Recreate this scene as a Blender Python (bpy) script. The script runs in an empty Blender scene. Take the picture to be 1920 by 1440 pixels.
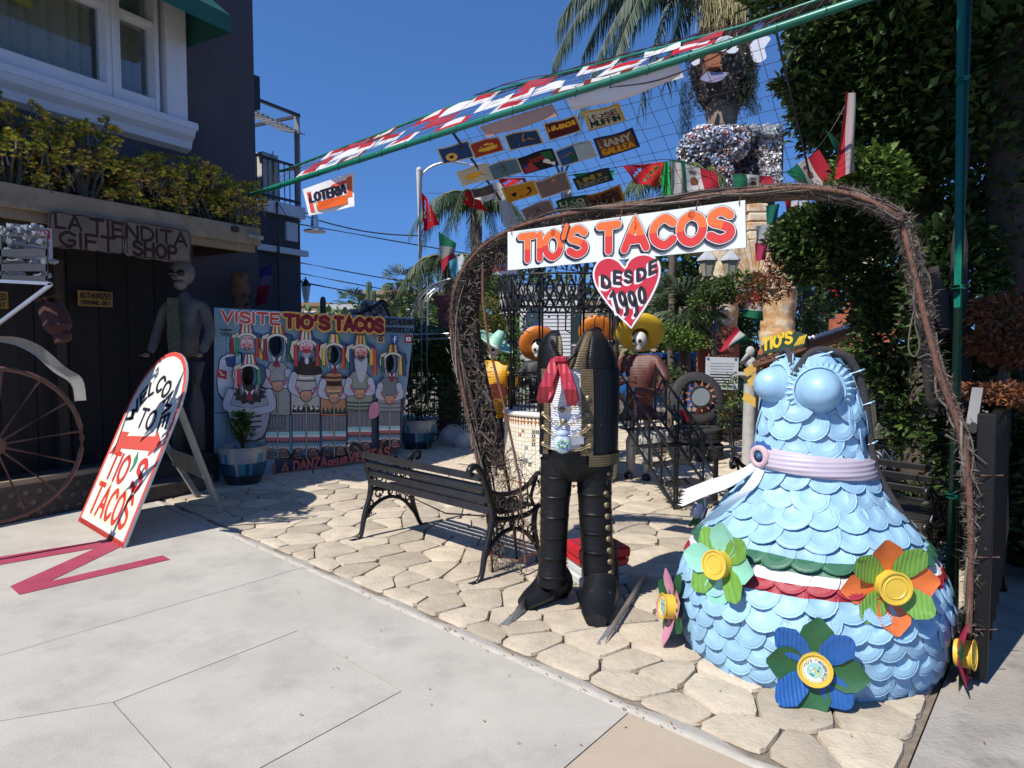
import bpy, math, random
from mathutils import Vector, Matrix
R = random.Random(11)
PI = math.pi
V = Vector
# ---------------------------------------------------------------- camera, sky, sun
sc = bpy.context.scene
COL = sc.collection
F = 1300.0
PITCH = math.atan(75 / F)
CAMZ = 1.6
cam = bpy.data.objects.new('camera', bpy.data.cameras.new('camera'))
COL.objects.link(cam)
cam.location = (0, 0, CAMZ)
cam.rotation_euler = (PI / 2 - PITCH, 0, 0)
cam.data.sensor_width = 36
cam.data.lens = 36 * F / 1920
cam.data.clip_start = .05
cam.data.clip_end = 2000
sc.camera = cam
SUN_EL = math.radians(49)
SAZ = V((-.72, -.69, 0)).normalized()
world = bpy.data.worlds.new('World')
sc.world = world
world.use_nodes = True
wn = world.node_tree
sky = wn.nodes.new('ShaderNodeTexSky')
sky.sky_type = 'NISHITA'
sky.sun_disc = False
sky.sun_elevation = SUN_EL
sky.sun_rotation = math.atan2(SAZ.x, SAZ.y)
sky.altitude = 300
sky.air_density = 1.0
sky.dust_density = 0.05
sky.ozone_density = 3.2
bg = wn.nodes['Background']
bg.inputs['Strength'].default_value = .11
gain = wn.nodes.new('ShaderNodeVectorMath'); gain.operation = 'MULTIPLY'
gain.inputs[1].default_value = (.66, 1.0, 1.38)
stc = wn.nodes.new('ShaderNodeTexCoord')
lift = wn.nodes.new('ShaderNodeVectorMath'); lift.operation = 'ADD'; lift.inputs[1].default_value = (0, 0, .22)   # clear air down to the horizon
wn.links.new(stc.outputs['Generated'], lift.inputs[0]); wn.links.new(lift.outputs[0], sky.inputs[0])
wn.links.new(sky.outputs[0], gain.inputs[0]); wn.links.new(gain.outputs[0], bg.inputs[0])
sun = bpy.data.objects.new('sun', bpy.data.lights.new('sun', 'SUN'))
COL.objects.link(sun)
sun.data.energy = 4.9
sun.data.angle = math.radians(.53)
sun.data.color = (1, .95, .87)
sd = V((SAZ.x * math.cos(SUN_EL), SAZ.y * math.cos(SUN_EL), math.sin(SUN_EL)))
sun.rotation_euler = sd.to_track_quat('Z', 'Y').to_euler()
sun.location = sd * 30
sc.view_settings.view_transform = 'Standard'
sc.view_settings.look = 'None'
sc.view_settings.exposure = .33
sc.view_settings.gamma = 1
sc.view_settings.use_curve_mapping = False
sc.cycles.max_bounces = 7
sc.cycles.transparent_max_bounces = 24
# ---------------------------------------------------------------- helpers
def at(px, py, Y):
 cx, cy = px - 960, 720 - py
 dx = cx
 dy = F * math.cos(PITCH) + cy * math.sin(PITCH)
 dz = -F * math.sin(PITCH) + cy * math.cos(PITCH)
 t = Y / dy
 return V((dx * t, Y, CAMZ + dz * t))
def G(px, py, z=0.0):
 p = at(px, py, 1.0)
 t = (z - CAMZ) / (p.z - CAMZ)
 return V((p.x * t, t, z))
def lin(h):
 if isinstance(h, str):
  h = tuple(int(h[i:i + 2], 16) / 255 for i in (0, 2, 4))
 return tuple(x / 12.92 if x <= .04045 else ((x + .055) / 1.055) ** 2.4 for x in h[:3])
def vc(c, a=.12):
 k = 1 + R.uniform(-a, a)
 return tuple(min(1, x * k) for x in c)
MATS = {}
def mat(name, col=None, rough=.6, metal=0., var=.12, scale=9., bump=.0, bscale=60., spec=.5, rand=.0, stain=None, trans=0., wave=None, detail=4., coord='Object', brick=None):
 """col None: colours come from the mesh's colour attribute"""
 if name in MATS: return MATS[name]
 m = bpy.data.materials.new(name); MATS[name] = m
 m.use_nodes = True
 nt = m.node_tree; N = nt.nodes; L = nt.links
 b = N['Principled BSDF']
 b.inputs['Roughness'].default_value = rough
 b.inputs['Metallic'].default_value = metal
 b.inputs['Specular IOR Level'].default_value = spec
 tc = N.new('ShaderNodeTexCoord')
 src = tc.outputs[coord]
 if coord == 'World':
  pass
 oi = N.new('ShaderNodeObjectInfo')
 off = N.new('ShaderNodeVectorMath'); off.operation = 'ADD'
 cmb = N.new('ShaderNodeCombineXYZ')
 mul = N.new('ShaderNodeMath'); mul.operation = 'MULTIPLY'; mul.inputs[1].default_value = 37.
 L.new(oi.outputs['Random'], mul.inputs[0])
 L.new(mul.outputs[0], cmb.inputs[0]); L.new(mul.outputs[0], cmb.inputs[1])
 L.new(src, off.inputs[0]); L.new(cmb.outputs[0], off.inputs[1])
 P = off.outputs[0]
 n = N.new('ShaderNodeTexNoise'); n.inputs['Scale'].default_value = scale; n.inputs['Detail'].default_value = detail
 n.inputs['Roughness'].default_value = .65
 L.new(P, n.inputs['Vector'])
 mr = N.new('ShaderNodeMapRange')
 mr.inputs[1].default_value = .25; mr.inputs[2].default_value = .75
 mr.inputs[3].default_value = 1 - var; mr.inputs[4].default_value = 1 + var
 L.new(n.outputs[0], mr.inputs[0])
 fac = mr.outputs[0]
 if rand:
  r2 = N.new('ShaderNodeMapRange'); r2.inputs[3].default_value = 1 - rand; r2.inputs[4].default_value = 1 + rand
  L.new(oi.outputs['Random'], r2.inputs[0])
  mm = N.new('ShaderNodeMath'); mm.operation = 'MULTIPLY'
  L.new(fac, mm.inputs[0]); L.new(r2.outputs[0], mm.inputs[1]); fac = mm.outputs[0]
 if col is None:
  at_ = N.new('ShaderNodeAttribute'); at_.attribute_name = 'Col'; csrc = at_.outputs['Color']
 else:
  rgb = N.new('ShaderNodeRGB'); rgb.outputs[0].default_value = (*(lin(col) if isinstance(col, str) else col), 1); csrc = rgb.outputs[0]
 vm = N.new('ShaderNodeVectorMath'); vm.operation = 'SCALE'
 L.new(csrc, vm.inputs[0]); L.new(fac, vm.inputs['Scale'])
 out = vm.outputs[0]
 if stain:
  sc_, lo, hi, scol, amt = stain
  n2 = N.new('ShaderNodeTexNoise'); n2.inputs['Scale'].default_value = sc_; n2.inputs['Detail'].default_value = 6
  n2.inputs['Roughness'].default_value = .7
  L.new(P, n2.inputs['Vector'])
  m2 = N.new('ShaderNodeMapRange'); m2.inputs[1].default_value = lo; m2.inputs[2].default_value = hi
  m2.inputs[3].default_value = 0; m2.inputs[4].default_value = amt
  L.new(n2.outputs[0], m2.inputs[0])
  mx = N.new('ShaderNodeMix'); mx.data_type = 'RGBA'
  L.new(m2.outputs[0], mx.inputs[0]); L.new(out, mx.inputs[6])
  mx.inputs[7].default_value = (*(lin(scol) if isinstance(scol, str) else scol), 1)
  out = mx.outputs[2]
 L.new(out, b.inputs['Base Color'])
 if bump:
  nb = N.new('ShaderNodeTexNoise'); nb.inputs['Scale'].default_value = bscale; nb.inputs['Detail'].default_value = 5
  L.new(P, nb.inputs['Vector'])
  h = nb.outputs[0]
  bp = N.new('ShaderNodeBump'); bp.inputs['Strength'].default_value = bump; bp.inputs['Distance'].default_value = .01
  L.new(h, bp.inputs['Height'])
  nrm = bp.outputs[0]
  L.new(nrm, b.inputs['Normal'])
 if wave:
  wv = N.new('ShaderNodeTexWave'); wv.bands_direction = wave[0]; wv.inputs['Scale'].default_value = wave[1]
  wv.inputs['Distortion'].default_value = wave[2]
  L.new(tc.outputs['Object'], wv.inputs['Vector'])
  b2 = N.new('ShaderNodeBump'); b2.inputs['Strength'].default_value = wave[3]; b2.inputs['Distance'].default_value = .006
  L.new(wv.outputs[1], b2.inputs['Height'])
  if bump: L.new(nrm, b2.inputs['Normal'])
  L.new(b2.outputs[0], b.inputs['Normal'])
 if trans:
  # thin leaf or cloth: lets part of the light through
  tr = N.new('ShaderNodeBsdfTranslucent'); L.new(out, tr.inputs[0])
  ms = N.new('ShaderNodeMixShader'); ms.inputs[0].default_value = trans
  L.new(b.outputs[0], ms.inputs[1]); L.new(tr.outputs[0], ms.inputs[2])
  L.new(ms.outputs[0], N['Material Output'].inputs[0])
 return m
def frame_from(d, up=V((0, 0, 1))):
 d = d.normalized()
 if abs(d.dot(up)) > .98: up = V((1, 0, 0))
 x = d.cross(up).normalized(); y = x.cross(d).normalized()
 return x, y
class MB:
 def __init__(s, M=None):
  s.v = []; s.f = []; s.c = []; s.col = None; s.M = M; s.usecol = False
 def add(s, vs, fs, cols=None):
  o = len(s.v)
  s.v += [tuple(s.M @ V(v)) for v in vs] if s.M is not None else [tuple(v) for v in vs]
  s.f += [tuple(i + o for i in f) for f in fs]
  if s.col is not None or cols: s.usecol = True
  s.c += cols if cols else [s.col or (.8, .8, .8)] * len(fs)
  return s
 def box(s, c, d, rz=0., ax=None):
  c = V(c); hx, hy, hz = d[0] / 2, d[1] / 2, d[2] / 2
  m = Matrix.Rotation(rz, 3, 'Z') if ax is None else ax
  vs = [c + m @ V((x, y, z)) for x in (-hx, hx) for y in (-hy, hy) for z in (-hz, hz)]
  return s.add(vs, [(0, 1, 3, 2), (4, 6, 7, 5), (0, 4, 5, 1), (2, 3, 7, 6), (0, 2, 6, 4), (1, 5, 7, 3)])
 def bar(s, a, b, w, h, up=V((0, 0, 1))):
  a, b = V(a), V(b); x, y = frame_from(b - a, up)
  x *= w / 2; y *= h / 2
  vs = [a - x - y, a + x - y, a + x + y, a - x + y, b - x - y, b + x - y, b + x + y, b - x + y]
  return s.add(vs, [(0, 3, 2, 1), (4, 5, 6, 7), (0, 1, 5, 4), (1, 2, 6, 5), (2, 3, 7, 6), (3, 0, 4, 7)])
 def tube(s, pts, r, n=6, cap=True, closed=False, sq=1., up=V((0, 0, 1))):
  pts = [V(p) for p in pts]; k = len(pts)
  if not isinstance(r, (list, tuple)): r = [r] * k
  if len(r) != k: r = [r[min(len(r) - 1, int(i / max(1, k - 1) * (len(r) - 1) + .5))] for i in range(k)]
  vs = []
  px = None
  for i, p in enumerate(pts):
   if k < 2: return s
   d = (pts[(i + 1) % k] - pts[i - 1]) if (closed or 0 < i < k - 1) else (pts[1] - pts[0] if i == 0 else pts[-1] - pts[-2])
   if d.length < 1e-9: d = V((0, 0, 1))
   d.normalize()
   if px is None: x, y = frame_from(d, up)
   else:
    x = (px - d * px.dot(d))
    x = x.normalized() if x.length > 1e-6 else frame_from(d, up)[0]
    y = d.cross(x)
   px = x
   for j in range(n):
    a = 2 * PI * j / n
    vs.append(p + x * (math.cos(a) * r[i]) + y * (math.sin(a) * r[i] * sq))
  fs = []
  for i in range(k if closed else k - 1):
   for j in range(n):
    fs.append((i * n + j, i * n + (j + 1) % n, ((i + 1) % k) * n + (j + 1) % n, ((i + 1) % k) * n + j))
  if cap and not closed:
   fs.append(tuple(range(n))[::-1]); fs.append(tuple((k - 1) * n + j for j in range(n)))
  return s.add(vs, fs)
 def lathe(s, prof, n=16, c=(0, 0, 0), sx=1., sy=1., cap=True, a0=0., a1=2 * PI, wob=None):
  c = V(c); full = abs(a1 - a0 - 2 * PI) < 1e-6
  m = n if full else n + 1
  vs = []
  for i, (r, z) in enumerate(prof):
   for j in range(m):
    a = a0 + (a1 - a0) * j / n
    rr = r * (wob(a, z) if wob else 1)
    vs.append(c + V((math.cos(a) * rr * sx, math.sin(a) * rr * sy, z)))
  fs = []
  for i in range(len(prof) - 1):
   for j in range(n):
    k = (j + 1) % m
    fs.append((i * m + j, i * m + k, (i + 1) * m + k, (i + 1) * m + j))
  if cap and full:
   fs.append(tuple(range(m))[::-1]); fs.append(tuple((len(prof) - 1) * m + j for j in range(m)))
  return s.add(vs, fs)
 def ell(s, c, r, n=12, k=7, rot=None, jit=0):
  c = V(c); r = r if isinstance(r, (tuple, list)) else (r, r, r)
  vs = []
  for i in range(k + 1):
   t = PI * i / k
   for j in range(n):
    a = 2 * PI * j / n
    q = 1 + (R.uniform(-jit, jit) if jit else 0)
    p = V((math.sin(t) * math.cos(a) * r[0] * q, math.sin(t) * math.sin(a) * r[1] * q, math.cos(t) * r[2] * q))
    vs.append(c + (rot @ p if rot else p))
  fs = [(i * n + j, (i + 1) * n + j, (i + 1) * n + (j + 1) % n, i * n + (j + 1) % n) for i in range(k) for j in range(n)]
  return s.add(vs, fs)
 def poly(s, pts): return s.add(pts, [tuple(range(len(pts)))])
 def prism(s, pts, d):
  """extrude a polygon (3-D points) by vector d"""
  n = len(pts); d = V(d)
  return s.add([V(p) for p in pts] + [V(p) + d for p in pts],
      [tuple(range(n))[::-1], tuple(range(n, 2 * n))] + [(i, (i + 1) % n, n + (i + 1) % n, n + i) for i in range(n)])
 def sheet(s, f, nu, nv):
  vs = [f(i / nu, j / nv) for i in range(nu + 1) for j in range(nv + 1)]
  m = nv + 1
  return s.add(vs, [(i * m + j, (i + 1) * m + j, (i + 1) * m + j + 1, i * m + j + 1) for i in range(nu) for j in range(nv)])
 def leaf(s, p, d, nrm, l, w, fold=.15):
  d = d.normalized(); x = d.cross(nrm)
  x = x.normalized() if x.length > 1e-4 else V((1, 0, 0))
  z = x.cross(d)
  return s.add([p, p + d * l * .5 + x * w * .5 + z * w * fold, p + d * l, p + d * l * .5 - x * w * .5 + z * w * fold], [(0, 1, 2), (0, 2, 3)])
 def build(s, name, m, parent=None, smooth=False, label=None, cat=None, group=None, kind=None, bev=0, keep=False):
  if keep: c = V((0, 0, 0))
  else:
   n = max(1, len(s.v)); c = V((sum(v[0] for v in s.v) / n, sum(v[1] for v in s.v) / n, sum(v[2] for v in s.v) / n))
   if parent is None and s.v: c.z = min(v[2] for v in s.v)
  me = bpy.data.meshes.new(name)
  me.from_pydata([(v[0] - c.x, v[1] - c.y, v[2] - c.z) for v in s.v], [], s.f)
  if s.usecol:
   ca = me.color_attributes.new('Col', 'FLOAT_COLOR', 'CORNER')
   buf = []
   for f, cc in zip(s.f, s.c): buf += [cc[0], cc[1], cc[2], 1.] * len(f)
   ca.data.foreach_set('color', buf)
  if smooth:
   me.polygons.foreach_set('use_smooth', [True] * len(me.polygons))
  if isinstance(m, (list, tuple)):
   for q in m: me.materials.append(q)
  else: me.materials.append(m)
  o = bpy.data.objects.new(name, me); COL.objects.link(o)
  link(o, parent, c)
  tag(o, label, cat, group, kind)
  if bev:
   b = o.modifiers.new('b', 'BEVEL'); b.width = bev; b.segments = 1; b.limit_method = 'ANGLE'
  if smooth == 'auto':
   try:
    me.set_sharp_from_angle(angle=math.radians(40))
   except Exception: pass
  return o
WL = {}
def link(o, parent, c):
 WL[o.name] = V(c)
 if parent is not None:
  o.parent = parent; o.location = V(c) - WL[parent.name]
 else: o.location = c
def tag(o, label=None, cat=None, group=None, kind=None):
 for k, v in (('label', label), ('category', cat), ('group', group), ('kind', kind)):
  if v: o[k] = v
 return o
def thing(name, label, cat, loc=(0, 0, 0), group=None, kind=None):
 o = bpy.data.objects.new(name, None); COL.objects.link(o); o.empty_display_size = .1
 link(o, None, V(loc)); return tag(o, label, cat, group, kind)
def holder(name, parent, loc=None, label=None):
 """a part that is itself only an Empty carrying sub-parts"""
 o = bpy.data.objects.new(name, None); COL.objects.link(o)
 link(o, parent, V(loc) if loc is not None else WL[parent.name]); return tag(o, label)
def copy_tree(o, parent=None, label=None, loc=None, rz=None, group=None):
 c = o.copy(); COL.objects.link(c)
 if parent is not None: c.parent = parent
 if label: c['label'] = label
 if group: c['group'] = group
 if loc is not None: c.location = loc; WL[c.name] = V(loc)
 if rz is not None: c.rotation_euler.z = rz
 for ch in [k for k in bpy.data.objects if k.parent == o]: copy_tree(ch, c)
 return c
def inst(src, name, parent, M):
 """same mesh again, placed by a world matrix M (parent unrotated)"""
 o = bpy.data.objects.new(name, src); COL.objects.link(o)
 o.parent = parent
 o.matrix_local = Matrix.Translation(-WL[parent.name]) @ M
 WL[o.name] = M.translation.copy()
 return o
def axes(o, x, y, z=None):
 x = V(x).normalized(); y = V(y); y = (y - x * x.dot(y)).normalized(); z = x.cross(y)
 return Matrix(((x.x, y.x, z.x, o[0]), (x.y, y.y, z.y, o[1]), (x.z, y.z, z.z, o[2]), (0, 0, 0, 1)))
def crom(pts, k=4, closed=False):
 pts = [V(p) for p in pts]; n = len(pts); out = []
 for i in range(n if closed else n - 1):
  p0 = pts[i - 1] if (i or closed) else pts[0] * 2 - pts[1]
  p1 = pts[i]; p2 = pts[(i + 1) % n]
  p3 = pts[(i + 2) % n] if (closed or i + 2 < n) else p2 * 2 - p1
  for j in range(k):
   t = j / k
   out.append(.5 * ((2 * p1) + (p2 - p0) * t + (2 * p0 - 5 * p1 + 4 * p2 - p3) * t * t + (3 * p1 - p0 - 3 * p2 + p3) * t ** 3))
 if not closed: out.append(pts[-1])
 return out
# ---------------------------------------------------------------- hand lettering: brush strokes
GL = {
'A': (.7, "0,0 .35,1 .7,0|.14,.33 .56,.33"), 'B': (.6, "0,0 0,1|~0,1 .4,.98 .52,.77 .4,.55 0,.53|~0,.53 .45,.51 .6,.27 .45,.02 0,0"),
'C': (.62, "~.62,.8 .36,1 .08,.8 0,.5 .08,.2 .36,0 .62,.2"), 'D': (.62, "0,0 0,1|~0,1 .35,.97 .62,.7 .62,.3 .35,.03 0,0"),
'E': (.5, "0,0 0,1|0,1 .5,1|0,.52 .42,.52|0,0 .5,0"), 'F': (.5, "0,0 0,1|0,1 .5,1|0,.52 .42,.52"),
'G': (.64, "~.62,.82 .36,1 .08,.8 0,.5 .08,.2 .36,0 .6,.15 .62,.42|.62,.42 .38,.42"), 'H': (.6, "0,0 0,1|.6,0 .6,1|0,.5 .6,.5"),
'I': (.04, "0.02,0 0.02,1"), 'J': (.45, "~.45,1 .45,.25 .25,0 .05,.1 0,.28"), 'K': (.6, "0,0 0,1|.58,1 0,.42|.2,.58 .6,0"),
'L': (.5, "0,1 0,0 .5,0"), 'M': (.76, "0,0 .06,1 .38,.3 .7,1 .76,0"), 'N': (.6, "0,0 0,1 .6,0 .6,1"),
'O': (.66, "~.33,1 .08,.82 0,.5 .08,.18 .33,0 .58,.18 .66,.5 .58,.82 .33,1"), 'P': (.58, "0,0 0,1|~0,1 .42,.98 .58,.74 .42,.48 0,.46"),
'Q': (.66, "~.33,1 .08,.82 0,.5 .08,.18 .33,0 .58,.18 .66,.5 .58,.82 .33,1|.4,.3 .68,-.05"), 'R': (.6, "0,0 0,1|~0,1 .42,.98 .56,.76 .42,.52 0,.5|.25,.48 .6,0"),
'S': (.56, "~.55,.82 .32,1 .06,.88 .06,.64 .3,.52 .54,.36 .54,.12 .28,0 .0,.16"), 'T': (.62, "0,1 .62,1|.31,1 .31,0"),
'U': (.6, "~0,1 0,.3 .1,.06 .3,0 .5,.06 .6,.3 .6,1"), 'V': (.62, "0,1 .31,0 .62,1"), 'W': (.84, "0,1 .2,0 .42,.7 .64,0 .84,1"),
'X': (.6, "0,0 .6,1|0,1 .6,0"), 'Y': (.6, "0,1 .3,.5 .6,1|.3,.5 .3,0"), 'Z': (.58, "0,1 .58,1 0,0 .58,0"),
'0': (.5, "~.25,1 .05,.82 0,.5 .05,.18 .25,0 .45,.18 .5,.5 .45,.82 .25,1"), '1': (.2, "0,.8 .2,1 .2,0"),
'2': (.5, "~0,.8 .2,1 .48,.85 .4,.5 0,0|0,0 .52,0"), '5': (.5, ".48,1 .06,1 .03,.58|~.03,.58 .3,.62 .5,.35 .35,.02 0,.1"),
'7': (.5, "0,1 .5,1 .15,0"), '9': (.5, "~.5,.68 .28,.45 .04,.6 .06,.9 .28,1 .48,.88 .5,.55 .38,.15 .12,0"), '4': (.55, ".4,0 .4,1 0,.3 .55,.3"),
"'": (.1, ".08,1.05 0,.74"), '.': (.06, ".0,.0 .03,.04"), ',': (.06, ".04,.05 0,-.12"), '"': (.2, "0,1.1 0,.85|.2,1.1 .2,.85"), '-': (.3, "0,.5 .3,.5"), ' ': (.38, ""),
}
def glyph(ch):
 w, d = GL.get(ch.upper(), GL['O'])
 out = []
 for part in d.split('|'):
  if not part: continue
  sm = part[0] == '~'
  pts = [V((*[float(q) for q in p.split(',')], 0)) for p in part.lstrip('~').split()]
  out.append(crom(pts, 5) if sm else pts)
 return w, out
def ribbon(mb, pts, hw, fz, z, colf=None, capn=4, sub=.1):
 """flat brush stroke with round ends in the (u,v) plane; fz(u,v,h) -> world point"""
 # subdivide
 q = [pts[0]]
 for a, b in zip(pts, pts[1:]):
  n = max(1, int((b - a).length / sub))
  q += [a.lerp(b, (i + 1) / n) for i in range(n)]
 pts = q
 L_, R_ = [], []
 k = len(pts)
 for i in range(k):
  d0 = (pts[i] - pts[i - 1]) if i else (pts[1] - pts[0])
  d1 = (pts[i + 1] - pts[i]) if i < k - 1 else d0
  d0 = d0.normalized(); d1 = d1.normalized() if d1.length > 0 else d0
  n0 = V((-d0.y, d0.x, 0)); n1 = V((-d1.y, d1.x, 0))
  m = n0 + n1
  m = m.normalized() if m.length > .3 else n0
  s_ = hw / max(.55, m.dot(n0))
  L_.append(pts[i] + m * s_); R_.append(pts[i] - m * s_)
 vs = []; fs = []; cols = []
 for i in range(k): vs += [fz(L_[i].x, L_[i].y, z), fz(R_[i].x, R_[i].y, z)]
 for i in range(k - 1):
  fs.append((2 * i, 2 * i + 1, 2 * i + 3, 2 * i + 2))
  mid = (pts[i] + pts[i + 1]) / 2
  cols.append(colf(mid.x, mid.y) if colf else mb.col)
 for e, (c, dv) in enumerate(((pts[0], pts[0] - pts[1]), (pts[-1], pts[-1] - pts[-2]))):
  a0 = math.atan2(dv.y, dv.x); o = len(vs)
  arc = [V((c.x + hw * math.cos(a0 + PI * (j / capn - .5)), c.y + hw * math.sin(a0 + PI * (j / capn - .5)), 0)) for j in range(capn + 1)]
  vs += [fz(p.x, p.y, z) for p in arc]
  fs.append(tuple(range(o, o + capn + 1))); cols.append(colf(c.x, c.y) if colf else mb.col)
 mb.add(vs, fs, cols)
ZK = [0]
def letters(mb, text, fz, u0, v0, h, hw, z, wf=1., gap=.22, colf=None, slant=0., width=None, arc=None):
 """brush letters; arc=(cu,cv,radius,centre_angle) runs them round a circle"""
 ws = [glyph(c)[0] for c in text]
 tot = sum(ws) * wf * h + gap * h * (len(text) - 1)
 if width:
  k = width / tot; wf *= k; gap *= k; tot = width
 u = u0
 for c in text:
  w, sts = glyph(c)
  for st in sts:
   pts = []
   for p in st:
    x = u + p.x * wf * h + p.y * h * slant; y = p.y * h
    if arc:
     cu, cv, rad, ca = arc
     a = ca - (x - u0 - tot / 2) / rad
     rr = rad + y
     pts.append(V((cu + math.cos(a) * rr, cv + math.sin(a) * rr, 0)))
    else: pts.append(V((x, v0 + y, 0)))
   ZK[0] = (ZK[0] + 1) % 7
   if len(pts) > 1: ribbon(mb, pts, hw, fz, z + ZK[0] * .00008, colf, sub=h * .14)
  u += (w * wf + gap) * h
 return tot
def plane(o, x, y):
 o, x, y = V(o), V(x).normalized(), V(y).normalized(); n = x.cross(y).normalized()
 return lambda u, v, h=0.: o + x * u + y * v + n * h
class Art:
 """flat painted shapes on a plane, each a hair above the one before"""
 def __init__(s, fz, z=.0015): s.fz = fz; s.z = z; s.mb = MB()
 def p(s, pts, c, smooth=False):
  pts = [V((a[0], a[1], 0)) for a in pts]
  if smooth: pts = crom(pts, 3, True)
  s.mb.col = lin(c) if isinstance(c, str) else c
  s.mb.poly([s.fz(q.x, q.y, s.z) for q in pts]); s.z += .00012
 def e(s, cx, cy, rx, ry, c, n=14, a0=0, a1=2 * PI):
  s.p([(cx + rx * math.cos(a0 + (a1 - a0) * i / n), cy + ry * math.sin(a0 + (a1 - a0) * i / n)) for i in range(n if abs(a1 - a0 - 2 * PI) < 1e-6 else n + 1)], c)
 def l(s, pts, w, c, smooth=False):
  pts = [V((a[0], a[1], 0)) for a in pts]
  if smooth: pts = crom(pts, 4)
  s.mb.col = lin(c) if isinstance(c, str) else c
  ribbon(s.mb, pts, w / 2, s.fz, s.z, capn=3, sub=9); s.z += .00012
 def r(s, x0, y0, x1, y1, c): s.p([(x0, y0), (x1, y0), (x1, y1), (x0, y1)], c)
 def t(s, text, u, v, h, hw, c, **k):
  s.mb.col = lin(c) if isinstance(c, str) else c
  letters(s.mb, text, s.fz, u, v, h, hw, s.z, **k); s.z += .0007
 def build(s, name, m, parent, **k): return s.mb.build(name, m, parent, **k)
# ---------------------------------------------------------------- common materials
PAINT = mat('sign_paint', None, .55, var=.07, scale=14, bump=.04, bscale=90)
PAINTG = mat('worn_gloss_paint', None, .33, var=.1, scale=12, bump=.05, bscale=50)
ROUGHC = mat('rough_mixed', None, .85, var=.2, scale=14, bump=.3, bscale=40)
FOL = mat('leaf', None, .5, var=.18, scale=3, spec=.35, trans=.28)
FOLS = mat('succulent_leaf', None, .42, var=.18, scale=3, spec=.4, trans=.12)
CLOTH = mat('thin_cloth', None, .75, var=.06, scale=10, spec=.2, trans=.45)
CLOTHO = mat('opaque_print', None, .75, var=.1, scale=12, spec=.2)
BLACKM = mat('black_painted_iron', (.01, .01, .011), .38, var=.3, scale=12, bump=.12, bscale=50, stain=(22, .62, .75, (.06, .05, .045), .6))
DARKM = mat('dark_iron', (.03, .03, .032), .5, var=.2)
RUST = mat('rusty_bar', (.12, .055, .035), .8, var=.35, scale=25, bump=.3, bscale=80)
WOODW = mat('weathered_wood', (.24, .19, .125), .8, var=.3, scale=6, bump=.4, bscale=30, stain=(3, .5, .7, (.16, .12, .09), .7))
WOODD = mat('dark_wood', (.028, .018, .012), .7, var=.35, scale=8, bump=.3, bscale=30)
GREENP = mat('green_enamel', (.005, .13, .085), .35, var=.15, scale=7, bump=.05, stain=(26, .66, .72, (.35, .42, .38), .7))
TRUNK = mat('bark', (.10, .078, .058), .9, var=.35, scale=12, bump=.7, bscale=22)
CHROME = mat('aluminium', (.62, .63, .65), .35, .9, var=.15)
# ================================================================ GROUND
def cut(poly, p, n):
 """keep the side of the convex polygon where (q-p).n >= 0"""
 out = []
 for i in range(len(poly)):
  a, b = poly[i], poly[(i + 1) % len(poly)]
  da, db = (a[0] - p[0]) * n[0] + (a[1] - p[1]) * n[1], (b[0] - p[0]) * n[0] + (b[1] - p[1]) * n[1]
  if da >= 0: out.append(a)
  if (da >= 0) != (db >= 0):
   t = da / (da - db); out.append((a[0] + (b[0] - a[0]) * t, a[1] + (b[1] - a[1]) * t))
 return out
mb = MB(); mb.poly([(-150, -60, -.05), (150, -60, -.05), (150, 300, -.05), (-150, 300, -.05)])
mb.build('ground', mat('far_ground', (.2, .18, .15), .9, var=.25, scale=.5, bump=.2), kind='structure')
L0, L1 = G(410, 1000), G(1178, 1344)
sdir = (L1 - L0).normalized(); snrm = V((-sdir.y, sdir.x, 0))
if snrm.y < 0: snrm = -snrm
C0, C1 = G(1745, 1330), G(1700, 1440)
cdir = (C0 - C1).normalized(); cnrm = V((-cdir.y, cdir.x, 0))      # points left, into the court
if cnrm.x > 0: cnrm = -cnrm
big = [(-14, -3), (14, -3), (14, 26), (-14, 26)]
def offp(p, n, d): return (p.x + n.x * d, p.y + n.y * d)
# the mortar bed of the court
bed = cut(cut(big, L0, snrm), C0, cnrm)
mb = MB(); mb.prism([(x, y, -.045) for x, y in bed], (0, 0, .041))
court = mb.build('courtyard_paving', mat('joint_mortar', (.19, .155, .12), .95, var=.35, scale=14, bump=.5, bscale=60), kind='structure')
# pale worn rim along the street side
rim = cut(cut(cut(big, L0 + snrm * .006, snrm), L0 + snrm * .10, -snrm), C0 + cnrm * .004, cnrm)
STONE_M = mat('court_stone', (.46, .39, .295), .82, var=.22, scale=6, bump=.6, bscale=55, rand=.2, stain=(2.2, .56, .78, (.38, .24, .13), .5))
RIMM = mat('worn_rim', (.4, .37, .32), .85, var=.16, scale=10, bump=.35, bscale=60, stain=(7, .6, .75, (.3, .26, .22), .6))
mb = MB()
a, b = offp(L0, snrm, .008), None
NR = 80
tmin, tmax = -9.0, 6.2
vs = []
for i in range(NR + 1):
 t = tmin + (tmax - tmin) * i / NR
 w = .105 + .035 * math.sin(i * 1.9) + .015 * math.sin(i * 4.1)
 q0 = L0 + sdir * t + snrm * .006; q1 = L0 + sdir * t + snrm * (.05); q2 = L0 + sdir * t + snrm * w
 if (q0 - C0).dot(cnrm) < .01: break
 vs += [V((q0.x, q0.y, .002)), V((q0.x, q0.y, .019)), V((q1.x, q1.y, .021)), V((q2.x, q2.y, .004))]
k = len(vs) // 4
mb.add(vs, [(i * 4 + j, (i + 1) * 4 + j, (i + 1) * 4 + j + 1, i * 4 + j + 1) for i in range(k - 1) for j in range(3)])
mb.build('edge_strip', RIMM, court, smooth=True)
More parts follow.
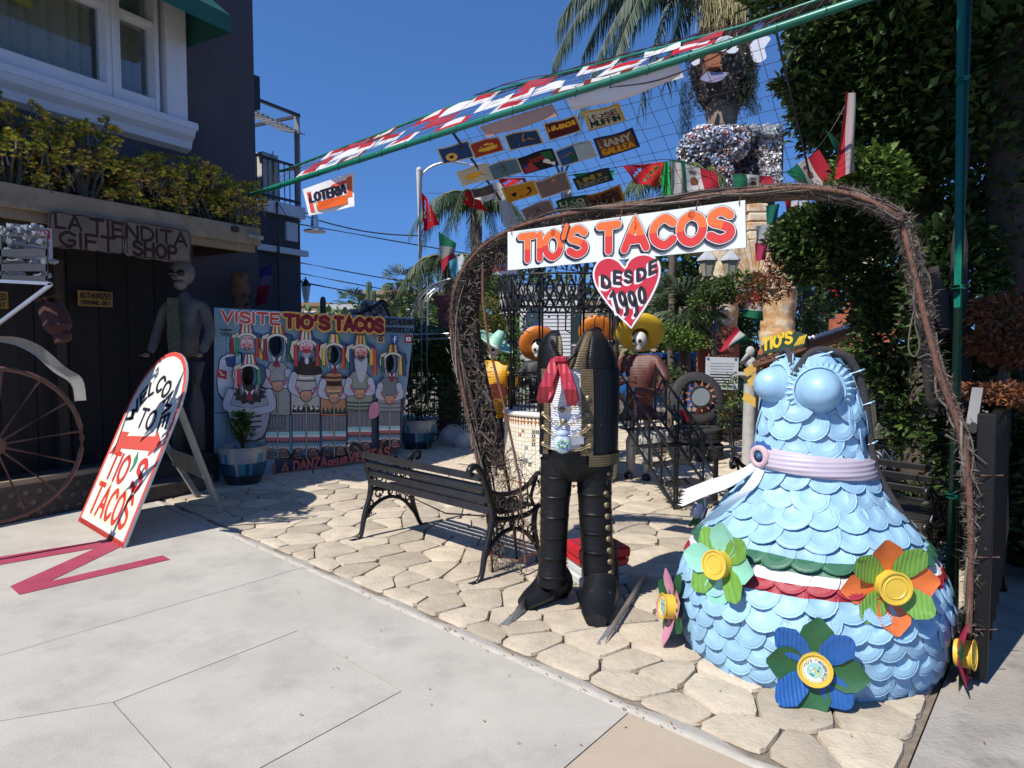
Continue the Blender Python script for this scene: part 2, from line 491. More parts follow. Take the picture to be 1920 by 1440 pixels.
# stones
seeds = []
sp = .285
for i in range(-40, 58):
 for j in range(0, 66):
  p = L0 + sdir * ((i + (.5 if j % 2 else 0)) * sp + R.uniform(-.38, .38) * sp) + snrm * ((j + .62) * sp * .92 + R.uniform(-.34, .34) * sp)
  if p.y > 15 or p.x > 8 or p.x < -7 or abs(p.x) > p.y * .85 + 1: continue
  if (p - C0).dot(cnrm) < .03: continue
  if R.random() < .11: continue
  seeds.append(p)
grid = {}
for k, p in enumerate(seeds): grid.setdefault((int(p.x // .5), int(p.y // .5)), []).append(k)
cells = []
for k, p in enumerate(seeds):
 poly = [(p.x - .7, p.y - .7), (p.x + .7, p.y - .7), (p.x + .7, p.y + .7), (p.x - .7, p.y + .7)]
 gx, gy = int(p.x // .5), int(p.y // .5)
 for ax in range(gx - 2, gx + 3):
  for ay in range(gy - 2, gy + 3):
   for m_ in grid.get((ax, ay), ()):
    if m_ == k: continue
    q = seeds[m_]
    if abs(q.x - p.x) + abs(q.y - p.y) > 1.4: continue
    n = p - q
    poly = cut(poly, (p + q) / 2, (n.x, n.y))
    if len(poly) < 3: break
 if len(poly) < 3: continue
 poly = cut(poly, offp(L0, snrm, .115), (snrm.x, snrm.y))
 if len(poly) >= 3: poly = cut(poly, offp(C0, cnrm, .02), (cnrm.x, cnrm.y))
 if len(poly) < 3: continue
 # drop tiny edges
 pl = [V((*poly[0], 0))]
 for q in poly[1:]:
  q = V((*q, 0))
  if (q - pl[-1]).length > .025: pl.append(q)
 if len(pl) > 3 and (pl[0] - pl[-1]).length < .025: pl.pop()
 if len(pl) < 3: continue
 area = abs(sum(pl[i].x * pl[i - 1].y - pl[i].y * pl[i - 1].x for i in range(len(pl)))) / 2
 if area < .006: continue
 cells.append((p.x * p.x + p.y * p.y, pl))
cells.sort(key=lambda c: c[0])
def stone_geo(mb, pl, fine=True):
 c = sum(pl, V((0, 0, 0))) / len(pl)
 rp = []
 for i in range(len(pl)):
  a, b, d = pl[i - 1], pl[i], pl[(i + 1) % len(pl)]
  rp += [b.lerp(a, .2), b.lerp(a, .06).lerp(d, .05), b.lerp(d, .2)] if fine else [b]
 n = len(rp)
 # slow edge wobble keeps the outlines hand-made
 def ins(k): return [p - (p - c).normalized() * k for p in rp]
 tz = R.uniform(-.003, .003); tx, ty = R.uniform(-.012, .012), R.uniform(-.012, .012)
 def Z(p, z): return V((p.x, p.y, z + tz + (p.x - c.x) * tx + (p.y - c.y) * ty))
 g = R.uniform(.003, .006)
 r0, r1, r2 = ins(g), ins(g + .005), ins(g + .02)
 vs = [V((p.x, p.y, .0)) for p in r0] + [Z(p, .0185) for p in r1] + [Z(p, .0205 + R.uniform(-.001, .001)) for p in r2] + [Z(c, .021)]
 fs = []
 for i in range(n):
  j = (i + 1) % n
  fs += [(i, j, n + j, n + i), (n + i, n + j, 2 * n + j, 2 * n + i), (2 * n + i, 2 * n + j, 3 * n)]
 if ((rp[1] - rp[0]).cross(rp[2] - rp[1])).z < 0: fs = [f[::-1] for f in fs]
 mb.add(vs, fs)
for _, pl in cells[:300]:
 mb = MB(); stone_geo(mb, pl); mb.build('stone', STONE_M, court, smooth='auto')
far = MB()
for _, pl in cells[300:]: stone_geo(far, pl, False)
far.build('far_stones', STONE_M, court, kind='stuff')
# sidewalk slabs, cut where the photo shows the saw joints
CONC = mat('sidewalk_concrete', (.43, .40, .345), .85, var=.14, scale=1.7, bump=.25, bscale=130, detail=8, stain=(2.6, .5, .8, (.26, .245, .215), .75))
nt = CONC.node_tree
TANC = mat('tan_concrete', (.42, .34, .25), .85, var=.1, scale=2.5, bump=.25, bscale=130, detail=8, stain=(3, .55, .8, (.33, .27, .2), .5))
def ext(a, b, k): return a + (b - a) * k
mb = MB(); mb.poly([(x, y, -.02) for x, y in cut(cut(big, L0, -snrm), C0, cnrm)])
walk = mb.build('sidewalk', mat('joint_dark', (.05, .045, .04), .95), kind='structure')
lineL = lambda t: L0 + sdir * t
farL = lineL(-9)
A0, A1 = G(0, 1237), G(567, 1070); A0e = ext(A1, A0, 2.2)
K0, K1, K2 = G(0, 1361), G(213, 1325), G(557, 1190); K0e = ext(K1, K0, 4)
K3 = G(753, 1304); KX = K1 + (K3 - K2); KE = ext(K1, KX, 2.0)
M0, M1 = G(1180, 1344), G(1070, 1440); M1e = ext(M0, M1, 3)
Cx = None
# corner of street line and the right-hand line
den = sdir.x * cdir.y - sdir.y * cdir.x
tt = ((C0.x - L0.x) * cdir.y - (C0.y - L0.y) * cdir.x) / den
CC = lineL(tt)
def proj(p):  # onto the street line
 return L0 + sdir * (p - L0).dot(sdir)
A1 = proj(A1); M0 = proj(M0)
CE = CC + (C1 - C0).normalized() * 1.6
slabs = [
 ([farL, A1, A0e, V((-9, 3, 0)), V((-9, 9, 0))], CONC, None),
 ([A1, M0, M1e, KE, KX, K3, K2, K1, K0e, A0e], CONC, None),
 ([K1, K2, K3, KX], CONC, None),
 ([K0e, K1, KX, KE, V((-2, -3, 0)), V((-9, -3, 0))], CONC, None),
 ([M0, CC, CE, M1e], TANC, 'tan concrete slab'),
 ([M1e, CE, V((3, -3, 0)), V((-2, -3, 0)), KE], CONC, None),
]
for pts, m_, lb in slabs:
 n = len(pts); ar = sum(pts[i - 1].x * pts[i].y - pts[i - 1].y * pts[i].x for i in range(n))
 if ar < 0: pts = pts[::-1]
 q = []
 for i in range(n):
  d0 = (pts[i] - pts[i - 1]).normalized(); d1 = (pts[(i + 1) % n] - pts[i]).normalized()
  n0 = V((-d0.y, d0.x, 0)); n1 = V((-d1.y, d1.x, 0)); m__ = (n0 + n1)
  m__ = m__ / max(.3, m__.length ** 2 / 2)
  q.append(pts[i] + m__ * .0028)
 mb = MB(); mb.prism([V((p.x, p.y, -.04)) for p in q], (0, 0, .061))
 mb.build('slab', m_, walk, label=lb)
# the red letter painted on the slab
npx = [(-140, 1072), (185, 1020), (205, 1017), (228, 1030), (92, 1097), (305, 1047), (319, 1055), (36, 1122), (19, 1106), (180, 1033), (-140, 1090)]
mb = MB(); mb.poly([G(x, y, .0) + V((0, 0, .0245)) for x, y in npx][::-1])
mb.build('painted_stripe', mat('red_floor_paint', (.34, .045, .085), .7, var=.18, scale=8, bump=.2, bscale=90, stain=(30, .62, .74, (.42, .3, .3), .6)), walk)
# rough side path on the right of the court
SIDE = mat('old_concrete', (.3, .275, .24), .95, var=.28, scale=3, bump=.6, bscale=50, detail=9, stain=(5, .5, .7, (.17, .155, .14), .7))
mb = MB(); mb.prism([(x, y, -.04) for x, y in cut(cut(big, (C0 - cnrm * .012).to_tuple(), -cnrm), L0, snrm)], (0, 0, .056))
side = mb.build('side_path', SIDE, kind='structure')
mb = MB(); mb.prism([(x, y, -.045) for x, y in cut(cut(big, (C0 - cnrm * .012).to_tuple(), -cnrm), L0 , -snrm)], (0, 0, .058))
mb.build('street_apron', TANC, kind='structure')
# fallen leaves and grit
mb = MB()
for k in range(240):
 if k < 130:
  p = lineL(R.uniform(-1.5, 4.4)) + snrm * R.gauss(0.01, .02)
 else: p = V((R.uniform(-1.5, 3), R.uniform(2.6, 6), 0))
 a = R.uniform(0, 6.3); s_ = R.uniform(.004, .012)
 mb.col = R.choice([(.25, .08, .03), (.3, .16, .06), (.2, .1, .05), (.35, .3, .15)])
 mb.leaf(V((p.x, p.y, .027)), V((math.cos(a), math.sin(a), .2)), V((0, 0, 1)), s_ * 1.6, s_)
mb.build('leaf_litter', ROUGHC, kind='stuff', label='small dry leaves scattered along the paving joints')
# ================================================================ STUCCO BUILDING AND GIFT SHOP
U = V((.480, .877, 0)).normalized(); NW = V((U.y, -U.x, 0))
WO = V((-3.38, 9.3, 0))
def W(s, z, o=0.): return WO - U * s + NW * o + V((0, 0, z))
def wbox(mb, s0, s1, z0, z1, o0, o1):
 a = [W(s0, z0, o0), W(s1, z0, o0), W(s1, z0, o1), W(s0, z0, o1)]
 return mb.prism(a, (0, 0, z1 - z0))
STUC = mat('dark_stucco', (.068, .062, .072), .95, var=.14, scale=2.5, bump=.9, bscale=45, detail=9, stain=(2, .55, .8, (.06, .057, .066), .6))
WHITEP = mat('white_trim_paint', (.62, .63, .66), .55, var=.08, scale=5, bump=.1, bscale=40, stain=(9, .6, .8, (.36, .34, .32), .5))
GLASS = mat('window_glass', (.03, .045, .05), .06, spec=.9, var=.1)
CURT = mat('curtain', (.34, .32, .25), .9, var=.15, scale=4, trans=.2)
bld = thing('stucco_building', 'dark purple-grey stucco building with a large white-framed upstairs window above the gift shop', 'building', W(0, 0))
mb = MB()
H = 6.55
w0, w1, z0, z1 = 1.12, 4.4, 4.2, 5.85
wbox(mb, 0, w0, 0, H, -.3, 0); wbox(mb, w1, 5, 0, H, -.3, 0)
wbox(mb, w0, w1, 0, z0, -.3, 0); wbox(mb, w0, w1, z1, H, -.3, 0)
mb.build('wall', STUC, bld)
mb = MB(); wbox(mb, 0, .3, 0, H, -5, -.302); mb.build('side_wall', STUC, bld)
mb = MB(); wbox(mb, 4.7, 5, 0, H, -5, -.302); mb.build('end_wall', STUC, bld)
mb = MB(); wbox(mb, -.05, 5.05, H, H + .12, -5, .05); mb.build('parapet_cap', STUC, bld)
win = holder('window', bld, W(2.5, 5))
mb = MB()
wbox(mb, w0 - .06, w0 + .2, z0, z1, -.12, .09)       # right casing
for s0, s1 in ((1.38, 1.43), (1.83, 1.88), (1.93, 1.99), (3.42, 3.48), (3.53, 3.6), (4.2, 4.4)): wbox(mb, s0, s1, z0 + .003, z1, -.14, .045)
wbox(mb, 1.43, 4.2, z0 + .01, z0 + .17, -.13, .035); wbox(mb, 1.43, 4.2, 5.16, 5.22, -.13, .03)
wbox(mb, 1.88, 1.93, z0, z1, -.13, .065)
mb.build('frame', WHITEP, win, bev=.006)
mb = MB()
wbox(mb, .98, 4.6, z0 - .09, z0 + .0, -.02, .17); mb.build('sill', WHITEP, win, bev=.01)
mb = MB()
pr = [(.17, z0 - .092), (.15, z0 - .16), (.10, z0 - .22), (.08, z0 - .3), (.002, z0 - .34), (.002, z0 - .092)]
mb.prism([W(1.02, z, o) for o, z in pr], -U * 3.6); mb.build('cornice', WHITEP, win)
for s0, s1 in ((1.43, 1.83), (1.99, 3.42), (3.6, 4.2)):
 for za, zb in ((z0 + .17, 5.16), (5.22, z1)):
  mb = MB(); wbox(mb, s0, s1, za, zb, -.1, -.092); mb.build('pane', mat('pane_glass', (.02, .025, .025), .04, spec=1., var=.05), win) if False else None
mb = MB()
for s0, s1 in ((1.43, 1.83), (1.99, 3.42), (3.6, 4.2)):
 mb.sheet(lambda a, b: W(s0 + (s1 - s0) * a, z0 + .1 + (z1 - z0 - .1) * b, -.17 + .022 * math.sin(a * (s1 - s0) * 42 + 2 * math.sin(a * 9)) - .05), 60, 1)
mb.build('curtain', CURT, win, smooth=True)
# glazing: a real pane, mostly clear, in front of the curtain
gm = bpy.data.materials.new('clear_pane'); gm.use_nodes = True; MATS['clear_pane'] = gm
nt = gm.node_tree; N = nt.nodes; N.remove(N['Principled BSDF'])
g1 = N.new('ShaderNodeBsdfTransparent'); g1.inputs[0].default_value = (.8, .84, .82, 1)
g2 = N.new('ShaderNodeBsdfGlossy'); g2.inputs['Roughness'].default_value = .03; g2.inputs[0].default_value = (.9, .95, 1, 1)
fr = N.new('ShaderNodeFresnel'); fr.inputs[0].default_value = 1.52
ms = N.new('ShaderNodeMixShader'); nt.links.new(fr.outputs[0], ms.inputs[0]); nt.links.new(g1.outputs[0], ms.inputs[1]); nt.links.new(g2.outputs[0], ms.inputs[2])
nt.links.new(ms.outputs[0], N['Material Output'].inputs[0])
PANE = gm
for s0, s1 in ((1.43, 1.83), (1.99, 3.42), (3.6, 4.2)):
 for za, zb in ((z0 + .17, 5.16), (5.22, z1)):
  mb = MB(); mb.poly([W(s0, za, -.09), W(s1, za, -.09), W(s1, zb, -.09), W(s0, zb, -.09)]); mb.build('pane', PANE, win)
mb = MB(); mb.poly([W(s, z, -.13) for s, z in ((2.86, 4.93), (2.62, 4.9), (2.63, 5.09), (2.87, 5.12))])
mb.build('paper_note', mat('yellow_note', (.35, .3, .06), .9), win)
# room behind, so that the window has depth
mb = MB(); wbox(mb, 1.0, 4.6, z0 - .2, z1 + .2, -1.6, -1.55); mb.build('room_wall', mat('room_dark', (.05, .045, .04), .9), bld)
aw = mat('green_awning', (.012, .09, .06), .55, var=.15, scale=6, bump=.15, bscale=120, trans=.1)
mb = MB()
mb.add([W(1.0, 5.92, .02), W(4.7, 5.92, .02), W(4.7, 5.3, .78), W(1.0, 5.3, .78), W(1.0, 5.1, .79), W(4.7, 5.1, .79), W(1.0, 5.1, .02), W(4.7, 5.1, .02)],
  [(0, 1, 2, 3), (3, 2, 5, 4), (0, 3, 4, 6), (1, 7, 5, 2)])
mb.build('awning', aw, bld)
mb = MB(); wbox(mb, -.14, -.02, 4.72, 5.15, -.2, -.05); mb.build('wall_lamp', BLACKM, bld)
# lower wing with the balcony
B2 = V((-3.78, 12.5, 0))
def X(s, z, o=0.): return B2 - U * s + NW * o + V((0, 0, z))
def xbox(mb, s0, s1, z0, z1, o0, o1):
 return mb.prism([X(s0, z0, o0), X(s1, z0, o0), X(s1, z0, o1), X(s0, z0, o1)], (0, 0, z1 - z0))
wing = thing('balcony_wing', 'low dark stucco wing with pale ledges and a railed balcony beyond the building corner', 'building', X(0, 0))
mb = MB(); xbox(mb, 0, 5, 0, 3.82, -3, 0); mb.build('wall', STUC, wing)
mb = MB(); xbox(mb, -.06, 5, 3.82, 4.02, -3.05, .08); mb.build('ledge', WHITEP, wing)
mb = MB(); xbox(mb, -.1, 5, 3.16, 3.26, .003, .1); mb.build('ledge', WHITEP, wing)
rl = holder('railing', wing)
mb = MB()
for z in (4.1, 4.72): mb.bar(X(0, z, .02), X(3, z, .02), .04, .04)
mb.bar(X(0, 4.72, .02), X(0, 4.72, -2.6), .04, .04)
mb.build('rail', BLACKM, rl)
for k in range(26):
 mb = MB(); s = .12 * k
 mb.bar(X(s, 4.03, .02), X(s, 4.71, .02), .014, .014); mb.build('baluster', BLACKM, rl)
mb = MB(); mb.bar(X(.03, 4.02, 0), X(.03, 5.6, 0), .08, .08); mb.build('post', mat('grey_steel', (.2, .2, .22), .5), wing)
mb = MB(); mb.bar(X(0, 5.62, .03), X(3, 5.62, .03), .05, .05); mb.bar(X(0, 5.62, .03), X(0, 5.62, -2), .05, .05); mb.build('top_rail', DARKM, wing)
mb = MB(); xbox(mb, .3, 2.6, 4.02, 5.2, -1.5, -1.3); mb.build('back_wall', STUC, wing)
mb = MB(); xbox(mb, .38, .72, 4.02, 4.85, -.3, -.1); xbox(mb, .5, .52, 4.02, 4.9, -.09, -.08); mb.build('box_unit', mat('pale_box', (.42, .41, .38), .7), wing)
mb = MB(); xbox(mb, .1, .36, 3.4, 3.72, .003, .05); mb.build('vent_plate', WHITEP, wing)
mb = MB(); mb.tube([X(-.02, 3.92, .1), X(-.12, 3.92, .2)], .02); mb.lathe([(.05, .28), (.07, .2), (.07, .06), (.1, .04), (.2, 0), (.2, -.02)], 12, X(-.14, 3.62, .22)); mb.lathe([(.05, 0), (.05, .2)], 8, X(-.14, 3.9, .22))
mb.build('floodlight', CHROME, wing)
mb = MB(); mb.tube([X(.62, 4.0, .11), X(.62, 3.2, .13), X(.62, 1, .12)], .022, 5); mb.tube([X(.6, 3.98, .12), X(.35, 3.7, .14), X(.1, 3.75, .14)], .01, 4); mb.build('conduit', DARKM, wing)
roof = thing('tin_shade', 'narrow shade of corrugated tin strips slung above the balcony rail', 'shade', X(.5, 5.2))
for k in range(15):
 mb = MB(); s = .02 + k * .1
 mb.col = vc((.45, .45, .46), .3)
 mb.bar(X(s, 5.28 + .01 * k, .15), X(s, 5.42 + .01 * k, -.4), .08, .02); mb.build('tin_strip', PAINTG, roof)
lan = thing('wall_lantern', 'small black wall lantern on the end of the low wing', 'lamp', X(-.1, 2.35))
mb = MB(); mb.lathe([(.02, .42), (.1, .3), (.02, .34)], 6, X(-.12, 2.35)); mb.lathe([(.04, 0), (.05, .02)], 6, X(-.12, 2.35)); mb.tube([X(0, 2.72), X(-.12, 2.8), X(-.12, 2.7)], .012); mb.build('housing', BLACKM, lan)
mb = MB(); mb.lathe([(.045, .03), (.085, .29)], 6, X(-.12, 2.35)); mb.build('glass', WHITEP, lan)
# ---- porch of the gift shop
por = thing('gift_shop_porch', 'timber porch of the gift shop with weathered fascia and planted roof', 'porch', W(3.5, 0, 1))
mb = MB(); wbox(mb, .74, 4.1, 2.75, 2.95, .85, .9); mb.build('fascia_board', WOODW, por, bev=.004)
mb = MB(); wbox(mb, .78, 4.1, 2.67, 2.75, .77, .845); mb.build('under_beam', WOODW, por)
mb = MB(); wbox(mb, .78, 4.1, 2.81, 2.87, 0.003, .845); mb.build('roof_deck', WOODD, por)
for k in range(6):
 mb = MB(); s = .9 + k * .6; wbox(mb, s, s + .07, 2.66, 2.805, .01, .76); mb.build('rafter', WOODD, por)
# raised floor faced with bottle ends
FL = .34
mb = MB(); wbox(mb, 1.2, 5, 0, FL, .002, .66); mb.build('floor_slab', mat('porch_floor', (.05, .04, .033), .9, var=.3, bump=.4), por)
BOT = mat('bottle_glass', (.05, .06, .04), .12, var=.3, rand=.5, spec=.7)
me = None
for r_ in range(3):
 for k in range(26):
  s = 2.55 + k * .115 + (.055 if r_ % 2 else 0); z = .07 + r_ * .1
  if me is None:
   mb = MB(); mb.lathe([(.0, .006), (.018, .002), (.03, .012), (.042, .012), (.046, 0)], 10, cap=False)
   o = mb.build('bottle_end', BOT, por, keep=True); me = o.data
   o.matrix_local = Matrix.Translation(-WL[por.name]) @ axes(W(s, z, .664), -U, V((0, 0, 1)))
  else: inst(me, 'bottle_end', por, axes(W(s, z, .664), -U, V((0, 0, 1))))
mb = MB(); wbox(mb, 1.5, 2.6, 0.02, .17, .665, .95); mb.build('step', mat('step_stone', (.08, .07, .06), .9, var=.4, scale=9, bump=.6), por, bev=.01)
mb = MB(); wbox(mb, 2.4, 5, FL, FL + .05, .58, .65); mb.build('floor_edging', WOODW, por)
# lower half of the wall: dark boards, doors
dw = thing('shop_front', 'dark timber shop front with doors under the porch', 'shop front', W(3.5, FL, .1))
for k in range(24):
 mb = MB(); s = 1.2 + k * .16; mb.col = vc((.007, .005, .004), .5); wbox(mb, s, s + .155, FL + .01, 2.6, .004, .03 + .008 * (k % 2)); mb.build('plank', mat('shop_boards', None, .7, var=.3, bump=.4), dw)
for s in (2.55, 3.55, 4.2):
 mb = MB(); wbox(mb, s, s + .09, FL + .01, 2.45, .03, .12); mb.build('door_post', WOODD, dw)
def yellow_sign(s, z, w=.36, hh=.16):
 t = thing('notice_sign', ('yellow authorized personnel notice on the dark shop door beneath the wooden sign' if s < 3.4 else 'yellow authorized personnel notice behind the carriage frame at the porch'), 'sign', W(s, z, .125))
 mb = MB(); wbox(mb, s, s - w, z, z + hh, .12, .126); mb.build('plate', mat('yellow_plate', (.25, .15, .015), .5), t)
 fz = plane(W(s, z, .128), U, (0, 0, 1))
 a = Art(fz, .001); a.t('AUTHORIZED', .02, hh * .52, hh * .34, hh * .035, '15100c', width=w - .04); a.t('PERSONNEL ONLY', .03, hh * .12, hh * .24, hh * .025, '15100c', width=w - .06)
 a.build('lettering', PAINT, t)
yellow_sign(2.42, 1.99); yellow_sign(3.42, 1.93)
# signboard LA TIENDITA GIFT SHOP
sb = thing('gift_shop_sign', 'weathered wooden board reading LA TIENDITA GIFT SHOP hung under the porch fascia', 'sign', W(3, 2.33, 1.83))
def s_at(px, o):
 k = (px - 960) / F; b = WO + NW * o
 return (b.x - k * b.y) / (U.x - k * U.y)
s0_, s1_ = s_at(102, .95), s_at(364, .95); Ls = s0_ - s1_
q0 = W(s0_, 0, .95); zb = at(102, 464, q0.y).z
sb.location = q0 + V((0, 0, zb)); WL[sb.name] = sb.location.copy()
SK = (at(102, 388, q0.y).z - zb) / .33
fz_ = plane(q0 + V((0, 0, zb)), U, (0, 0, 1)); fz = lambda u, v, h=0.: fz_(u, v * SK, h)
def ragged(x0, y0, x1, y1, r, step=.06):
 pts = []
 for a, b in (((x0 + r, y0), (x1 - r, y0)), ((x1, y0 + r), (x1, y1 - r)), ((x1 - r, y1), (x0 + r, y1)), ((x0, y1 - r), (x0, y0 + r))):
  n = max(2, int(math.hypot(b[0] - a[0], b[1] - a[1]) / step))
  for i in range(n + 1): pts.append((a[0] + (b[0] - a[0]) * i / n + R.uniform(-.006, .006), a[1] + (b[1] - a[1]) * i / n + R.uniform(-.007, .007)))
 return pts
for x0, x1 in ((0, Ls * .48), (Ls * .49, Ls)):
 pts = ragged(x0, 0 + (.0 if x0 else .01), x1, .33 - (.02 if x0 == 0 else 0), .03)
 mb = MB(); mb.prism([fz(x, y, -.02) for x, y in pts], fz(0, 0, .02) - fz(0, 0, 0))
 mb.build('board', mat('sign_board_wood', (.15, .115, .085), .85, var=.3, scale=5, bump=.4, bscale=35, stain=(4, .5, .7, (.12, .08, .055), .7)), sb)
a = Art(fz, .0015)
bc = '2c1710'
LS = Ls / 1.28
a.l(ragged(.01, .012, .6 * LS, .3, .03), .009, bc); a.l(ragged(.64 * LS, .01, Ls - .01, .318, .03), .009, bc)
a.t('LA', .05 * LS, .175, .115, .012, bc, width=.2 * LS); a.t('TIENDITA', .33 * LS, .165, .12, .013, bc, width=.9 * LS); a.t('GIFT', .08 * LS, .03, .115, .013, bc, width=.45 * LS); a.t('SHOP', .7 * LS, .025, .12, .015, bc, width=.42 * LS)
a.build('lettering', mat('burnt_letter', None, .9, var=.3), sb)
# small warning sign and the carriage with its bottle cage
ws = thing('warning_sign', 'small white and red WARNING sign beside the carriage cage', 'sign', at(50, 480, 5.35))
o_ = at(16, 482, 5.15); fz = plane(o_, U, (0, 0, 1))
mb = MB(); mb.prism([fz(x, y, -.01) for x, y in ((0, 0), (.31, 0), (.31, .25), (0, .25))], fz(0, 0, .008) - fz(0, 0, 0)); mb.build('plate', mat('sign_white', (.42, .42, .43), .6), ws)
a = Art(fz, .0015); a.r(.015, .17, .295, .237, 'b02834'); a.t('WARNING', .035, .182, .042, .004, 'e8e0e0', width=.24); a.t('SECURITY', .03, .115, .035, .004, '202226', width=.14)
a.t('24 HR', .19, .115, .03, .004, '202226', width=.09)
for k in range(3): a.l([(.03, .09 - k * .026), (.27, .09 - k * .026)], .006, '55585c')
a.build('lettering', PAINT, ws)
car = thing('display_carriage', 'old carriage with a spoked wheel, curved grey fender and a cage of clear bottles', 'carriage', at(0, 985, 5.1))
wc = at(-12, 835, 5.0); wr = .56
fw = plane(wc, U * .96 + NW * .28, (0, 0, 1))
mb = MB(); mb.tube([fw(wr * math.cos(t * PI / 20), wr * math.sin(t * PI / 20)) for t in range(40)], .018, 6, closed=True)
whl = mb.build('wheel', RUST, car, smooth=True)
for k in range(14):
 mb = MB(); t = k * PI / 7 + .1; mb.tube([fw(.06 * math.cos(t), .06 * math.sin(t)), fw((wr - .01) * math.cos(t), (wr - .01) * math.sin(t))], .01, 5); mb.build('spoke', RUST, whl)
mb = MB(); mb.tube([fw(0, 0, -.06), fw(0, 0, .06)], .07, 10); mb.build('hub', RUST, whl)
mb = MB()
fp = crom([at(-90, 640, 5.0), at(0, 634, 5.0), at(55, 652, 5.02), at(100, 690, 5.06), at(132, 712, 5.08), at(140, 752, 5.1)], 4)
for i in range(len(fp) - 1): mb.add([fp[i], fp[i + 1], fp[i + 1] + V((.13, -.07, .012)), fp[i] + V((.13, -.07, .012)), fp[i] - V((0, 0, .03)), fp[i + 1] - V((0, 0, .03))], [(0, 1, 2, 3), (0, 4, 5, 1)])
mb.build('fender', mat('grey_fender', (.2, .19, .17), .6, var=.25, bump=.2), car)
mb = MB()
for a_, b_ in (((-60, 524), (97, 532)), ((97, 532), (-10, 612)), ((-60, 680), (0, 600))): mb.bar(at(*a_, 4.9), at(*b_, 4.9), .022, .022)
mb.build('frame', mat('pale_steel', (.34, .34, .36), .35, .5), car)
mb = MB()
for x in (2, 88):
 mb.bar(at(x, 440, 4.9), at(x, 526, 4.9), .012, .012)
for y in (440, 470, 498): mb.bar(at(-60, y, 4.9), at(88, y + 3, 4.9), .01, .01)
for d_ in (0, .3):
 for y in (474, 502, 524): mb.bar(at(-60, y, 4.9 + d_), at(90, y, 4.9 + d_), .012, .05)
mb.build('cage', DARKM, car)
CLEAR = mat('clear_plastic', (.26, .28, .3), .12, var=.3, rand=.3, spec=.8, trans=.3)
for k in range(34):
 mb = MB(); p = at(R.uniform(-50, 82), R.choice((452, 466, 490, 514)), R.uniform(4.93, 5.15)); t = R.uniform(0, 3)
 mb.tube([p, p + V((math.cos(t), math.sin(t), R.uniform(-.2, .2))) * .07, p + V((math.cos(t), math.sin(t), 0)) * .1], [.022, .022, .008], 7); mb.build('bottle', CLEAR, car)
mb = MB()
for _ in range(60):
 p = at(R.uniform(-50, 85), R.uniform(425, 446), R.uniform(4.93, 5.2)); mb.ell(p, (R.uniform(.012, .03),) * 3, 6, 4, jit=.3)
mb.build('plastic_scraps', CLEAR, car, kind='stuff')
mb = MB(); mb.tube(crom([at(90, 560, 5.5), at(105, 600, 5.5), at(118, 640, 5.5)], 3), [.09, .1, .06], 8); mb.ell(at(122, 630, 5.5), (.05, .05, .05)); mb.build('red_cloth_bundle', mat('red_bundle', (.05, .014, .01), .8), None, label='dark red bundle hanging behind the carriage frame', cat='bundle')
# colour tiles strip behind the warning sign
mb = MB()
for k, c in enumerate(['6b4a20', '8a8472', '20305a', '301418', '4a4a40', '2a3a66', '7a2a20']):
 mb.col = lin(c); s = 4.4 - k * .14; wbox(mb, s, s - .13, 2.5, 2.62, .7, .71)
mb.build('pennant_strip', CLOTHO, None, label='strip of dark coloured squares pinned under the porch beam', cat='bunting')
cm = thing('security_camera', 'small security camera on the end of the porch fascia', 'camera', W(1, 2.86, .92))
mb = MB(); c_ = W(1.12, 2.89, .92); mb.lathe([(0, 0), (.035, .0), (.045, .02), (.045, .05)], 10, c_ - V((0, 0, .03))); mb.build('dome', BLACKM, cm, smooth=True)
mb = MB(); mb.tube([W(.95, 2.84, .94), W(.78, 2.83, .97)], .028, 8); mb.tube([W(.9, 2.88, .9), W(.9, 2.77, .9)], .01, 5); mb.build('barrel', mat('cam_grey', (.3, .3, .3), .5), cm)
# carved totem post
tot = thing('carved_totem', 'carved brown totem post with stacked faces behind the mural top', 'totem', W(.5, 0, .25))
tb = W(.5, 0, .25)
mb = MB()
prof = []
z = .0
while z < 2.5:
 for dz, r in ((0, .085), (.03, .115), (.12, .12), (.2, .1), (.26, .115), (.33, .09)): prof.append((r, z + dz))
 z += .36
mb.lathe([p for p in prof if p[1] < 2.5], 12, tb, wob=lambda a, z: 1 + .08 * math.sin(a * 3 + z * 4)); WOODR = mat('carved_brown', (.13, .065, .03), .7, var=.4, scale=10, bump=.5, bscale=30)
mb.build('post', WOODR, tot, smooth=True)
for z in (.62, 1.34, 1.7, 2.06):
 for sgn in (-1, 1):
  mb = MB(); mb.ell(tb + NW * .11 + U * sgn * .04 + V((0, 0, z + .14)), .022, 8, 5); mb.build('eye', WOODD, tot, smooth=True)
 mb = MB(); mb.ell(tb + NW * .12 + V((0, 0, z + .04)), (.04, .03, .02), 8, 5); mb.build('mouth', WOODD, tot, smooth=True)
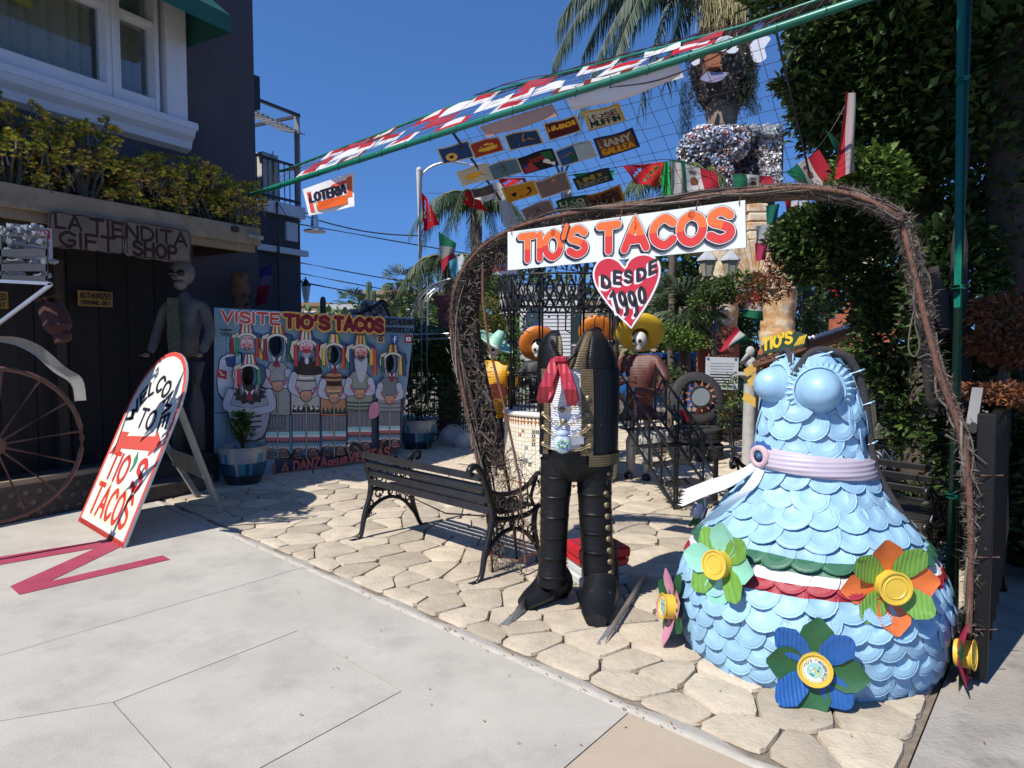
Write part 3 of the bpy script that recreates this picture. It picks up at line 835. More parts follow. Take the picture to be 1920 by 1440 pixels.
# ---- jade plants on the porch roof
JC = [(.46, .43, .06), (.36, .37, .05), (.55, .46, .08), (.45, .26, .08), (.2, .22, .03), (.34, .35, .05)]
jl = ['shaggy jade plant at the far end of the porch roof beside the green pipe', 'jade plant with pale forked stems above the word TIENDITA', 'low jade plant between two taller ones over the gift shop sign',
  'tall jade plant crowding the left window corner', 'jade plant at the left edge of the frame above the carriage', 'jade plant running out of view over the porch']
def jade(s0, s1, hgt, lb):
 t = thing('jade_plant', lb, 'plant', W((s0 + s1) / 2, 2.87, .5), 'jade plants on the porch roof')
 st = MB(); lf = MB()
 roots = [W(R.uniform(s0 + .1, s1 - .1), 2.88, R.uniform(.2, .8)) for _ in range(5)]
 tips = []
 for _ in range(int((s1 - s0) * 165)):
  s = R.uniform(s0 - .04, s1 + .04); o = R.uniform(.06, .9)
  e = 1 - abs((s - (s0 + s1) / 2) / ((s1 - s0) / 2 + .06)) ** 3 * .5
  top = 2.98 + hgt * e * (1 - abs(o - .5) * .5) + .1 * math.sin(s * 9 + 1) * math.sin(o * 7 + s * 3) + R.uniform(-.06, .06)
  z = 2.93 + (top - 2.93) * (1 - R.random() ** 1.7 * .95)
  if o > .8: z = min(z, 2.95 + (1.0 - o) * 2.4)
  c0 = W(s, z, o)
  for _ in range(15):
   d_ = V((R.gauss(0, 1), R.gauss(0, 1), R.gauss(.5, .8))).normalized(); tips.append(c0 + d_ * R.uniform(.035, .075))
 for r_ in roots:
  for _ in range(4):
   q = R.choice(tips)
   m_ = r_.lerp(q, .45) + V((R.uniform(-.05, .05), R.uniform(-.05, .05), .05))
   st.tube([r_, m_, q], [.026, .014, .004], 5)
 for q in tips:
  if R.random() < .1: st.tube([q - V((R.uniform(-.06, .06), R.uniform(-.06, .06), R.uniform(.08, .16))), q], [.008, .005], 4)
  lf.col = vc(R.choice(JC), .3)
  k = R.randint(5, 7); a0 = R.uniform(0, 6)
  for i in range(k):
   a = a0 + i * 2 * PI / k; el = R.uniform(.3, 1.1)
   lf.leaf(q, V((math.cos(a), math.sin(a), el)), V((0, 0, 1)), R.uniform(.022, .04), R.uniform(.018, .03), .35)
  lf.leaf(q, V((R.uniform(-.3, .3), R.uniform(-.3, .3), 1)), V((1, 0, 0)), .035, .02)
 st.build('stem', mat('pale_stem', (.13, .11, .08), .8, var=.2, bump=.2), t)
 lf.build('foliage', FOLS, t)
for (a_, b_, h_), lb in zip(((.62, 1.2, .52), (1.15, 1.75, .62), (1.7, 2.25, .56), (2.2, 2.95, .72), (2.9, 3.6, .8), (3.55, 4.1, .8)), jl): jade(a_, b_, h_, lb)
# ================================================================ MURAL
CP = V((0, 0, CAMZ))
def tracer(o, n, x0, y0, k):
 o = V(o); n = V(n).normalized()
 if (CP - o).dot(n) < 0: n = -n
 def f(cx, cy, h=0.):
  d = at(x0 + cx / k, y0 + cy / k, 1.) - CP
  return CP + d * ((o - CP).dot(n) / d.dot(n)) + n * h
 return f
m0 = G(400, 903); md = V((.79, .62, 0)).normalized(); mn = V((md.y, -md.x, 0))
mu = thing('painted_mural', 'tall photo-board mural of masked dancers in ribbon hats reading VISITE TIOS TACOS', 'mural', m0)
T = tracer(m0, mn, 360, 540, 3.6)
holes = [(567, 385, 46, 74), (952, 450, 42, 62), (375, 592, 46, 78), (1333, 507, 34, 64)]
outer = [(150, 132), (1505, 203), (1440, 760), (1395, 1125), (560, 1255), (150, 1310)]
def ov(cx, cy, rx, ry, n=14): return [(cx + rx * math.cos(2 * PI * i / n), cy + ry * math.sin(2 * PI * i / n)) for i in range(n)]
from mathutils.geometry import tessellate_polygon
loops = [[V((x, y, 0)) for x, y in outer]] + [[V((x, y, 0)) for x, y in ov(*h_)] for h_ in holes]
tri = tessellate_polygon(loops)
fl = [p for l in loops for p in l]
mb = MB()
mb.add([T(p.x, p.y, 0) for p in fl], [tuple(t_) for t_ in tri]); mb.add([T(p.x, p.y, -.018) for p in fl], [tuple(t_)[::-1] for t_ in tri])
o_ = 0
nn = len(fl)
fs = []
for l in loops:
 k = len(l); fs += [(o_ + i, o_ + (i + 1) % k, nn + o_ + (i + 1) % k, nn + o_ + i) for i in range(k)]; o_ += k
mb.f += fs; mb.c += [(.8, .8, .8)] * len(fs)
mb.build('board', mat('mural_blue', (.26, .41, .49), .65, var=.12, scale=3, stain=(3, .5, .8, (.14, .24, .33), .5)), mu)
a = Art(T, .002)
INK = '14161a'
a.r(150, 840, 470, 846, INK); a.r(1370, 742, 1440, 750, INK)
a.p([(1200, 760), (1438, 752), (1400, 1120), (560, 1250), (560, 1150), (1200, 1080)], '3c424c')
def rib_hat(a, cx, y0, s, cols, side):
 """ribbon hat: striped crown, pale brim rings, hanging ribbons"""
 w = 50 * s; b = y0 + 75 * s
 # side rolls
 for sg in (-1, 1):
  a.p([(cx + sg * 45 * s, y0 + 55 * s), (cx + sg * 105 * s, y0 + 75 * s), (cx + sg * 118 * s, y0 + 150 * s), (cx + sg * 95 * s, y0 + 205 * s), (cx + sg * 60 * s, y0 + 200 * s), (cx + sg * 55 * s, y0 + 110 * s)], INK)
  a.p([(cx + sg * 48 * s, y0 + 60 * s), (cx + sg * 99 * s, y0 + 79 * s), (cx + sg * 111 * s, y0 + 150 * s), (cx + sg * 92 * s, y0 + 198 * s), (cx + sg * 63 * s, y0 + 195 * s), (cx + sg * 58 * s, y0 + 110 * s)], 'c4b89a' if sg < 0 else '3a4a66')
 a.p([(cx - w - 6, b + 4), (cx - w * .72, y0 - 3), (cx, y0 - 9), (cx + w * .72, y0 - 3), (cx + w + 6, b + 4)], INK)
 n = len(cols)
 for i, c in enumerate(cols):
  t0, t1 = i / n * 2 - 1, (i + 1) / n * 2 - 1
  a.p([(cx + t0 * w, b), (cx + t0 * w * .7, y0), (cx + t1 * w * .7, y0), (cx + t1 * w, b)], c)
 a.l([(cx + 68 * s * math.cos(t_), b + 48 * s - 52 * s * math.sin(t_)) for t_ in [PI * i / 10 for i in range(11)]], 20 * s, INK)
 a.l([(cx + 68 * s * math.cos(t_), b + 48 * s - 52 * s * math.sin(t_)) for t_ in [PI * i / 10 for i in range(11)]], 15 * s, 'd0c8ae')
 for k, (dx, ln, c) in enumerate(side):
  x = cx + dx * s; pts = [(x - 10 * s, b + 25 * s), (x + 10 * s, b + 22 * s), (x + 13 * s, b + ln * s), (x, b + (ln - 12) * s), (x - 12 * s, b + ln * s)]
  a.p([(p[0] + (3 if p[0] > x else -3), p[1]) for p in pts], INK); a.p(pts, c)
def face(a, cx, cy, s, c='d89a94', beard='8d8f92', bl=60, moust=True):
 a.e(cx, cy, 50 * s, 68 * s, INK); a.e(cx, cy, 47 * s, 65 * s, c)
 a.p([(cx - 48 * s, cy - 20 * s), (cx - 40 * s, cy - 62 * s), (cx, cy - 72 * s), (cx + 40 * s, cy - 62 * s), (cx + 48 * s, cy - 20 * s), (cx + 20 * s, cy - 50 * s), (cx - 20 * s, cy - 48 * s)], beard)
 for sg in (-1, 1):
  a.e(cx + sg * 20 * s, cy - 12 * s, 13 * s, 9 * s, 'eae4dc'); a.e(cx + sg * 19 * s, cy - 11 * s, 5 * s, 6 * s, '2a1a18')
  a.l([(cx + sg * 34 * s, cy - 28 * s), (cx + sg * 12 * s, cy - 32 * s)], 5 * s, '4a3c38'); a.e(cx + sg * 24 * s, cy + 14 * s, 12 * s, 9 * s, 'c4605e')
  a.l([(cx + sg * 10 * s, cy + 14 * s), (cx + sg * 26 * s, cy + 26 * s)], 3 * s, '8a4a46')
 a.p([(cx - 5 * s, cy - 12 * s), (cx + 5 * s, cy - 12 * s), (cx + 12 * s, cy + 16 * s), (cx, cy + 20 * s), (cx - 12 * s, cy + 16 * s)], 'c9837c')
 a.p([(cx - 30 * s, cy + 44 * s), (cx + 30 * s, cy + 44 * s), (cx + 14 * s, cy + (70 + bl) * s), (cx, cy + (84 + bl) * s), (cx - 14 * s, cy + (70 + bl) * s)], beard, True)
 if moust: a.p([(cx - 34 * s, cy + 46 * s), (cx - 16 * s, cy + 26 * s), (cx, cy + 30 * s), (cx + 16 * s, cy + 26 * s), (cx + 34 * s, cy + 46 * s), (cx, cy + 40 * s)], '55504e')
 a.e(cx, cy + 44 * s, 17 * s, 8 * s, '5a1c20'); a.r(cx - 8 * s, cy + 38 * s, cx - 1 * s, cy + 44 * s, 'ece4d4'); a.r(cx + 3 * s, cy + 38 * s, cx + 9 * s, cy + 44 * s, 'ece4d4')
def zig(a, x0, x1, y, h_, n, c):
 pts = []
 for i in range(n): pts += [(x0 + (x1 - x0) * i / n, y), (x0 + (x1 - x0) * (i + .5) / n, y - h_)]
 a.p(pts + [(x1, y), (x1, y + h_ * .25), (x0, y + h_ * .25)], c)
def dancer(a, cx, yb, s, pon, stripes, yw, ypon, yfoot, w=88, skirt='55565a', bands=('8fb9b6', 'a85a5c', '5c7f8e'), legs=True):
 """body: yb shoulder line, yw hands, ypon hem of the poncho, yfoot soles"""
 ww = w * s
 # cape sleeves
 a.p([(cx - ww * .5, yb), (cx + ww * .5, yb), (cx + ww * 1.08, yb + 60 * s), (cx + ww * 1.02, ypon), (cx - ww * 1.02, ypon), (cx - ww * 1.08, yb + 60 * s)], INK)
 a.p([(cx - ww * .46, yb + 4), (cx + ww * .46, yb + 4), (cx + ww * 1.0, yb + 62 * s), (cx + ww * .96, ypon - 5), (cx - ww * .96, ypon - 5), (cx - ww * 1.0, yb + 62 * s)], pon)
 for (y, h_, c, kind) in stripes:
  x0, x1 = cx - ww * .94, cx + ww * .94
  if kind == 'z': zig(a, x0, x1, y, h_, 6, c)
  elif kind == 'd':
   for i in range(5): a.e(x0 + (i + .5) * (x1 - x0) / 5, y, h_ * .5, h_ * .5, c, 6)
  else: a.l([(x0, y), (cx, y + 6), (x1, y)], h_, c)
 if legs:
  for sg in (-1, 1):
   xa, xb = (cx - ww * .9, cx - 4) if sg < 0 else (cx + 4, cx + ww * .9)
   a.p([(xa - 4, ypon - 2), (xb + 4, ypon - 2), (xb + 2, yfoot - 62 * s), (xa, yfoot - 58 * s)], INK)
   hh = yfoot - 66 * s - ypon
   for k in range(9): a.l([(xa + (k + .5) * (xb - xa) / 9, ypon), (xa + (k + .5) * (xb - xa) / 9, ypon + hh * .5)], 4.5 * s, '8c8d8e')
   y = ypon + hh * .5
   for k, c in enumerate(bands):
    a.r(xa, y, xb, y + hh * .165, c); zig(a, xa, xb, y + hh * .165, hh * .1, 5, ('d8d2c4', '303438', 'b8b2a4')[k % 3]); y += hh * .168
   fx = (xa + xb) / 2
   a.p([(fx - 22 * s, yfoot - 62 * s), (fx + 22 * s, yfoot - 60 * s), (fx + sg * 40 * s + 8, yfoot - 14 * s), (fx + 34 * s, yfoot), (fx - 34 * s, yfoot), (fx + sg * 20 * s - 30 * s, yfoot - 20 * s)], INK, True)
   a.p([(fx - 16 * s, yfoot - 58 * s), (fx + 16 * s, yfoot - 56 * s), (fx + sg * 34 * s, yfoot - 16 * s), (fx + 26 * s, yfoot - 6 * s), (fx - 26 * s, yfoot - 6 * s)], '97675a', True)
   for k in range(3): a.l([(fx - 26 * s, yfoot - (12 + 13 * k) * s), (fx + 26 * s, yfoot - (20 + 12 * k) * s)], 6 * s, '3a3230')
 # cane
 a.l([(cx, yw + 10), (cx + 2, yfoot + 6)], 13 * s, INK); a.l([(cx, yw + 10), (cx + 2, yfoot + 4)], 8 * s, '9a917c')
 # arms
 for sg in (-1, 1):
  arm = [(cx + sg * ww * .8, yb + 62 * s), (cx + sg * ww * .95, yb + 140 * s), (cx + sg * 30 * s, yw - 4)]
  a.l(arm, 50 * s, INK, True); a.l(arm, 43 * s, 'a9abb0', True)
  mxy = (cx + sg * 52 * s, yw - 22 * s)
  a.l([(mxy[0] - 12 * s, mxy[1] - 26 * s), (mxy[0] + 10 * s, mxy[1] + 18 * s)] if sg < 0 else [(mxy[0] + 12 * s, mxy[1] - 26 * s), (mxy[0] - 10 * s, mxy[1] + 18 * s)], 14 * s, 'b4585a')
  a.l([(mxy[0] - 4 * s, mxy[1] - 26 * s), (mxy[0] + 14 * s, mxy[1] + 12 * s)] if sg < 0 else [(mxy[0] + 4 * s, mxy[1] - 26 * s), (mxy[0] - 14 * s, mxy[1] + 12 * s)], 5 * s, '3c6e70')
 a.p([(cx - 34 * s, yw - 22 * s), (cx + 30 * s, yw - 26 * s), (cx + 36 * s, yw + 14 * s), (cx + 18 * s, yw + 40 * s), (cx - 22 * s, yw + 38 * s), (cx - 38 * s, yw + 8 * s)], INK, True)
 a.p([(cx - 30 * s, yw - 18 * s), (cx + 26 * s, yw - 22 * s), (cx + 31 * s, yw + 13 * s), (cx + 15 * s, yw + 35 * s), (cx - 19 * s, yw + 33 * s), (cx - 33 * s, yw + 7 * s)], 'b98a6c', True)
 for k in range(4): a.l([(cx + (-18 + 12 * k) * s, yw + 2 * s), (cx + (-15 + 10 * k) * s, yw + 30 * s)], 2.5 * s, '5a3c30')
def tie(a, cx, y, s):
 a.p([(cx - 34 * s, y - 20 * s), (cx, y + 4 * s), (cx + 34 * s, y - 20 * s), (cx + 12 * s, y + 30 * s), (cx - 12 * s, y + 30 * s)], 'c8c4bc')
 a.p([(cx - 7 * s, y - 8 * s), (cx + 7 * s, y - 8 * s), (cx + 26 * s, y + 58 * s), (cx + 8 * s, y + 50 * s), (cx, y + 72 * s), (cx - 8 * s, y + 48 * s), (cx - 26 * s, y + 56 * s)], '7c262e')
def ring_hair(a, cx, cy, rx, ry, c='77797c'):
 for sg in (-1, 1):
  for k in range(4): a.l([(cx + sg * (rx + 3 + k * 4), cy - ry * .5), (cx + sg * (rx + 6 + k * 5), cy + ry * .5), (cx + sg * (rx * .8 + k * 6), cy + ry * 1.35 + k * 8)], 5, (c, 'a8a8aa', '55575a')[k % 3], True)
 a.l([(x, y) for x, y in ov(cx, cy, rx + 4, ry + 4, 20)] + [(cx + rx + 4, cy)], 7, '2a2b2e')
MX = ['b83c3a', 'd8d0bc', '3c8a5c', 'd8d0bc', 'b83c3a', 'c0b8a4', '384a70']
MY = ['384a70', 'd2ac48', 'b83c3a', 'd8d0bc', '3c7a50', 'd2ac48', 'b83c3a']
# back row, left to right
a.p([(200, 460), (340, 440), (300, 760), (190, 740), (165, 640), (175, 540)], INK, True)
a.p([(205, 466), (330, 450), (290, 750), (196, 732), (172, 640), (182, 545)], 'b9bcc0', True)
a.p([(220, 470), (300, 455), (290, 540), (235, 530)], '33466e'); a.p([(168, 545), (235, 560), (232, 618), (165, 600)], 'a83038'); a.l([(180, 560), (200, 575), (196, 585), (218, 590)], 6, 'd8d0c4')
face(a, 370, 372, .95, 'd39a92', '8b8d90', 20); rib_hat(a, 368, 238, 1.0, MX, [(-100, 140, '8c2c34'), (-68, 150, '3c8a5c'), (70, 160, 'b83c3a'), (98, 175, 'd2ac48')])
dancer(a, 575, 500, 1.05, '8f8d86', [(560, 5, '4c4c4c', 'd'), (585, 5, '4c4c4c', 'd'), (820, 7, '4c4c4c', 'd'), (838, 6, '4c4c4c', 'd')], 655, 860, 1150, 84)
a.p([(500, 862), (640, 862), (630, 950), (505, 955)], '2c2d30')
for k in range(14): a.l([(505 + k * 10, 866), (505 + k * 10, 950)], 4, '8c8d8e')
tie(a, 567, 478, 1.0); ring_hair(a, 567, 385, 46, 74); rib_hat(a, 570, 245, 1.0, MY, [(-80, 175, '8c2c34'), (80, 185, '2c6a4c'), (104, 190, '33466e')])
dancer(a, 765, 520, 1.1, 'a8a394', [(575, 9, '26241f', 'l'), (600, 9, 'd8d0bc', 'l'), (622, 9, '26241f', 'l'), (830, 46, '26241f', 'z'), (812, 15, 'e0dccc', 'd')], 720, 855, 1150, 92)
a.p([(700, 500), (830, 500), (870, 580), (700, 580)], '231f1d', True)
face(a, 765, 388, .98, 'dba09c', '9a9a9c', 12, False); a.e(765, 425, 34, 16, 'a03438'); a.p([(720, 462), (765, 485), (810, 462), (795, 560), (765, 590), (735, 560)], '2b2523'); a.e(768, 492, 14, 22, 'c8c6c2')
rib_hat(a, 765, 283, 1.0, MX, [(-72, 175, 'b83c3a'), (74, 175, 'b83c3a'), (100, 175, '2c6a4c')])
dancer(a, 950, 570, 1.0, 'a87a56', [(600, 14, '3a201a', 'l'), (640, 34, '3a201a', 'l'), (690, 12, 'c8a47c', 'l'), (840, 40, '1f3a30', 'z'), (858, 8, '8c3430', 'l')], 735, 865, 1130, 90)
tie(a, 955, 530, .85); ring_hair(a, 952, 450, 42, 62); rib_hat(a, 950, 312, .92, ['3c7a50', 'd2ac48', 'd8d0bc', 'b83c3a', 'd2ac48', '3c7a50'], [(-78, 160, 'd2ac48'), (66, 180, 'c4503c'), (96, 180, '3c8a5c')])
dancer(a, 1120, 560, .98, '85887a', [(770, 10, '23402e', 'l'), (795, 10, '23402e', 'l'), (818, 10, '23402e', 'l')], 705, 835, 1100, 90)
face(a, 1128, 425, .95, 'c98e80', '5e6063', 10); a.p([(1085, 470), (1128, 500), (1170, 468), (1160, 580), (1128, 640), (1098, 580)], 'a9abac', True); a.e(1131, 470, 16, 8, '4a1418')
rib_hat(a, 1125, 320, .92, ['384a70', 'd2ac48', 'b83c3a', 'd2ac48', '384a70', 'd2ac48', '3c7a50'], [(-70, 200, '384a70'), (78, 150, 'd2ac48'), (102, 220, 'c4503c')])
dancer(a, 1318, 600, .88, '6d6f70', [(760, 6, '9fa09c', 'l'), (790, 6, '9fa09c', 'l'), (815, 6, '9fa09c', 'l')], 745, 838, 1075, 88)
a.p([(1190, 785), (1240, 770), (1240, 860), (1180, 875)], 'c07a86', True)
tie(a, 1333, 585, .75); ring_hair(a, 1333, 507, 34, 64); rib_hat(a, 1340, 382, .82, ['2c6a4c', 'd2ac48', 'b83c3a', '384a70', 'd2ac48', '384a70'], [(-84, 160, '2c5a44'), (62, 180, 'd2ac48'), (92, 190, '33466e')])
# front row figure
a.p([(240, 690), (330, 660), (430, 665), (520, 700), (525, 800), (470, 1010), (300, 1010), (215, 800)], INK, True)
a.p([(246, 696), (330, 668), (430, 672), (512, 706), (517, 800), (462, 1000), (306, 1000), (223, 800)], '878b92', True)
for y in (870, 905, 940): a.l([(330, y), (450, y - 10)], 12, '30302e')
jag = []
for i in range(22):
 t_ = 2 * PI * i / 22; r_ = (118 if i % 2 else 92); jag.append((375 + r_ * math.cos(t_), 715 + r_ * .62 * math.sin(t_)))
a.p(jag, '231f1d')
for sg in (-1, 1):
 arm = [(375 + sg * 130, 700), (375 + sg * 150, 800), (375 + sg * 40, 830)]; a.l(arm, 56, INK, True); a.l(arm, 49, '9a9fa6', True)
a.e(350, 830, 34, 22, 'a8a6a0'); a.e(395, 835, 34, 20, '9a9890')
tie(a, 375, 700, 1.0); ring_hair(a, 375, 592, 46, 78); rib_hat(a, 372, 447, 1.0, MX[::-1], [(-88, 160, 'c08a94'), (-66, 140, 'b83c3a'), (66, 130, '3c8a5c')])
# titles
TT = lambda x0, y0, sl: (lambda u, v, h=0.: T(u, y0 - v + sl * (u - x0), h))
def title(txt, x0, y0, x1, h_, hw, c, sl=.053, outline=None, **k):
 f = TT(x0, y0, sl)
 if outline:
  a.mb.col = lin(outline[0]); letters(a.mb, txt, f, x0, 0, h_, outline[1], a.z, width=x1 - x0, **k); a.z += .0006
 a.mb.col = lin(c); letters(a.mb, txt, f, x0, 0, h_, hw, a.z, width=x1 - x0, **k); a.z += .0006
title('VISITE', 192, 226, 575, 68, 9, 'b5402c', outline=('cfc8ba', 14))
title("TIO'S", 612, 262, 905, 78, 14, '6c1220', sl=.05, outline=('c8953c', 25))
title('TACOS', 950, 278, 1265, 78, 14, '6c1220', sl=.05, outline=('c8953c', 25))
title('RESTAURANT', 1292, 246, 1488, 38, 5, '0e1216', sl=.03); title('RIVERSIDE,CAL.', 1288, 296, 1485, 28, 4, '0e1216', sl=.03)
title('FONDADO', 180, 290, 258, 13, 2, '14181c', sl=.02); title('1990', 180, 326, 246, 24, 2.4, '14181c', sl=.02)
for sg in (0, 1):
 for k in range(9):
  x = 168 if sg == 0 else 272; y = 265 + k * 12; a.e(x + (8 if k % 2 else -8) + (12 * math.sin(k * .4) * (1 if sg else -1)), y, 7, 3.5, '2f6f5a', 6)
for x, c in ((1253, 'b08a62'), (1347, '2c4a7c'), (1440, '8c2430')):
 a.r(x - 26, 318, x + 26, 370, c)
a.e(1253, 346, 17, 17, '1c1a1a'); a.e(1253, 346, 9, 9, '6c6a6c'); a.r(1228, 318, 1278, 328, '3a2a20')
a.l([(1358, 328), (1348, 330), (1347, 366)], 7, 'd8dce4'); a.l([(1338, 344), (1358, 344)], 6, 'd8dce4'); a.r(1424, 332, 1456, 358, 'd8d4d0'); a.p([(1435, 338), (1449, 345), (1435, 352)], '8c2430')
f = TT(540, 1252, -.16)
for txt, x0, x1, h_ in (('LA', 540, 635, 66), ('DANZA', 670, 890, 66), ('DE', 905, 950, 34), ('LOS', 962, 1025, 40), ('VIEJITAS', 1040, 1310, 60)):
 a.mb.col = lin('3a1c1c'); letters(a.mb, txt, f, x0, 0, h_, 10, a.z, width=x1 - x0); a.z += .0006
 a.mb.col = lin('a4564c'); letters(a.mb, txt, f, x0, 0, h_, 6, a.z, width=x1 - x0); a.z += .0006
MP = mat('mural_paint', None, .6, var=.1, scale=12)
for n_ in MP.node_tree.nodes:
 if n_.type == 'MAP_RANGE': n_.inputs[3].default_value, n_.inputs[4].default_value = 1.35, 1.65
a.build('painting', MP, mu)
mb = MB()
for x in (230, 1380):
 mb = MB(); p = T(x, 230, -.03); q = T(x, 1100, -.03); q.z = .02; mb.bar(p, q, .05, .04); mb.bar(p - V((0, 0, .3)), q - mn * .7, .04, .03); mb.build('support', WOODD, mu)
# ================================================================ POTS
GLZ = mat('two_tone_glaze', None, .25, var=.15, scale=10, spec=.6)
def planter(loc, r, h, label, leaves):
 t = thing('planter_pot', label, 'plant pot', loc)
 mb = MB(); n = 40
 prof = [(.62, 0), (.7, .08), (.82, .3), (.92, .6), (.98, .85), (1.0, .97), (1.03, 1.0), (.98, 1.0), (.92, .93), (.9, .85)]
 vs = []
 def colr(a_, z):
  e = .62 + .16 * math.sin(a_ * 3.3 + 1) + .1 * math.sin(a_ * 9) + .06 * math.sin(a_ * 21)
  return (.015, .022, .03) if z < .45 * e else (.012, .065, .13) if z < e * .75 else ((.05, .2, .28) if z < e else (.33, .34, .34))
 m = len(prof)
 for i, (rr, z) in enumerate(prof):
  for j in range(n):
   a_ = 2 * PI * j / n; q = 1 + (.035 * abs(math.cos(a_ * 9)) if .1 < z < .95 and i < 6 else 0)
   vs.append(V(loc) + V((math.cos(a_) * r * rr * q, math.sin(a_) * r * rr * q, z * h)))
 fs = []; cs = []
 for i in range(m - 1):
  for j in range(n):
   fs.append((i * n + j, i * n + (j + 1) % n, (i + 1) * n + (j + 1) % n, (i + 1) * n + j)); cs.append(colr(2 * PI * j / n, (prof[i][1] + prof[i + 1][1]) / 2))
 mb.add(vs, fs, cs); mb.build('pot', GLZ, t, smooth=True)
 mb = MB(); mb.lathe([(r * .9, h * .86), (.01, h * .9)], 14, loc, cap=False); mb.build('soil', mat('soil', (.04, .03, .02), .95, bump=.6), t)
 pl = holder('plant', t)
 st = MB(); lf = MB()
 for k in range(leaves):
  a_ = R.uniform(0, 6.28); rr = R.uniform(.02, .13); hh = R.uniform(.12, .42)
  top = V(loc) + V((math.cos(a_) * rr, math.sin(a_) * rr, h * .88 + hh))
  if k % 3 == 0: st.tube([V(loc) + V((0, 0, h * .88)), V(loc) + V((math.cos(a_) * rr * .5, math.sin(a_) * rr * .5, h * .9 + hh * .5)), top], [.007, .005, .003], 4)
  lf.col = vc(R.choice([(.09, .17, .04), (.15, .26, .06), (.06, .13, .035)]), .2)
  for i in range(4):
   b_ = R.uniform(0, 6.28); lf.leaf(top, V((math.cos(b_), math.sin(b_), R.uniform(-.2, .8))), V((0, 0, 1)), R.uniform(.06, .11), R.uniform(.03, .045))
 st.build('stem', mat('plant_stem', (.08, .07, .03), .8), pl); lf.build('foliage', FOL, pl)
 return t
planter(G(457, 908), .27, .45, 'blue and grey fluted glazed pot with a leafy plant standing before the mural', 110)
planter(G(783, 842), .285, .46, 'grey and dark glazed pot with a drooping plant right of the mural', 36)
# ================================================================ A-FRAME WELCOME SIGN
BR_, BL_ = G(230, 1029, .02), G(146, 977, .02)
TP_ = at(328, 660, 6.42)
su = (BR_ - BL_).normalized(); SWd = (BR_ - BL_).length
mid = (BR_ + BL_) / 2
sv = (TP_ - mid); sv = (sv - su * sv.dot(su)); SH = sv.length; sv.normalize()
asn = thing('welcome_sign', 'white round-topped A-frame sign reading WELCOME TO TIOS TACOS on the sidewalk', 'sign', mid)
fz = plane(BL_, su, sv)
skew = (TP_ - mid).dot(su)
def edge(k):
 c = .60
 pts = [(k, k), (SWd - k, k)]
 hh = SH * .63
 n = 16
 for i in range(n + 1):
  t = PI * i / n
  pts.append((SWd / 2 + skew * .0 + (SWd / 2 - k) * math.cos(t), hh + (SH - hh - k) * math.sin(t) ** .9))
 return pts
def fzs(u, v, h=0.): return fz(u + skew * (v / SH) ** 1.0, v, h)
mb = MB(); mb.prism([fzs(u, v, -.02) for u, v in edge(0)], fz(0, 0, .02) - fz(0, 0, 0)); mb.build('board', mat('sign_cream', (.62, .6, .53), .6, var=.05, scale=3, bump=.08, stain=(6, .62, .8, (.45, .42, .36), .5)), asn)
a = Art(fzs, .0015)
e_ = edge(.022); a.l(e_ + [e_[0], e_[1]], .042, 'c0453e')
def two(txt, u, v, h, hw, c, **k): a.t(txt, u, v, h, hw, c, **k)
RD = 'b5342f'
k_ = SH / 1.72; w_ = SWd
a.t('TACOS', w_ * .12, .115 * k_, .27 * k_, .034, 'e3cfa4', width=w_ * .76); a.t('TACOS', w_ * .13, .13 * k_, .25 * k_, .023, RD, width=w_ * .74)
a.t('TIO', w_ * .16, .45 * k_, .23 * k_, .022, RD, width=w_ * .38); a.t('S', w_ * .72, .44 * k_, .25 * k_, .027, RD, width=w_ * .14)
a.p([(w_ * .6, .72 * k_), (w_ * .645, .69 * k_), (w_ * .64, .62 * k_), (w_ * .60, .56 * k_), (w_ * .59, .57 * k_), (w_ * .605, .63 * k_), (w_ * .585, .67 * k_)], '2f7f62', True); a.l([(w_ * .615, .71 * k_), (w_ * .6, .74 * k_)], .012, '1c4030')
a.p([(w_ * .1, .88 * k_), (w_ * .27, .89 * k_), (w_ * .25, .85 * k_), (w_ * .78, .91 * k_), (w_ * .80, .96 * k_), (w_ * .95, .86 * k_), (w_ * .8, .73 * k_), (w_ * .79, .78 * k_), (w_ * .25, .73 * k_), (w_ * .24, .69 * k_), (w_ * .05, .65 * k_), (w_ * .12, .76 * k_)], 'bb4a40')
a.t('TO', w_ * .36, .96 * k_, .17 * k_, .015, '15172a', width=w_ * .3)
a.mb.col = lin('15172a'); letters(a.mb, 'WELCOME', fzs, 0, 0, .15 * k_, .016, a.z, width=1.04 * k_, arc=(w_ * .5, .96 * k_, .35 * k_, PI / 2)); a.z += .0006
a.build('lettering', PAINT, asn)
LEGP = mat('grey_painted_wood', (.3, .3, .27), .7, var=.2, bump=.2)
ft = [G(414, 966), G(373, 936)]
for uu, f_ in zip((w_ - .1, .12), ft):
 mb = MB(); mb.bar(fzs(uu, 1.2 * k_, -.04), f_ + V((0, 0, .01)), .035, .05); mb.build('leg', LEGP, asn)
mb = MB(); p_, q_ = fzs(w_ - .1, 1.2 * k_, -.04).lerp(ft[0], .55), fzs(.12, 1.2 * k_, -.04).lerp(ft[1], .55); mb.bar(p_, q_, .02, .16); mb.build('brace', LEGP, asn)
mb = MB(); mb.bar(fzs(.05, .03, -.04), fzs(w_ - .05, .03, -.04), .04, .06); mb.build('bottom_rail', LEGP, asn)
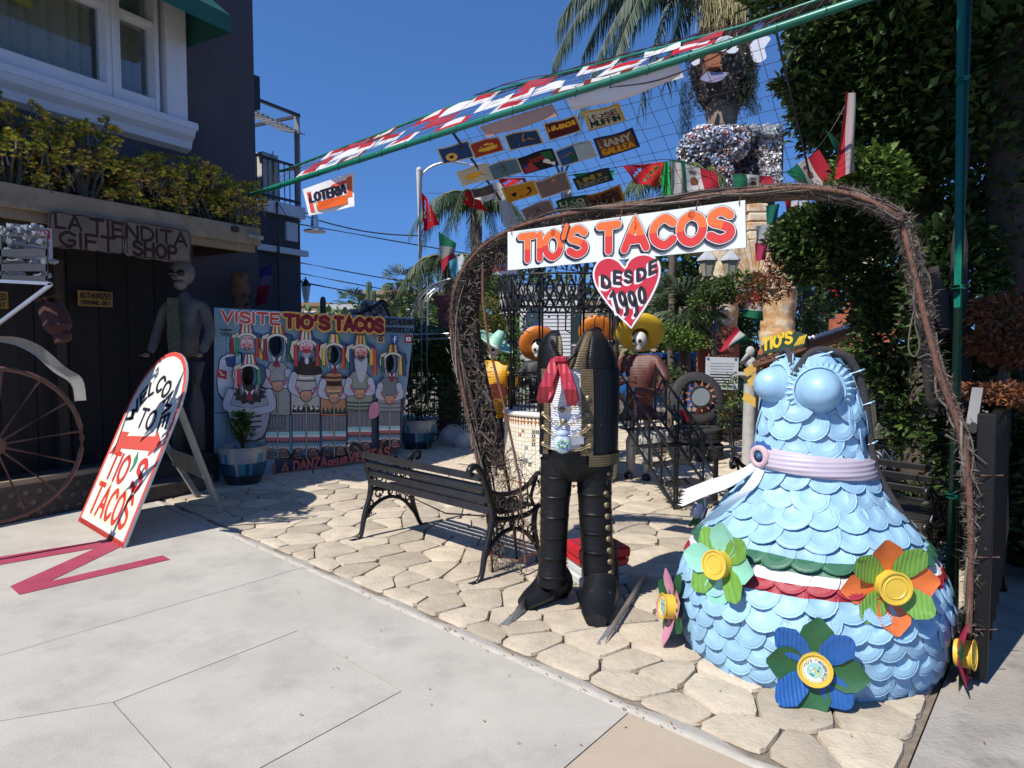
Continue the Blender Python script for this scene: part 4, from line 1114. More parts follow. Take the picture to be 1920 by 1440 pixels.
# ================================================================ PARK BENCH
def spiral(mb, c, r, a0, turns, th, sg=1, x=0., n=12):
 mb.tube([V((x, c[0] + r * (1 - i / n * .75) * math.cos(a0 + sg * turns * 2 * PI * i / n), c[1] + r * (1 - i / n * .75) * math.sin(a0 + sg * turns * 2 * PI * i / n))) for i in range(n + 1)], th, 4)
def bench_proto(name, label, Lb=1.46, loc=None, rz=0, group='cast iron park benches'):
 t = thing(name, label, 'bench', (0, 0, 0), group)
 SL = mat('bench_slat_paint', (.022, .021, .021), .32, var=.3, scale=7, bump=.15, bscale=40, stain=(30, .63, .75, (.08, .08, .085), .5))
 for x in (0, Lb):
  mb = MB()
  P = lambda q: [V((x, y, z)) for y, z in q]
  mb.tube(crom(P([(-.10, .0), (-.045, .05), (-.01, .2), (.05, .38), (.05, .5), (.0, .66), (-.05, .76), (-.10, .80), (-.145, .78), (-.14, .745), (-.115, .75)]), 4), [.022, .02, .022, .024, .024, .023, .022, .024, .02, .014], 6)
  mb.box((x, -.11, .012), (.05, .07, .024))
  mb.tube(crom(P([(.60, 0), (.55, .05), (.49, .2), (.47, .32), (.49, .42)]), 4), [.02, .018, .022, .022, .02], 6); mb.box((x, .61, .012), (.05, .07, .024))
  mb.tube(crom(P([(.04, .415), (.25, .39), (.44, .40), (.53, .44), (.57, .41), (.54, .37)]), 4), .02, 6)
  mb.tube(crom(P([(.01, .62), (.12, .58), (.27, .57), (.4, .6), (.5, .67), (.56, .66), (.56, .61), (.52, .61)]), 4), .018, 6)
  mb.tube(crom(P([(.49, .42), (.44, .5), (.46, .58), (.5, .65)]), 4), .013, 5)
  mb.tube(crom(P([(-.01, .16), (.08, .27), (.23, .32), (.38, .27), (.5, .14)]), 4), .016, 6)
  mb.build('end_frame', BLACKM, t, smooth=True)
  mb = MB()
  for c, r, a0, tn, sg in (((.13, .36), .045, 0, 1.1, 1), ((.24, .36), .035, 2, 1.2, -1), ((.34, .34), .045, 1, 1.1, 1), ((.05, .29), .04, 3, 1.1, -1), ((.43, .28), .04, 0, 1.1, 1), ((.15, .5), .055, 1, 1.2, 1), ((.27, .5), .05, 3, 1.2, -1), ((.38, .5), .05, 0, 1.2, 1), ((.03, .20), .03, 0, 1, 1), ((.46, .2), .03, 2, 1, -1), ((.19, .43), .03, 4, 1, 1), ((.33, .43), .03, 5, 1, -1)):
   spiral(mb, c, r, a0, tn, .008, sg, x)
  for y0, z0_, y1, z1_ in ((.1, .43, .05, .58), (.2, .42, .22, .57), (.31, .42, .33, .58), (.41, .43, .4, .6), (.12, .3, .2, .4), (.36, .3, .28, .4), (.24, .33, .24, .4)): mb.tube([V((x, y0, z0_)), V((x, y1, z1_))], .007, 4)
  mb.build('scrollwork', BLACKM, t, kind='stuff')
 for y, z in ((.055, .475), (.045, .555), (.012, .635), (-.022, .71)):
  mb = MB(); mb.box(((Lb) / 2, y - .012, z), (Lb - .03, .02, .05), ax=Matrix.Rotation(math.radians(-12), 3, 'X')); mb.build('slat', SL, t, bev=.005)
 for k in range(6):
  mb = MB(); mb.box((Lb / 2, .10 + k * .072, .432 + .006 * abs(k - 2.5)), (Lb - .03, .052, .022)); mb.build('slat', SL, t, bev=.005)
 mb = MB(); mb.tube([V((.02, .25, .39)), V((Lb / 2, .25, .3)), V((Lb - .02, .25, .39))], .006, 4); mb.build('tie_rod', BLACKM, t)
 if loc is not None: t.location = loc; t.rotation_euler.z = rz
 return t
bA, bB = G(668, 1016), G(893, 1098)
bd = (bB - bA); bd.z = 0
bench = bench_proto('park_bench', 'black cast iron slatted bench standing in the open between the mural and the black-clad statue', bd.length, bA + V((bd.y, -bd.x, 0)).normalized() * -.09, math.atan2(bd.y, bd.x))
bench2 = copy_tree(bench, label='dark slatted bench in the shade beside the tyre throne', loc=G(1374, 872), rz=math.radians(8))
bench3 = copy_tree(bench, label='ornate black bench half hidden between the blue can dress and the green post', loc=V((3.1, 4.75, 0)), rz=math.radians(128))
# ================================================================ CHARRO SUIT STATUE
SY = 4.13
st = thing('charro_statue', 'headless black tin charro suit statue with red neck bow and brass chains', 'statue', G(1085, 1165))
BT = mat('black_tin', (.006, .006, .0065), .4, var=.35, scale=14, bump=.2, bscale=30, wave=('Z', 30, .4, .22), spec=.28, stain=(35, .68, .76, (.2, .2, .2), .5))
BTV = mat('black_tin_vertical', (.006, .007, .010), .4, spec=.28, var=.35, scale=12, bump=.2, bscale=30, wave=('X', 20, .6, .25), stain=(30, .66, .74, (.3, .3, .3), .4))
GOLD = mat('worn_gold', (.10, .07, .03), .5, var=.35, scale=16, bump=.25, bscale=40, wave=('Z', 22, .5, .4))
SHIRT = mat('white_tin', (.6, .6, .62), .5, var=.08, scale=6, bump=.1, wave=('Z', 24, .3, .5))
BRASS = mat('brass', (.28, .22, .13), .45, .6, var=.2)
rows = [(872, 1014, 1152), (850, 1013, 1154), (800, 1014, 1157), (760, 1013, 1159), (715, 1009, 1160), (690, 1008, 1159)]
def ring(py, xl, xr, Y=SY, dep=.72):
 a_, b_ = at(xl, py, Y), at(xr, py, Y); c_ = (a_ + b_) / 2; rx = (b_.x - a_.x) / 2
 return c_, rx, min(rx * dep, .17)
def shell(rows, t0, t1, off, n, m, name, parent, th=.0, **k):
 mb = MB(); vs = []
 for r_ in rows:
  c_, rx, ry = ring(*r_)
  for j in range(n + 1):
   t = math.radians(t0 + (t1 - t0) * j / n); vs.append(c_ + V((math.sin(t) * (rx + off), -math.cos(t) * (ry + off), 0)))
 mb.add(vs, [(i * (n + 1) + j, i * (n + 1) + j + 1, (i + 1) * (n + 1) + j + 1, (i + 1) * (n + 1) + j) for i in range(len(rows) - 1) for j in range(n)])
 return mb.build(name, m, parent, smooth=True, **k)
shell([(838, 1013, 1155)] + rows[2:], -75, 40, -.006, 14, SHIRT, 'shirt', st)
shell(rows[1:], 14, 178, .006, 18, BTV, 'jacket_panel', st)
shell(rows[1:], -182, -52, .006, 14, BTV, 'jacket_panel', st)
shell([(846, 1010, 1158)] + rows[2:], -1, 16, .013, 4, GOLD, 'lapel', st)
shell([(846, 1012, 1154)] + rows[2:], -62, -50, .012, 3, GOLD, 'lapel', st)
shell([(866, 1014, 1156), (845, 1012, 1158)], 10, 110, .014, 12, GOLD, 'hem_band', st)
# shoulder lobes, left open at the neck
def lobe(rws, name, m, lean=0, off=0.):
 mb = MB(); vs = []; n = 9; dp_ = lambda x: (min(.75 * 75 * SY / F, .17) + off) * math.sqrt(max(.03, 1 - ((x - 1083) / 76.) ** 2))
 for py, xl, xr, tp in rws:
  xs = [xl + (xr - xl) * j / (n - 1) for j in range(n)]
  ed_ = lambda j: 1 - .5 * (abs(j / (n - 1.) * 2 - 1) ** 6)
  vs += [at(x, py, SY) + V((0, -dp_(x) * tp * ed_(j), 0)) for j, x in enumerate(xs)] + [at(x, py, SY) + V((0, dp_(x) * tp * ed_(j), 0)) for j, x in reversed(list(enumerate(xs)))]
 n *= 2; k = len(rws)
 mb.add(vs, [(i * n + j, i * n + (j + 1) % n, (i + 1) * n + (j + 1) % n, (i + 1) * n + j) for i in range(k - 1) for j in range(n)] + [tuple((k - 1) * n + j for j in range(n))])
 mb.build(name, m, st, smooth=True)
lobe([(694, 1008, 1046, 1), (672, 1007, 1050, 1), (655, 1009, 1051, .95), (640, 1015, 1051, .85), (628, 1023, 1050, .65), (620, 1033, 1048, .3)], 'shoulder', BT)
lobe([(694, 1086, 1160, 1), (672, 1086, 1156, 1), (655, 1090, 1148, .95), (640, 1095, 1139, .85), (627, 1099, 1131, .65), (617, 1105, 1121, .3)], 'shoulder', BT)
lobe([(690, 1034, 1052, 1), (660, 1040, 1054, .97), (645, 1042, 1053, .88), (630, 1042, 1051, .7)], 'collar_facing', GOLD, off=.006)
lobe([(690, 1060, 1102, 1), (672, 1068, 1100, .99), (655, 1078, 1102, .95), (636, 1088, 1106, .82), (622, 1097, 1110, .55)], 'collar_facing', GOLD, off=.008)
mb = MB(); mb.tube(crom([at(1034, 630, SY - .05), at(1040, 655, SY - .17), at(1058, 677, SY - .19), at(1078, 662, SY - .17), at(1100, 622, SY - .04)], 4), .012, 5); mb.build('collar_edge', BT, st)
# red bow tails
REDT = mat('red_tin', (.36, .02, .035), .4, var=.2, scale=10, bump=.15, bscale=30, wave=('X', 10, .3, .3), stain=(40, .66, .74, (.5, .4, .4), .6))
def strip(pts, ws, m, name, parent, th=.004):
 """bent sheet-metal strip through points, widths ws (3-D half-width vectors)"""
 mb = MB(); vs = []
 for p, w in zip(pts, ws): vs += [p - w, p + w, p + w + V((0, th, 0)), p - w + V((0, th, 0))]
 k = len(pts)
 mb.add(vs, [(i * 4 + a_, i * 4 + (a_ + 1) % 4, (i + 1) * 4 + (a_ + 1) % 4, (i + 1) * 4 + a_) for i in range(k - 1) for a_ in range(4)] + [(0, 3, 2, 1), ((k - 1) * 4, (k - 1) * 4 + 1, (k - 1) * 4 + 2, (k - 1) * 4 + 3)])
 mb.build(name, m, parent)
YB = SY - .2
def q4(pl, w, name='bow_tail', dy=0): strip([at(x, y, YB - d_ - dy) for x, y, d_ in pl], [V((w_ * YB / F, 0, 0)) for w_ in w], REDT, name, st)
q4([(1042, 672, .0), (1032, 700, .05), (1022, 725, .07), (1017, 748, .04), (1019, 756, .02)], [9, 11, 11, 11, 10])
q4([(1050, 674, .0), (1042, 705, .0), (1034, 735, -.01), (1030, 756, .02)], [7, 8, 8, 5])
q4([(1052, 674, .02), (1060, 700, .07), (1068, 730, .09), (1073, 752, .06), (1072, 761, .04)], [7, 11, 12, 11, 9])
q4([(1058, 674, .0), (1068, 705, .02), (1078, 735, .03), (1083, 752, .03)], [5, 6, 6, 4])
mb = MB(); c_ = at(1051, 674, YB - .03); mb.box(c_, (.075, .03, .035)); mb.build('bow_knot', REDT, st, bev=.008)
# pelvis and legs
def leg(rws, name):
 """rws: (py, xl, xr); resampled with the seam of every can"""
 pts = [(at((l + r) / 2, y, SY + .01), (r - l) / 2 * SY / F) for y, l, r in rws]
 mb = MB(); vs = []; n = 22
 Lg = sum((pts[i + 1][0] - pts[i][0]).length for i in range(len(pts) - 1)); CH = .118; nc = int(Lg / CH) + 1; ts = []
 for c_i in range(nc):
  k_ = R.uniform(.985, 1.015)
  for z_, r_ in ((0, 1.0), (.015, 1.028), (.045, 1.03), (.06, 1.0), (.2, 1.0), (.24, .985), (.28, 1.0), (.34, .985), (.38, 1.0), (.44, .985), (.48, 1.0), (.54, .985), (.58, 1.0), (.64, .985), (.68, 1.0), (.95, 1.0)): ts.append(((c_i + z_) * CH / Lg, r_ * k_))
 ts = [t_ for t_ in ts if t_[0] <= 1]; ts[-1] = (1, ts[-1][1]); N_ = len(ts) - 1
 for t_, rr_ in ts:
  t = t_ * (len(pts) - 1); k = min(int(t), len(pts) - 2); f_ = t - k
  c_ = pts[k][0].lerp(pts[k + 1][0], f_); rr = (pts[k][1] * (1 - f_) + pts[k + 1][1] * f_) * rr_
  for j in range(n):
   a_ = 2 * PI * j / n; vs.append(c_ + V((math.sin(a_) * rr, -math.cos(a_) * rr * 1.05, 0)))
 mb.add(vs, [(i * n + j, i * n + (j + 1) % n, (i + 1) * n + (j + 1) % n, (i + 1) * n + j) for i in range(N_) for j in range(n)])
 return mb.build(name, BT, st, smooth=True)
leg([(858, 1013, 1083), (900, 1013, 1074), (950, 1013, 1068), (1000, 1012, 1065), (1050, 1009, 1063), (1095, 1006, 1064)], 'leg')
leg([(858, 1078, 1153), (900, 1080, 1148), (950, 1084, 1147), (1000, 1087, 1149), (1050, 1090, 1152), (1110, 1094, 1156)], 'leg')
shell([(900, 1045, 1110), (880, 1020, 1145), (862, 1014, 1154), (836, 1014, 1155)], 0, 360, -.008, 20, BT, 'pelvis', st)
def boot(ank, toe, w, h, name='boot'):
 a_, t_ = V(ank), V(toe); d_ = (t_ - a_); d_.z = 0; x = V((d_.y, -d_.x, 0)).normalized()
 mb = MB(); vs = []; n = 12
 for k, (f_, ww, hh) in enumerate(((-.35, .7, .9), (-.1, 1.0, 1.25), (.15, 1.02, 1.05), (.45, .95, .72), (.75, .8, .55), (1.0, .55, .4))):
  c_ = V((a_.x, a_.y, 0)) + d_ * f_
  for j in range(n):
   t = 2 * PI * j / n; zz = math.sin(t)
   vs.append(c_ + x * math.cos(t) * w * ww + V((0, 0, .012 + (zz * .5 + .5) * h * hh)))
 mb.add(vs, [(i * n + j, i * n + (j + 1) % n, (i + 1) * n + (j + 1) % n, (i + 1) * n + j) for i in range(5) for j in range(n)] + [tuple(range(n)), tuple(5 * n + j for j in range(n))[::-1]])
 mb.build(name, mat('black_tin_smooth', (.008, .009, .011), .36, spec=.35, var=.3, scale=10, bump=.2, bscale=25, stain=(28, .64, .74, (.3, .3, .3), .5)), st, smooth='auto')
fl_ = G(1040, 1125); fr_ = G(1125, 1148)
boot(fl_ + V((0, .0, 0)), G(983, 1148), .1, .2); boot(fr_, G(1117, 1182), .11, .21)
mb = MB(); mb.tube([at(1122, 1108, SY + .01), G(1124, 1150) + V((0, 0, .05))], [.1, .092], 14); mb.build('cuff', BT, st, smooth=True)
mb = MB(); mb.tube([at(1038, 1090, SY + .01), G(1042, 1122) + V((0, 0, .05))], [.09, .085], 14); mb.build('cuff', BT, st, smooth=True)
# buttons down the outer seam
def button(p, d, r=.018, name='button', parent=None):
 M_ = axes(p, V(d).cross(V((0, 0, 1))), V((0, 0, 1)))
 mb = MB(M_); mb.lathe([(.004, .004), (r * .35, .008), (r * .5, .012), (r * .8, .010), (r, .004), (r, 0)], 10); mb.build(name, BRASS, parent or st, smooth=True)
for k in range(12):
 y = 862 + k * 21.3; x = 1133 + (k / 11) * 14 if k > 1 else 1128 + k * 3
 p = at(x, y, SY - .082); button(p, (.4, -.9, 0))
for k in range(11):
 mb = MB(); p = at(1013, 880 + k * 20, SY); mb.ell(p, (.008, .014, .018), 8, 4); mb.build('button', BRASS, st)
for y in (868, 888): button(at(1142, y, SY - .08), (.6, -.8, 0), .014)
def on_torso(px, py, off=.02):
 c_, rx, ry = ring(py, 1011, 1157); x = at(px, py, SY).x; s_ = max(-.97, min(.97, (x - c_.x) / (rx + off)))
 return V((x, c_.y - (ry + off) * math.sqrt(1 - s_ * s_), c_.z))
for (x, y) in ((1096, 742), (1095, 771), (1100, 793), (1100, 828), (1018, 773), (1018, 797), (1018, 828), (1050, 763), (1053, 784)): button(on_torso(x, y, .022), (.0, -1, 0), .017)
def chain(x0, y0, x1, y1, sag, n):
 ch = holder('chain', st)
 for k in range(n):
  f0, f1 = k / n, (k + 1.15) / n
  P = lambda f_: on_torso(x0 + (x1 - x0) * f_, y0 + (y1 - y0) * f_ + sag * 4 * f_ * (1 - f_), .026)
  a_, b_ = P(f0), P(min(1, f1)); d_ = (b_ - a_).normalized(); nn_ = V((0, -1, 0)) if k % 2 else V((0, -.6, .8)); s_ = d_.cross(nn_).normalized()
  w = .007
  mb = MB(); mb.tube([a_ + s_ * w, b_ + s_ * w, b_ + d_ * .004, b_ - s_ * w, a_ - s_ * w, a_ - d_ * .004], .0022, 4, closed=True); mb.build('link', BRASS, ch)
chain(1019, 774, 1094, 771, 17, 13); chain(1019, 797, 1099, 793, 18, 13); chain(1019, 829, 1099, 827, 9, 12); chain(1030, 757, 1094, 743, 12, 9)
# belt buckle and blue cap
bk = on_torso(1050, 823, .05)
mb = MB(axes(bk, (1, 0, 0), (0, 0, 1)))
mb.lathe([(.001, .03), (.03, .028), (.045, .02), (.052, 0), (.045, -.02)], 16, sy=1.12); mb.build('buckle', mat('buckle_glaze', (.45, .55, .6), .2, var=.3, scale=20), st, smooth=True)
a = Art(plane(bk + V((0, -.0305, 0)), (1, 0, 0), (0, 0, 1)), .001)
for _ in range(46): a.e(R.uniform(-.028, .028), R.uniform(-.03, .028), R.uniform(.003, .007), R.uniform(.003, .007), R.choice(['2f8f6a', '3f9f8f', '1f4f8f', 'c8c84a', '7fc8b0', '2f6f3f', 'd8e0e0']), 7)
a.build('buckle_mosaic', PAINTG, st)
mb = MB(); mb.ell(bk + V((0, .0, .058)), (.04, .03, .022), 10, 6); mb.build('buckle_cap', mat('blue_white_cap', (.35, .45, .65), .4, var=.5, scale=30), st, smooth=True)
mb = MB(); mb.bar(bk + V((.03, .02, .01)), bk + V((.12, .03, .02)), .04, .045); mb.build('belt', CHROME, st)
# steel bars under the feet
GALV = mat('galvanised', (.42, .44, .46), .4, .6, var=.3, scale=14, stain=(12, .55, .75, (.2, .2, .21), .6))
for a_, b_, lb in ((G(938, 1178), G(1008, 1112), None), (G(1118, 1216), G(1200, 1090), 'long galvanised angle bar')):
 mb = MB(); d_ = (b_ - a_).normalized(); x = V((d_.y, -d_.x, 0)) * .045
 mb.add([a_ + V((0, 0, .024)), a_ + x + V((0, 0, .024)), b_ + x + V((0, 0, .024)), b_ + V((0, 0, .024)), a_ + V((0, 0, .028)) + x, a_ + x + V((0, 0, .03)), b_ + x + V((0, 0, .085)), b_ + V((0, 0, .03)) + x, a_ - d_ * -.14 + x + V((0, 0, .085))],
   [(0, 1, 2, 3), (5, 2, 6, 8)])
 mb.build('foot_bar', GALV, st, label=lb)
mb = MB(); mb.tube([G(1157, 1128), at(1155, 1012, 4.33)], .012, 6); mb.build('prop_rod', RUST, st)
# red step stool behind the statue
rs = thing('step_stool', 'red and white plastic step stool behind the legs of the black statue', 'stool', G(1112, 1115))
c_ = G(1118, 1092); az = .35
mb = MB(); mb.box(c_ + V((0, 0, .05)), (.34, .3, .06), az); mb.box(c_ + V((0, 0, .11)), (.3, .27, .055), az); mb.build('base', mat('white_plastic', (.5, .5, .5), .5), rs, bev=.01)
mb = MB(); mb.box(c_ + V((0, 0, .17)), (.33, .29, .05), az); mb.box(c_ + V((0, .0, .235)), (.35, .31, .07), az); mb.build('top', mat('red_plastic', (.42, .012, .02), .35, var=.08), rs, bev=.012)
m3 = Matrix.Rotation(az, 3, 'Z')
for i in range(6):
 for j in range(5):
  mb = MB(); mb.lathe([(.012, 0), (.0, .0005)], 8, c_ + m3 @ V((-.125 + i * .05, -.1 + j * .05, 0)) + V((0, 0, .2712)), cap=False); mb.build('grip_hole', mat('deep_red', (.1, .004, .006), .7), rs)
# ================================================================ BLUE CAN DRESS
DC = V((1.553, 3.58, 0))
dr = thing('can_dress', 'big pale blue dress statue scaled with tin can lids and coloured can flowers', 'statue', DC)
nt = None
def dress_material(name, base):
 m = mat(name, base, .5, var=.13, scale=9, bump=.22, bscale=22, spec=.4, rand=.13, stain=(16, .66, .8, (.12, .27, .45), .35))
 N = m.node_tree.nodes; L = m.node_tree.links
 b = N['Principled BSDF']; src = b.inputs['Base Color'].links[0].from_socket
 geo = N.new('ShaderNodeNewGeometry'); sep = N.new('ShaderNodeSeparateXYZ'); L.new(geo.outputs['Position'], sep.inputs[0])
 nz = N.new('ShaderNodeTexNoise'); nz.inputs['Scale'].default_value = 3.; L.new(geo.outputs['Position'], nz.inputs['Vector'])
 w = N.new('ShaderNodeMath'); w.operation = 'MULTIPLY_ADD'; w.inputs[1].default_value = .03; L.new(nz.outputs[0], w.inputs[0]); L.new(sep.outputs[2], w.inputs[2])
 zz = w.outputs[0]; cur = src
 for lo, hi, c in ((.575, .635, (.035, .13, .075)), (.535, .575, (.62, .62, .62)), (.485, .535, (.30, .02, .035))):
  g = N.new('ShaderNodeMath'); g.operation = 'GREATER_THAN'; g.inputs[1].default_value = lo; L.new(zz, g.inputs[0])
  l_ = N.new('ShaderNodeMath'); l_.operation = 'LESS_THAN'; l_.inputs[1].default_value = hi; L.new(zz, l_.inputs[0])
  mu_ = N.new('ShaderNodeMath'); mu_.operation = 'MULTIPLY'; L.new(g.outputs[0], mu_.inputs[0]); L.new(l_.outputs[0], mu_.inputs[1])
  mx = N.new('ShaderNodeMix'); mx.data_type = 'RGBA'; mx.inputs[7].default_value = (*c, 1); L.new(mu_.outputs[0], mx.inputs[0]); L.new(cur, mx.inputs[6]); cur = mx.outputs[2]
 L.new(cur, b.inputs['Base Color'])
 return m
BLUE = (.27, .455, .61)
DB = dress_material('dress_enamel', BLUE)
DB2 = mat('dress_blue', BLUE, .42, var=.08, scale=8, bump=.08, bscale=30, spec=.55, stain=(16, .68, .8, (.3, .2, .18), .4))
prof = [(.58, .0), (.607, .06), (.632, .2), (.637, .33), (.60, .47), (.52, .61), (.405, .75), (.31, .87), (.262, .97), (.235, 1.12), (.228, 1.25), (.215, 1.36), (.19, 1.46), (.14, 1.53)]
def rad(z):
 for (r0, z0_), (r1, z1_) in zip(prof, prof[1:]):
  if z <= z1_: return r0 + (r1 - r0) * (z - z0_) / (z1_ - z0_)
 return prof[-1][0]
to_cam = math.atan2(-DC.y, -DC.x)
SYD = .96
def surf(az, z, off=0.):
 """az in degrees, 0 towards the viewer, + to the viewer's right"""
 a_ = to_cam + math.radians(az)
 r_ = rad(z) + off; return DC + V((math.cos(a_) * r_, math.sin(a_) * r_ * SYD, z))
mb = MB(); mb.lathe([(r_ - .012, z) for r_, z in prof], 48, DC, sy=SYD, cap=False); mb.build('body', mat('body_blue', (.15, .33, .52), .45, var=.1), dr, smooth=True)
# lids
lid = MB(); n_ = 18; lr = .087
lid.lathe([(0.0, .004), (lr * .52, .004), (lr * .58, .008), (lr * .64, .004), (lr * .7, .0085), (lr * .77, .004), (lr * .84, .008), (lr * .9, .003), (lr * .97, .003), (lr, .0055), (lr, -.001)], n_, cap=False)
lo = lid.build('lid', DB, dr, smooth=True, keep=True); lmesh = lo.data
bpy.data.objects.remove(lo)
spots = []
z = .045; row = 0
while z < 1.40:
 r_ = rad(z); sp_ = .118 if z < .9 else .115; n = max(8, int(2 * PI * r_ / sp_))
 dz = .001
 for k in range(n):
  az = 360 * (k + (.5 if row % 2 else 0)) / n - 180 + R.uniform(-1, 1)
  spots.append((abs(az), az, z + R.uniform(-.006, .006)))
 z += .082 if z < .9 else .088; row += 1
spots.sort()
rest = MB()
def lid_matrix(az, z):
 p = surf(az, z, .006); p2 = surf(az, z + .02, .006)
 up = (p2 - p).normalized(); a_ = to_cam + math.radians(az); out_ = V((math.cos(a_), math.sin(a_), 0)); side_ = out_.cross(V((0, 0, 1))) * -1
 nrm = side_.cross(up).normalized()
 if nrm.dot(out_) < 0: nrm = -nrm
 nrm = (nrm + up * .15 + side_ * R.uniform(-.09, .09) + up * R.uniform(-.04, .04)).normalized()
 up = (up - nrm * up.dot(nrm)).normalized(); x = up.cross(nrm)
 # sit the lower edge proud of the row below
 M_ = Matrix(((x.x, up.x, nrm.x, p.x), (x.y, up.y, nrm.y, p.y), (x.z, up.z, nrm.z, p.z), (0, 0, 0, 1)))
 return M_ @ Matrix.Translation((0, 0, .010)) @ Matrix.Rotation(R.uniform(0, 6.28), 4, 'Z') @ Matrix.Scale(R.uniform(.94, 1.04), 4)
cup_dirs = [(9, 1.36, .108), (-52, 1.38, .098)]
for i, (_, az, z) in enumerate(spots):
 if z > 1.3:
  if abs(az) < 100: continue
 M_ = lid_matrix(az, z)
 if i < 296: inst(lmesh, 'lid', dr, M_)
 else:
  rest.M = M_; o_ = len(rest.v); rest.v += [tuple(M_ @ v.co) for v in lmesh.vertices]; rest.f += [tuple(q + o_ for q in f.vertices) for f in lmesh.polygons]; rest.c += [(.8, .8, .8)] * len(lmesh.polygons)
rest.M = None
rest.build('back_lids', DB, dr, smooth=True, kind='stuff')
# bodice: two domed bowls in pleated collars
for az, z, cr in cup_dirs:
 a_ = to_cam + math.radians(az); out_ = V((math.cos(a_), math.sin(a_) * 1, .12)).normalized()
 c_ = surf(az, z, -.085)
 M_ = axes(c_, V((0, 0, 1)).cross(out_), V((0, 0, 1)) - out_ * out_.z)
 hd = holder('bust_cup', dr, c_)
 mb = MB(M_); mb.lathe([(cr * 1.02, .085), (cr * 1.0, .10), (cr * .93, .115), (cr * .88, .13), (cr * .82, .15), (cr * .68, .172), (cr * .5, .19), (cr * .3, .2), (0.001, .204)], 28, cap=False); mb.build('bowl', DB2, hd, smooth=True)
 mb = MB(M_); mb.lathe([(cr * 1.02, .08), (cr * 1.08, .098), (cr * 1.14, .085)], 28, cap=False); mb.build('bowl_rim', DB2, hd, smooth=True)
 mb = MB(M_); m_ = 64; pr_ = [(cr * 1.1, .088), (cr * 1.35, .07), (cr * 1.62, .02)]
 vs = []
 for i, (r_, zz) in enumerate(pr_):
  for j in range(m_):
   t = 2 * PI * j / m_; q_ = .007 * (1 if j % 2 else -1) * (i + .4) ; vs.append(V((math.cos(t) * r_ * (1 + .03 * math.sin(3 * t)), math.sin(t) * r_ * (1 + .03 * math.sin(3 * t)), zz + q_)))
 mb.add(vs, [(i * m_ + j, i * m_ + (j + 1) % m_, (i + 1) * m_ + (j + 1) % m_, (i + 1) * m_ + j) for i in range(2) for j in range(m_)]); mb.build('pleated_collar', DB2, hd)
# upper bodice plates rising to the two neckline points
for pts in (((38, 1.33), (52, 1.40), (46, 1.50), (30, 1.555), (12, 1.565), (-8, 1.555), (-14, 1.50), (0, 1.42)), ((-28, 1.43), (-36, 1.55), (-52, 1.565), (-70, 1.53), (-85, 1.44), (-60, 1.36))):
 mb = MB(); q = [surf(az, min(z, 1.52), .0) + V((0, 0, max(0, z - 1.52))) for az, z in pts]
 c_ = sum(q, V((0, 0, 0))) / len(q)
 mb.prism([p - (p - c_) * .0 for p in q], V((math.cos(to_cam), math.sin(to_cam), 0)) * .03); mb.build('bodice_plate', DB2, dr)
RUBB = mat('foam_edge', (.035, .034, .038), .95, var=.3, bump=.6, bscale=80)
def band(path, r_, name='foam_edging'):
 mb = MB(); mb.tube(crom(path, 4), r_, 7, sq=1.); mb.build(name, RUBB, dr, smooth=True)
band([surf(-100, 1.40, -.01), surf(-80, 1.5, .0), surf(-62, 1.53, .02) + V((0, 0, .035)), surf(-44, 1.53, .02) + V((0, 0, .03)), surf(-32, 1.5, .02), surf(-24, 1.44, .02)], .016)
band([surf(-22, 1.44, .03), surf(-16, 1.5, .02), surf(0, 1.53, .02) + V((0, 0, .03)), surf(30, 1.53, .02) + V((0, 0, .035)), surf(58, 1.5, .04) + V((0, 0, .02)), surf(75, 1.38, .03), surf(80, 1.2, .035), surf(82, 1.05, .04), surf(84, .95, .045), surf(86, .8, .03), surf(88, .65, .01)], .021)
for az, z in ((62, 1.46), (76, 1.3), (80, 1.1), (20, 1.55), (-60, 1.54)):
 mb = MB(); p = surf(az, z, .03); mb.tube([p - V((.03, 0, .01)), p + V((.02, -.02, .01)), p + V((.05, .01, .015))], .005, 5); mb.build('strap', DB2, dr)
# waist band, rosette and ribbon tails
LIL = mat('lilac_tin', (.46, .40, .47), .4, var=.1, scale=7, bump=.08, wave=('Z', 14, .0, .35), stain=(14, .66, .8, (.3, .22, .2), .4))
mb = MB(); vs = []; nb = 26
for zz, of in ((.945, .012), (.955, .052), (.98, .047), (1.0, .054), (1.02, .047), (1.045, .052), (1.06, .012)):
 for j in range(nb + 1):
  az = -42 + j / nb * 126; vs.append(surf(az, zz - .0004 * (az - 20), of))
mb.add(vs, [(i * (nb + 1) + j, i * (nb + 1) + j + 1, (i + 1) * (nb + 1) + j + 1, (i + 1) * (nb + 1) + j) for i in range(6) for j in range(nb)]); mb.build('belt', LIL, dr, smooth=True)
rp = surf(-50, 1.03, .045); a_ = to_cam + math.radians(-38); ro = V((math.cos(a_), math.sin(a_), .1)).normalized()
RM_ = axes(rp, V((0, 0, 1)).cross(ro), V((0, 0, 1)))
ros = holder('rosette', dr, rp)
mb = MB(RM_); mb.lathe([(.02, .0), (.075, .004), (.078, .0)], 22, wob=lambda t, z: 1 + .07 * (1 if int(t * 22 / 2 / PI + .5) % 2 else -1)); mb.build('frill', mat('royal_blue_tin', (.03, .12, .34), .4), ros)
mb = MB(RM_); mb.lathe([(.03, .022), (.034, .03), (.052, .03), (.058, .022), (.058, .008)], 22, cap=False); mb.build('pink_ring', mat('speckled_pink', (.52, .36, .38), .8, var=.25, scale=160), ros, smooth=True)
mb = MB(RM_); mb.lathe([(.03, .02), (.02, .012), (.012, .018), (.012, .028), (.004, .03)], 14); mb.build('hub', mat('deep_blue_tin', (.04, .11, .22), .35), ros, smooth=True)
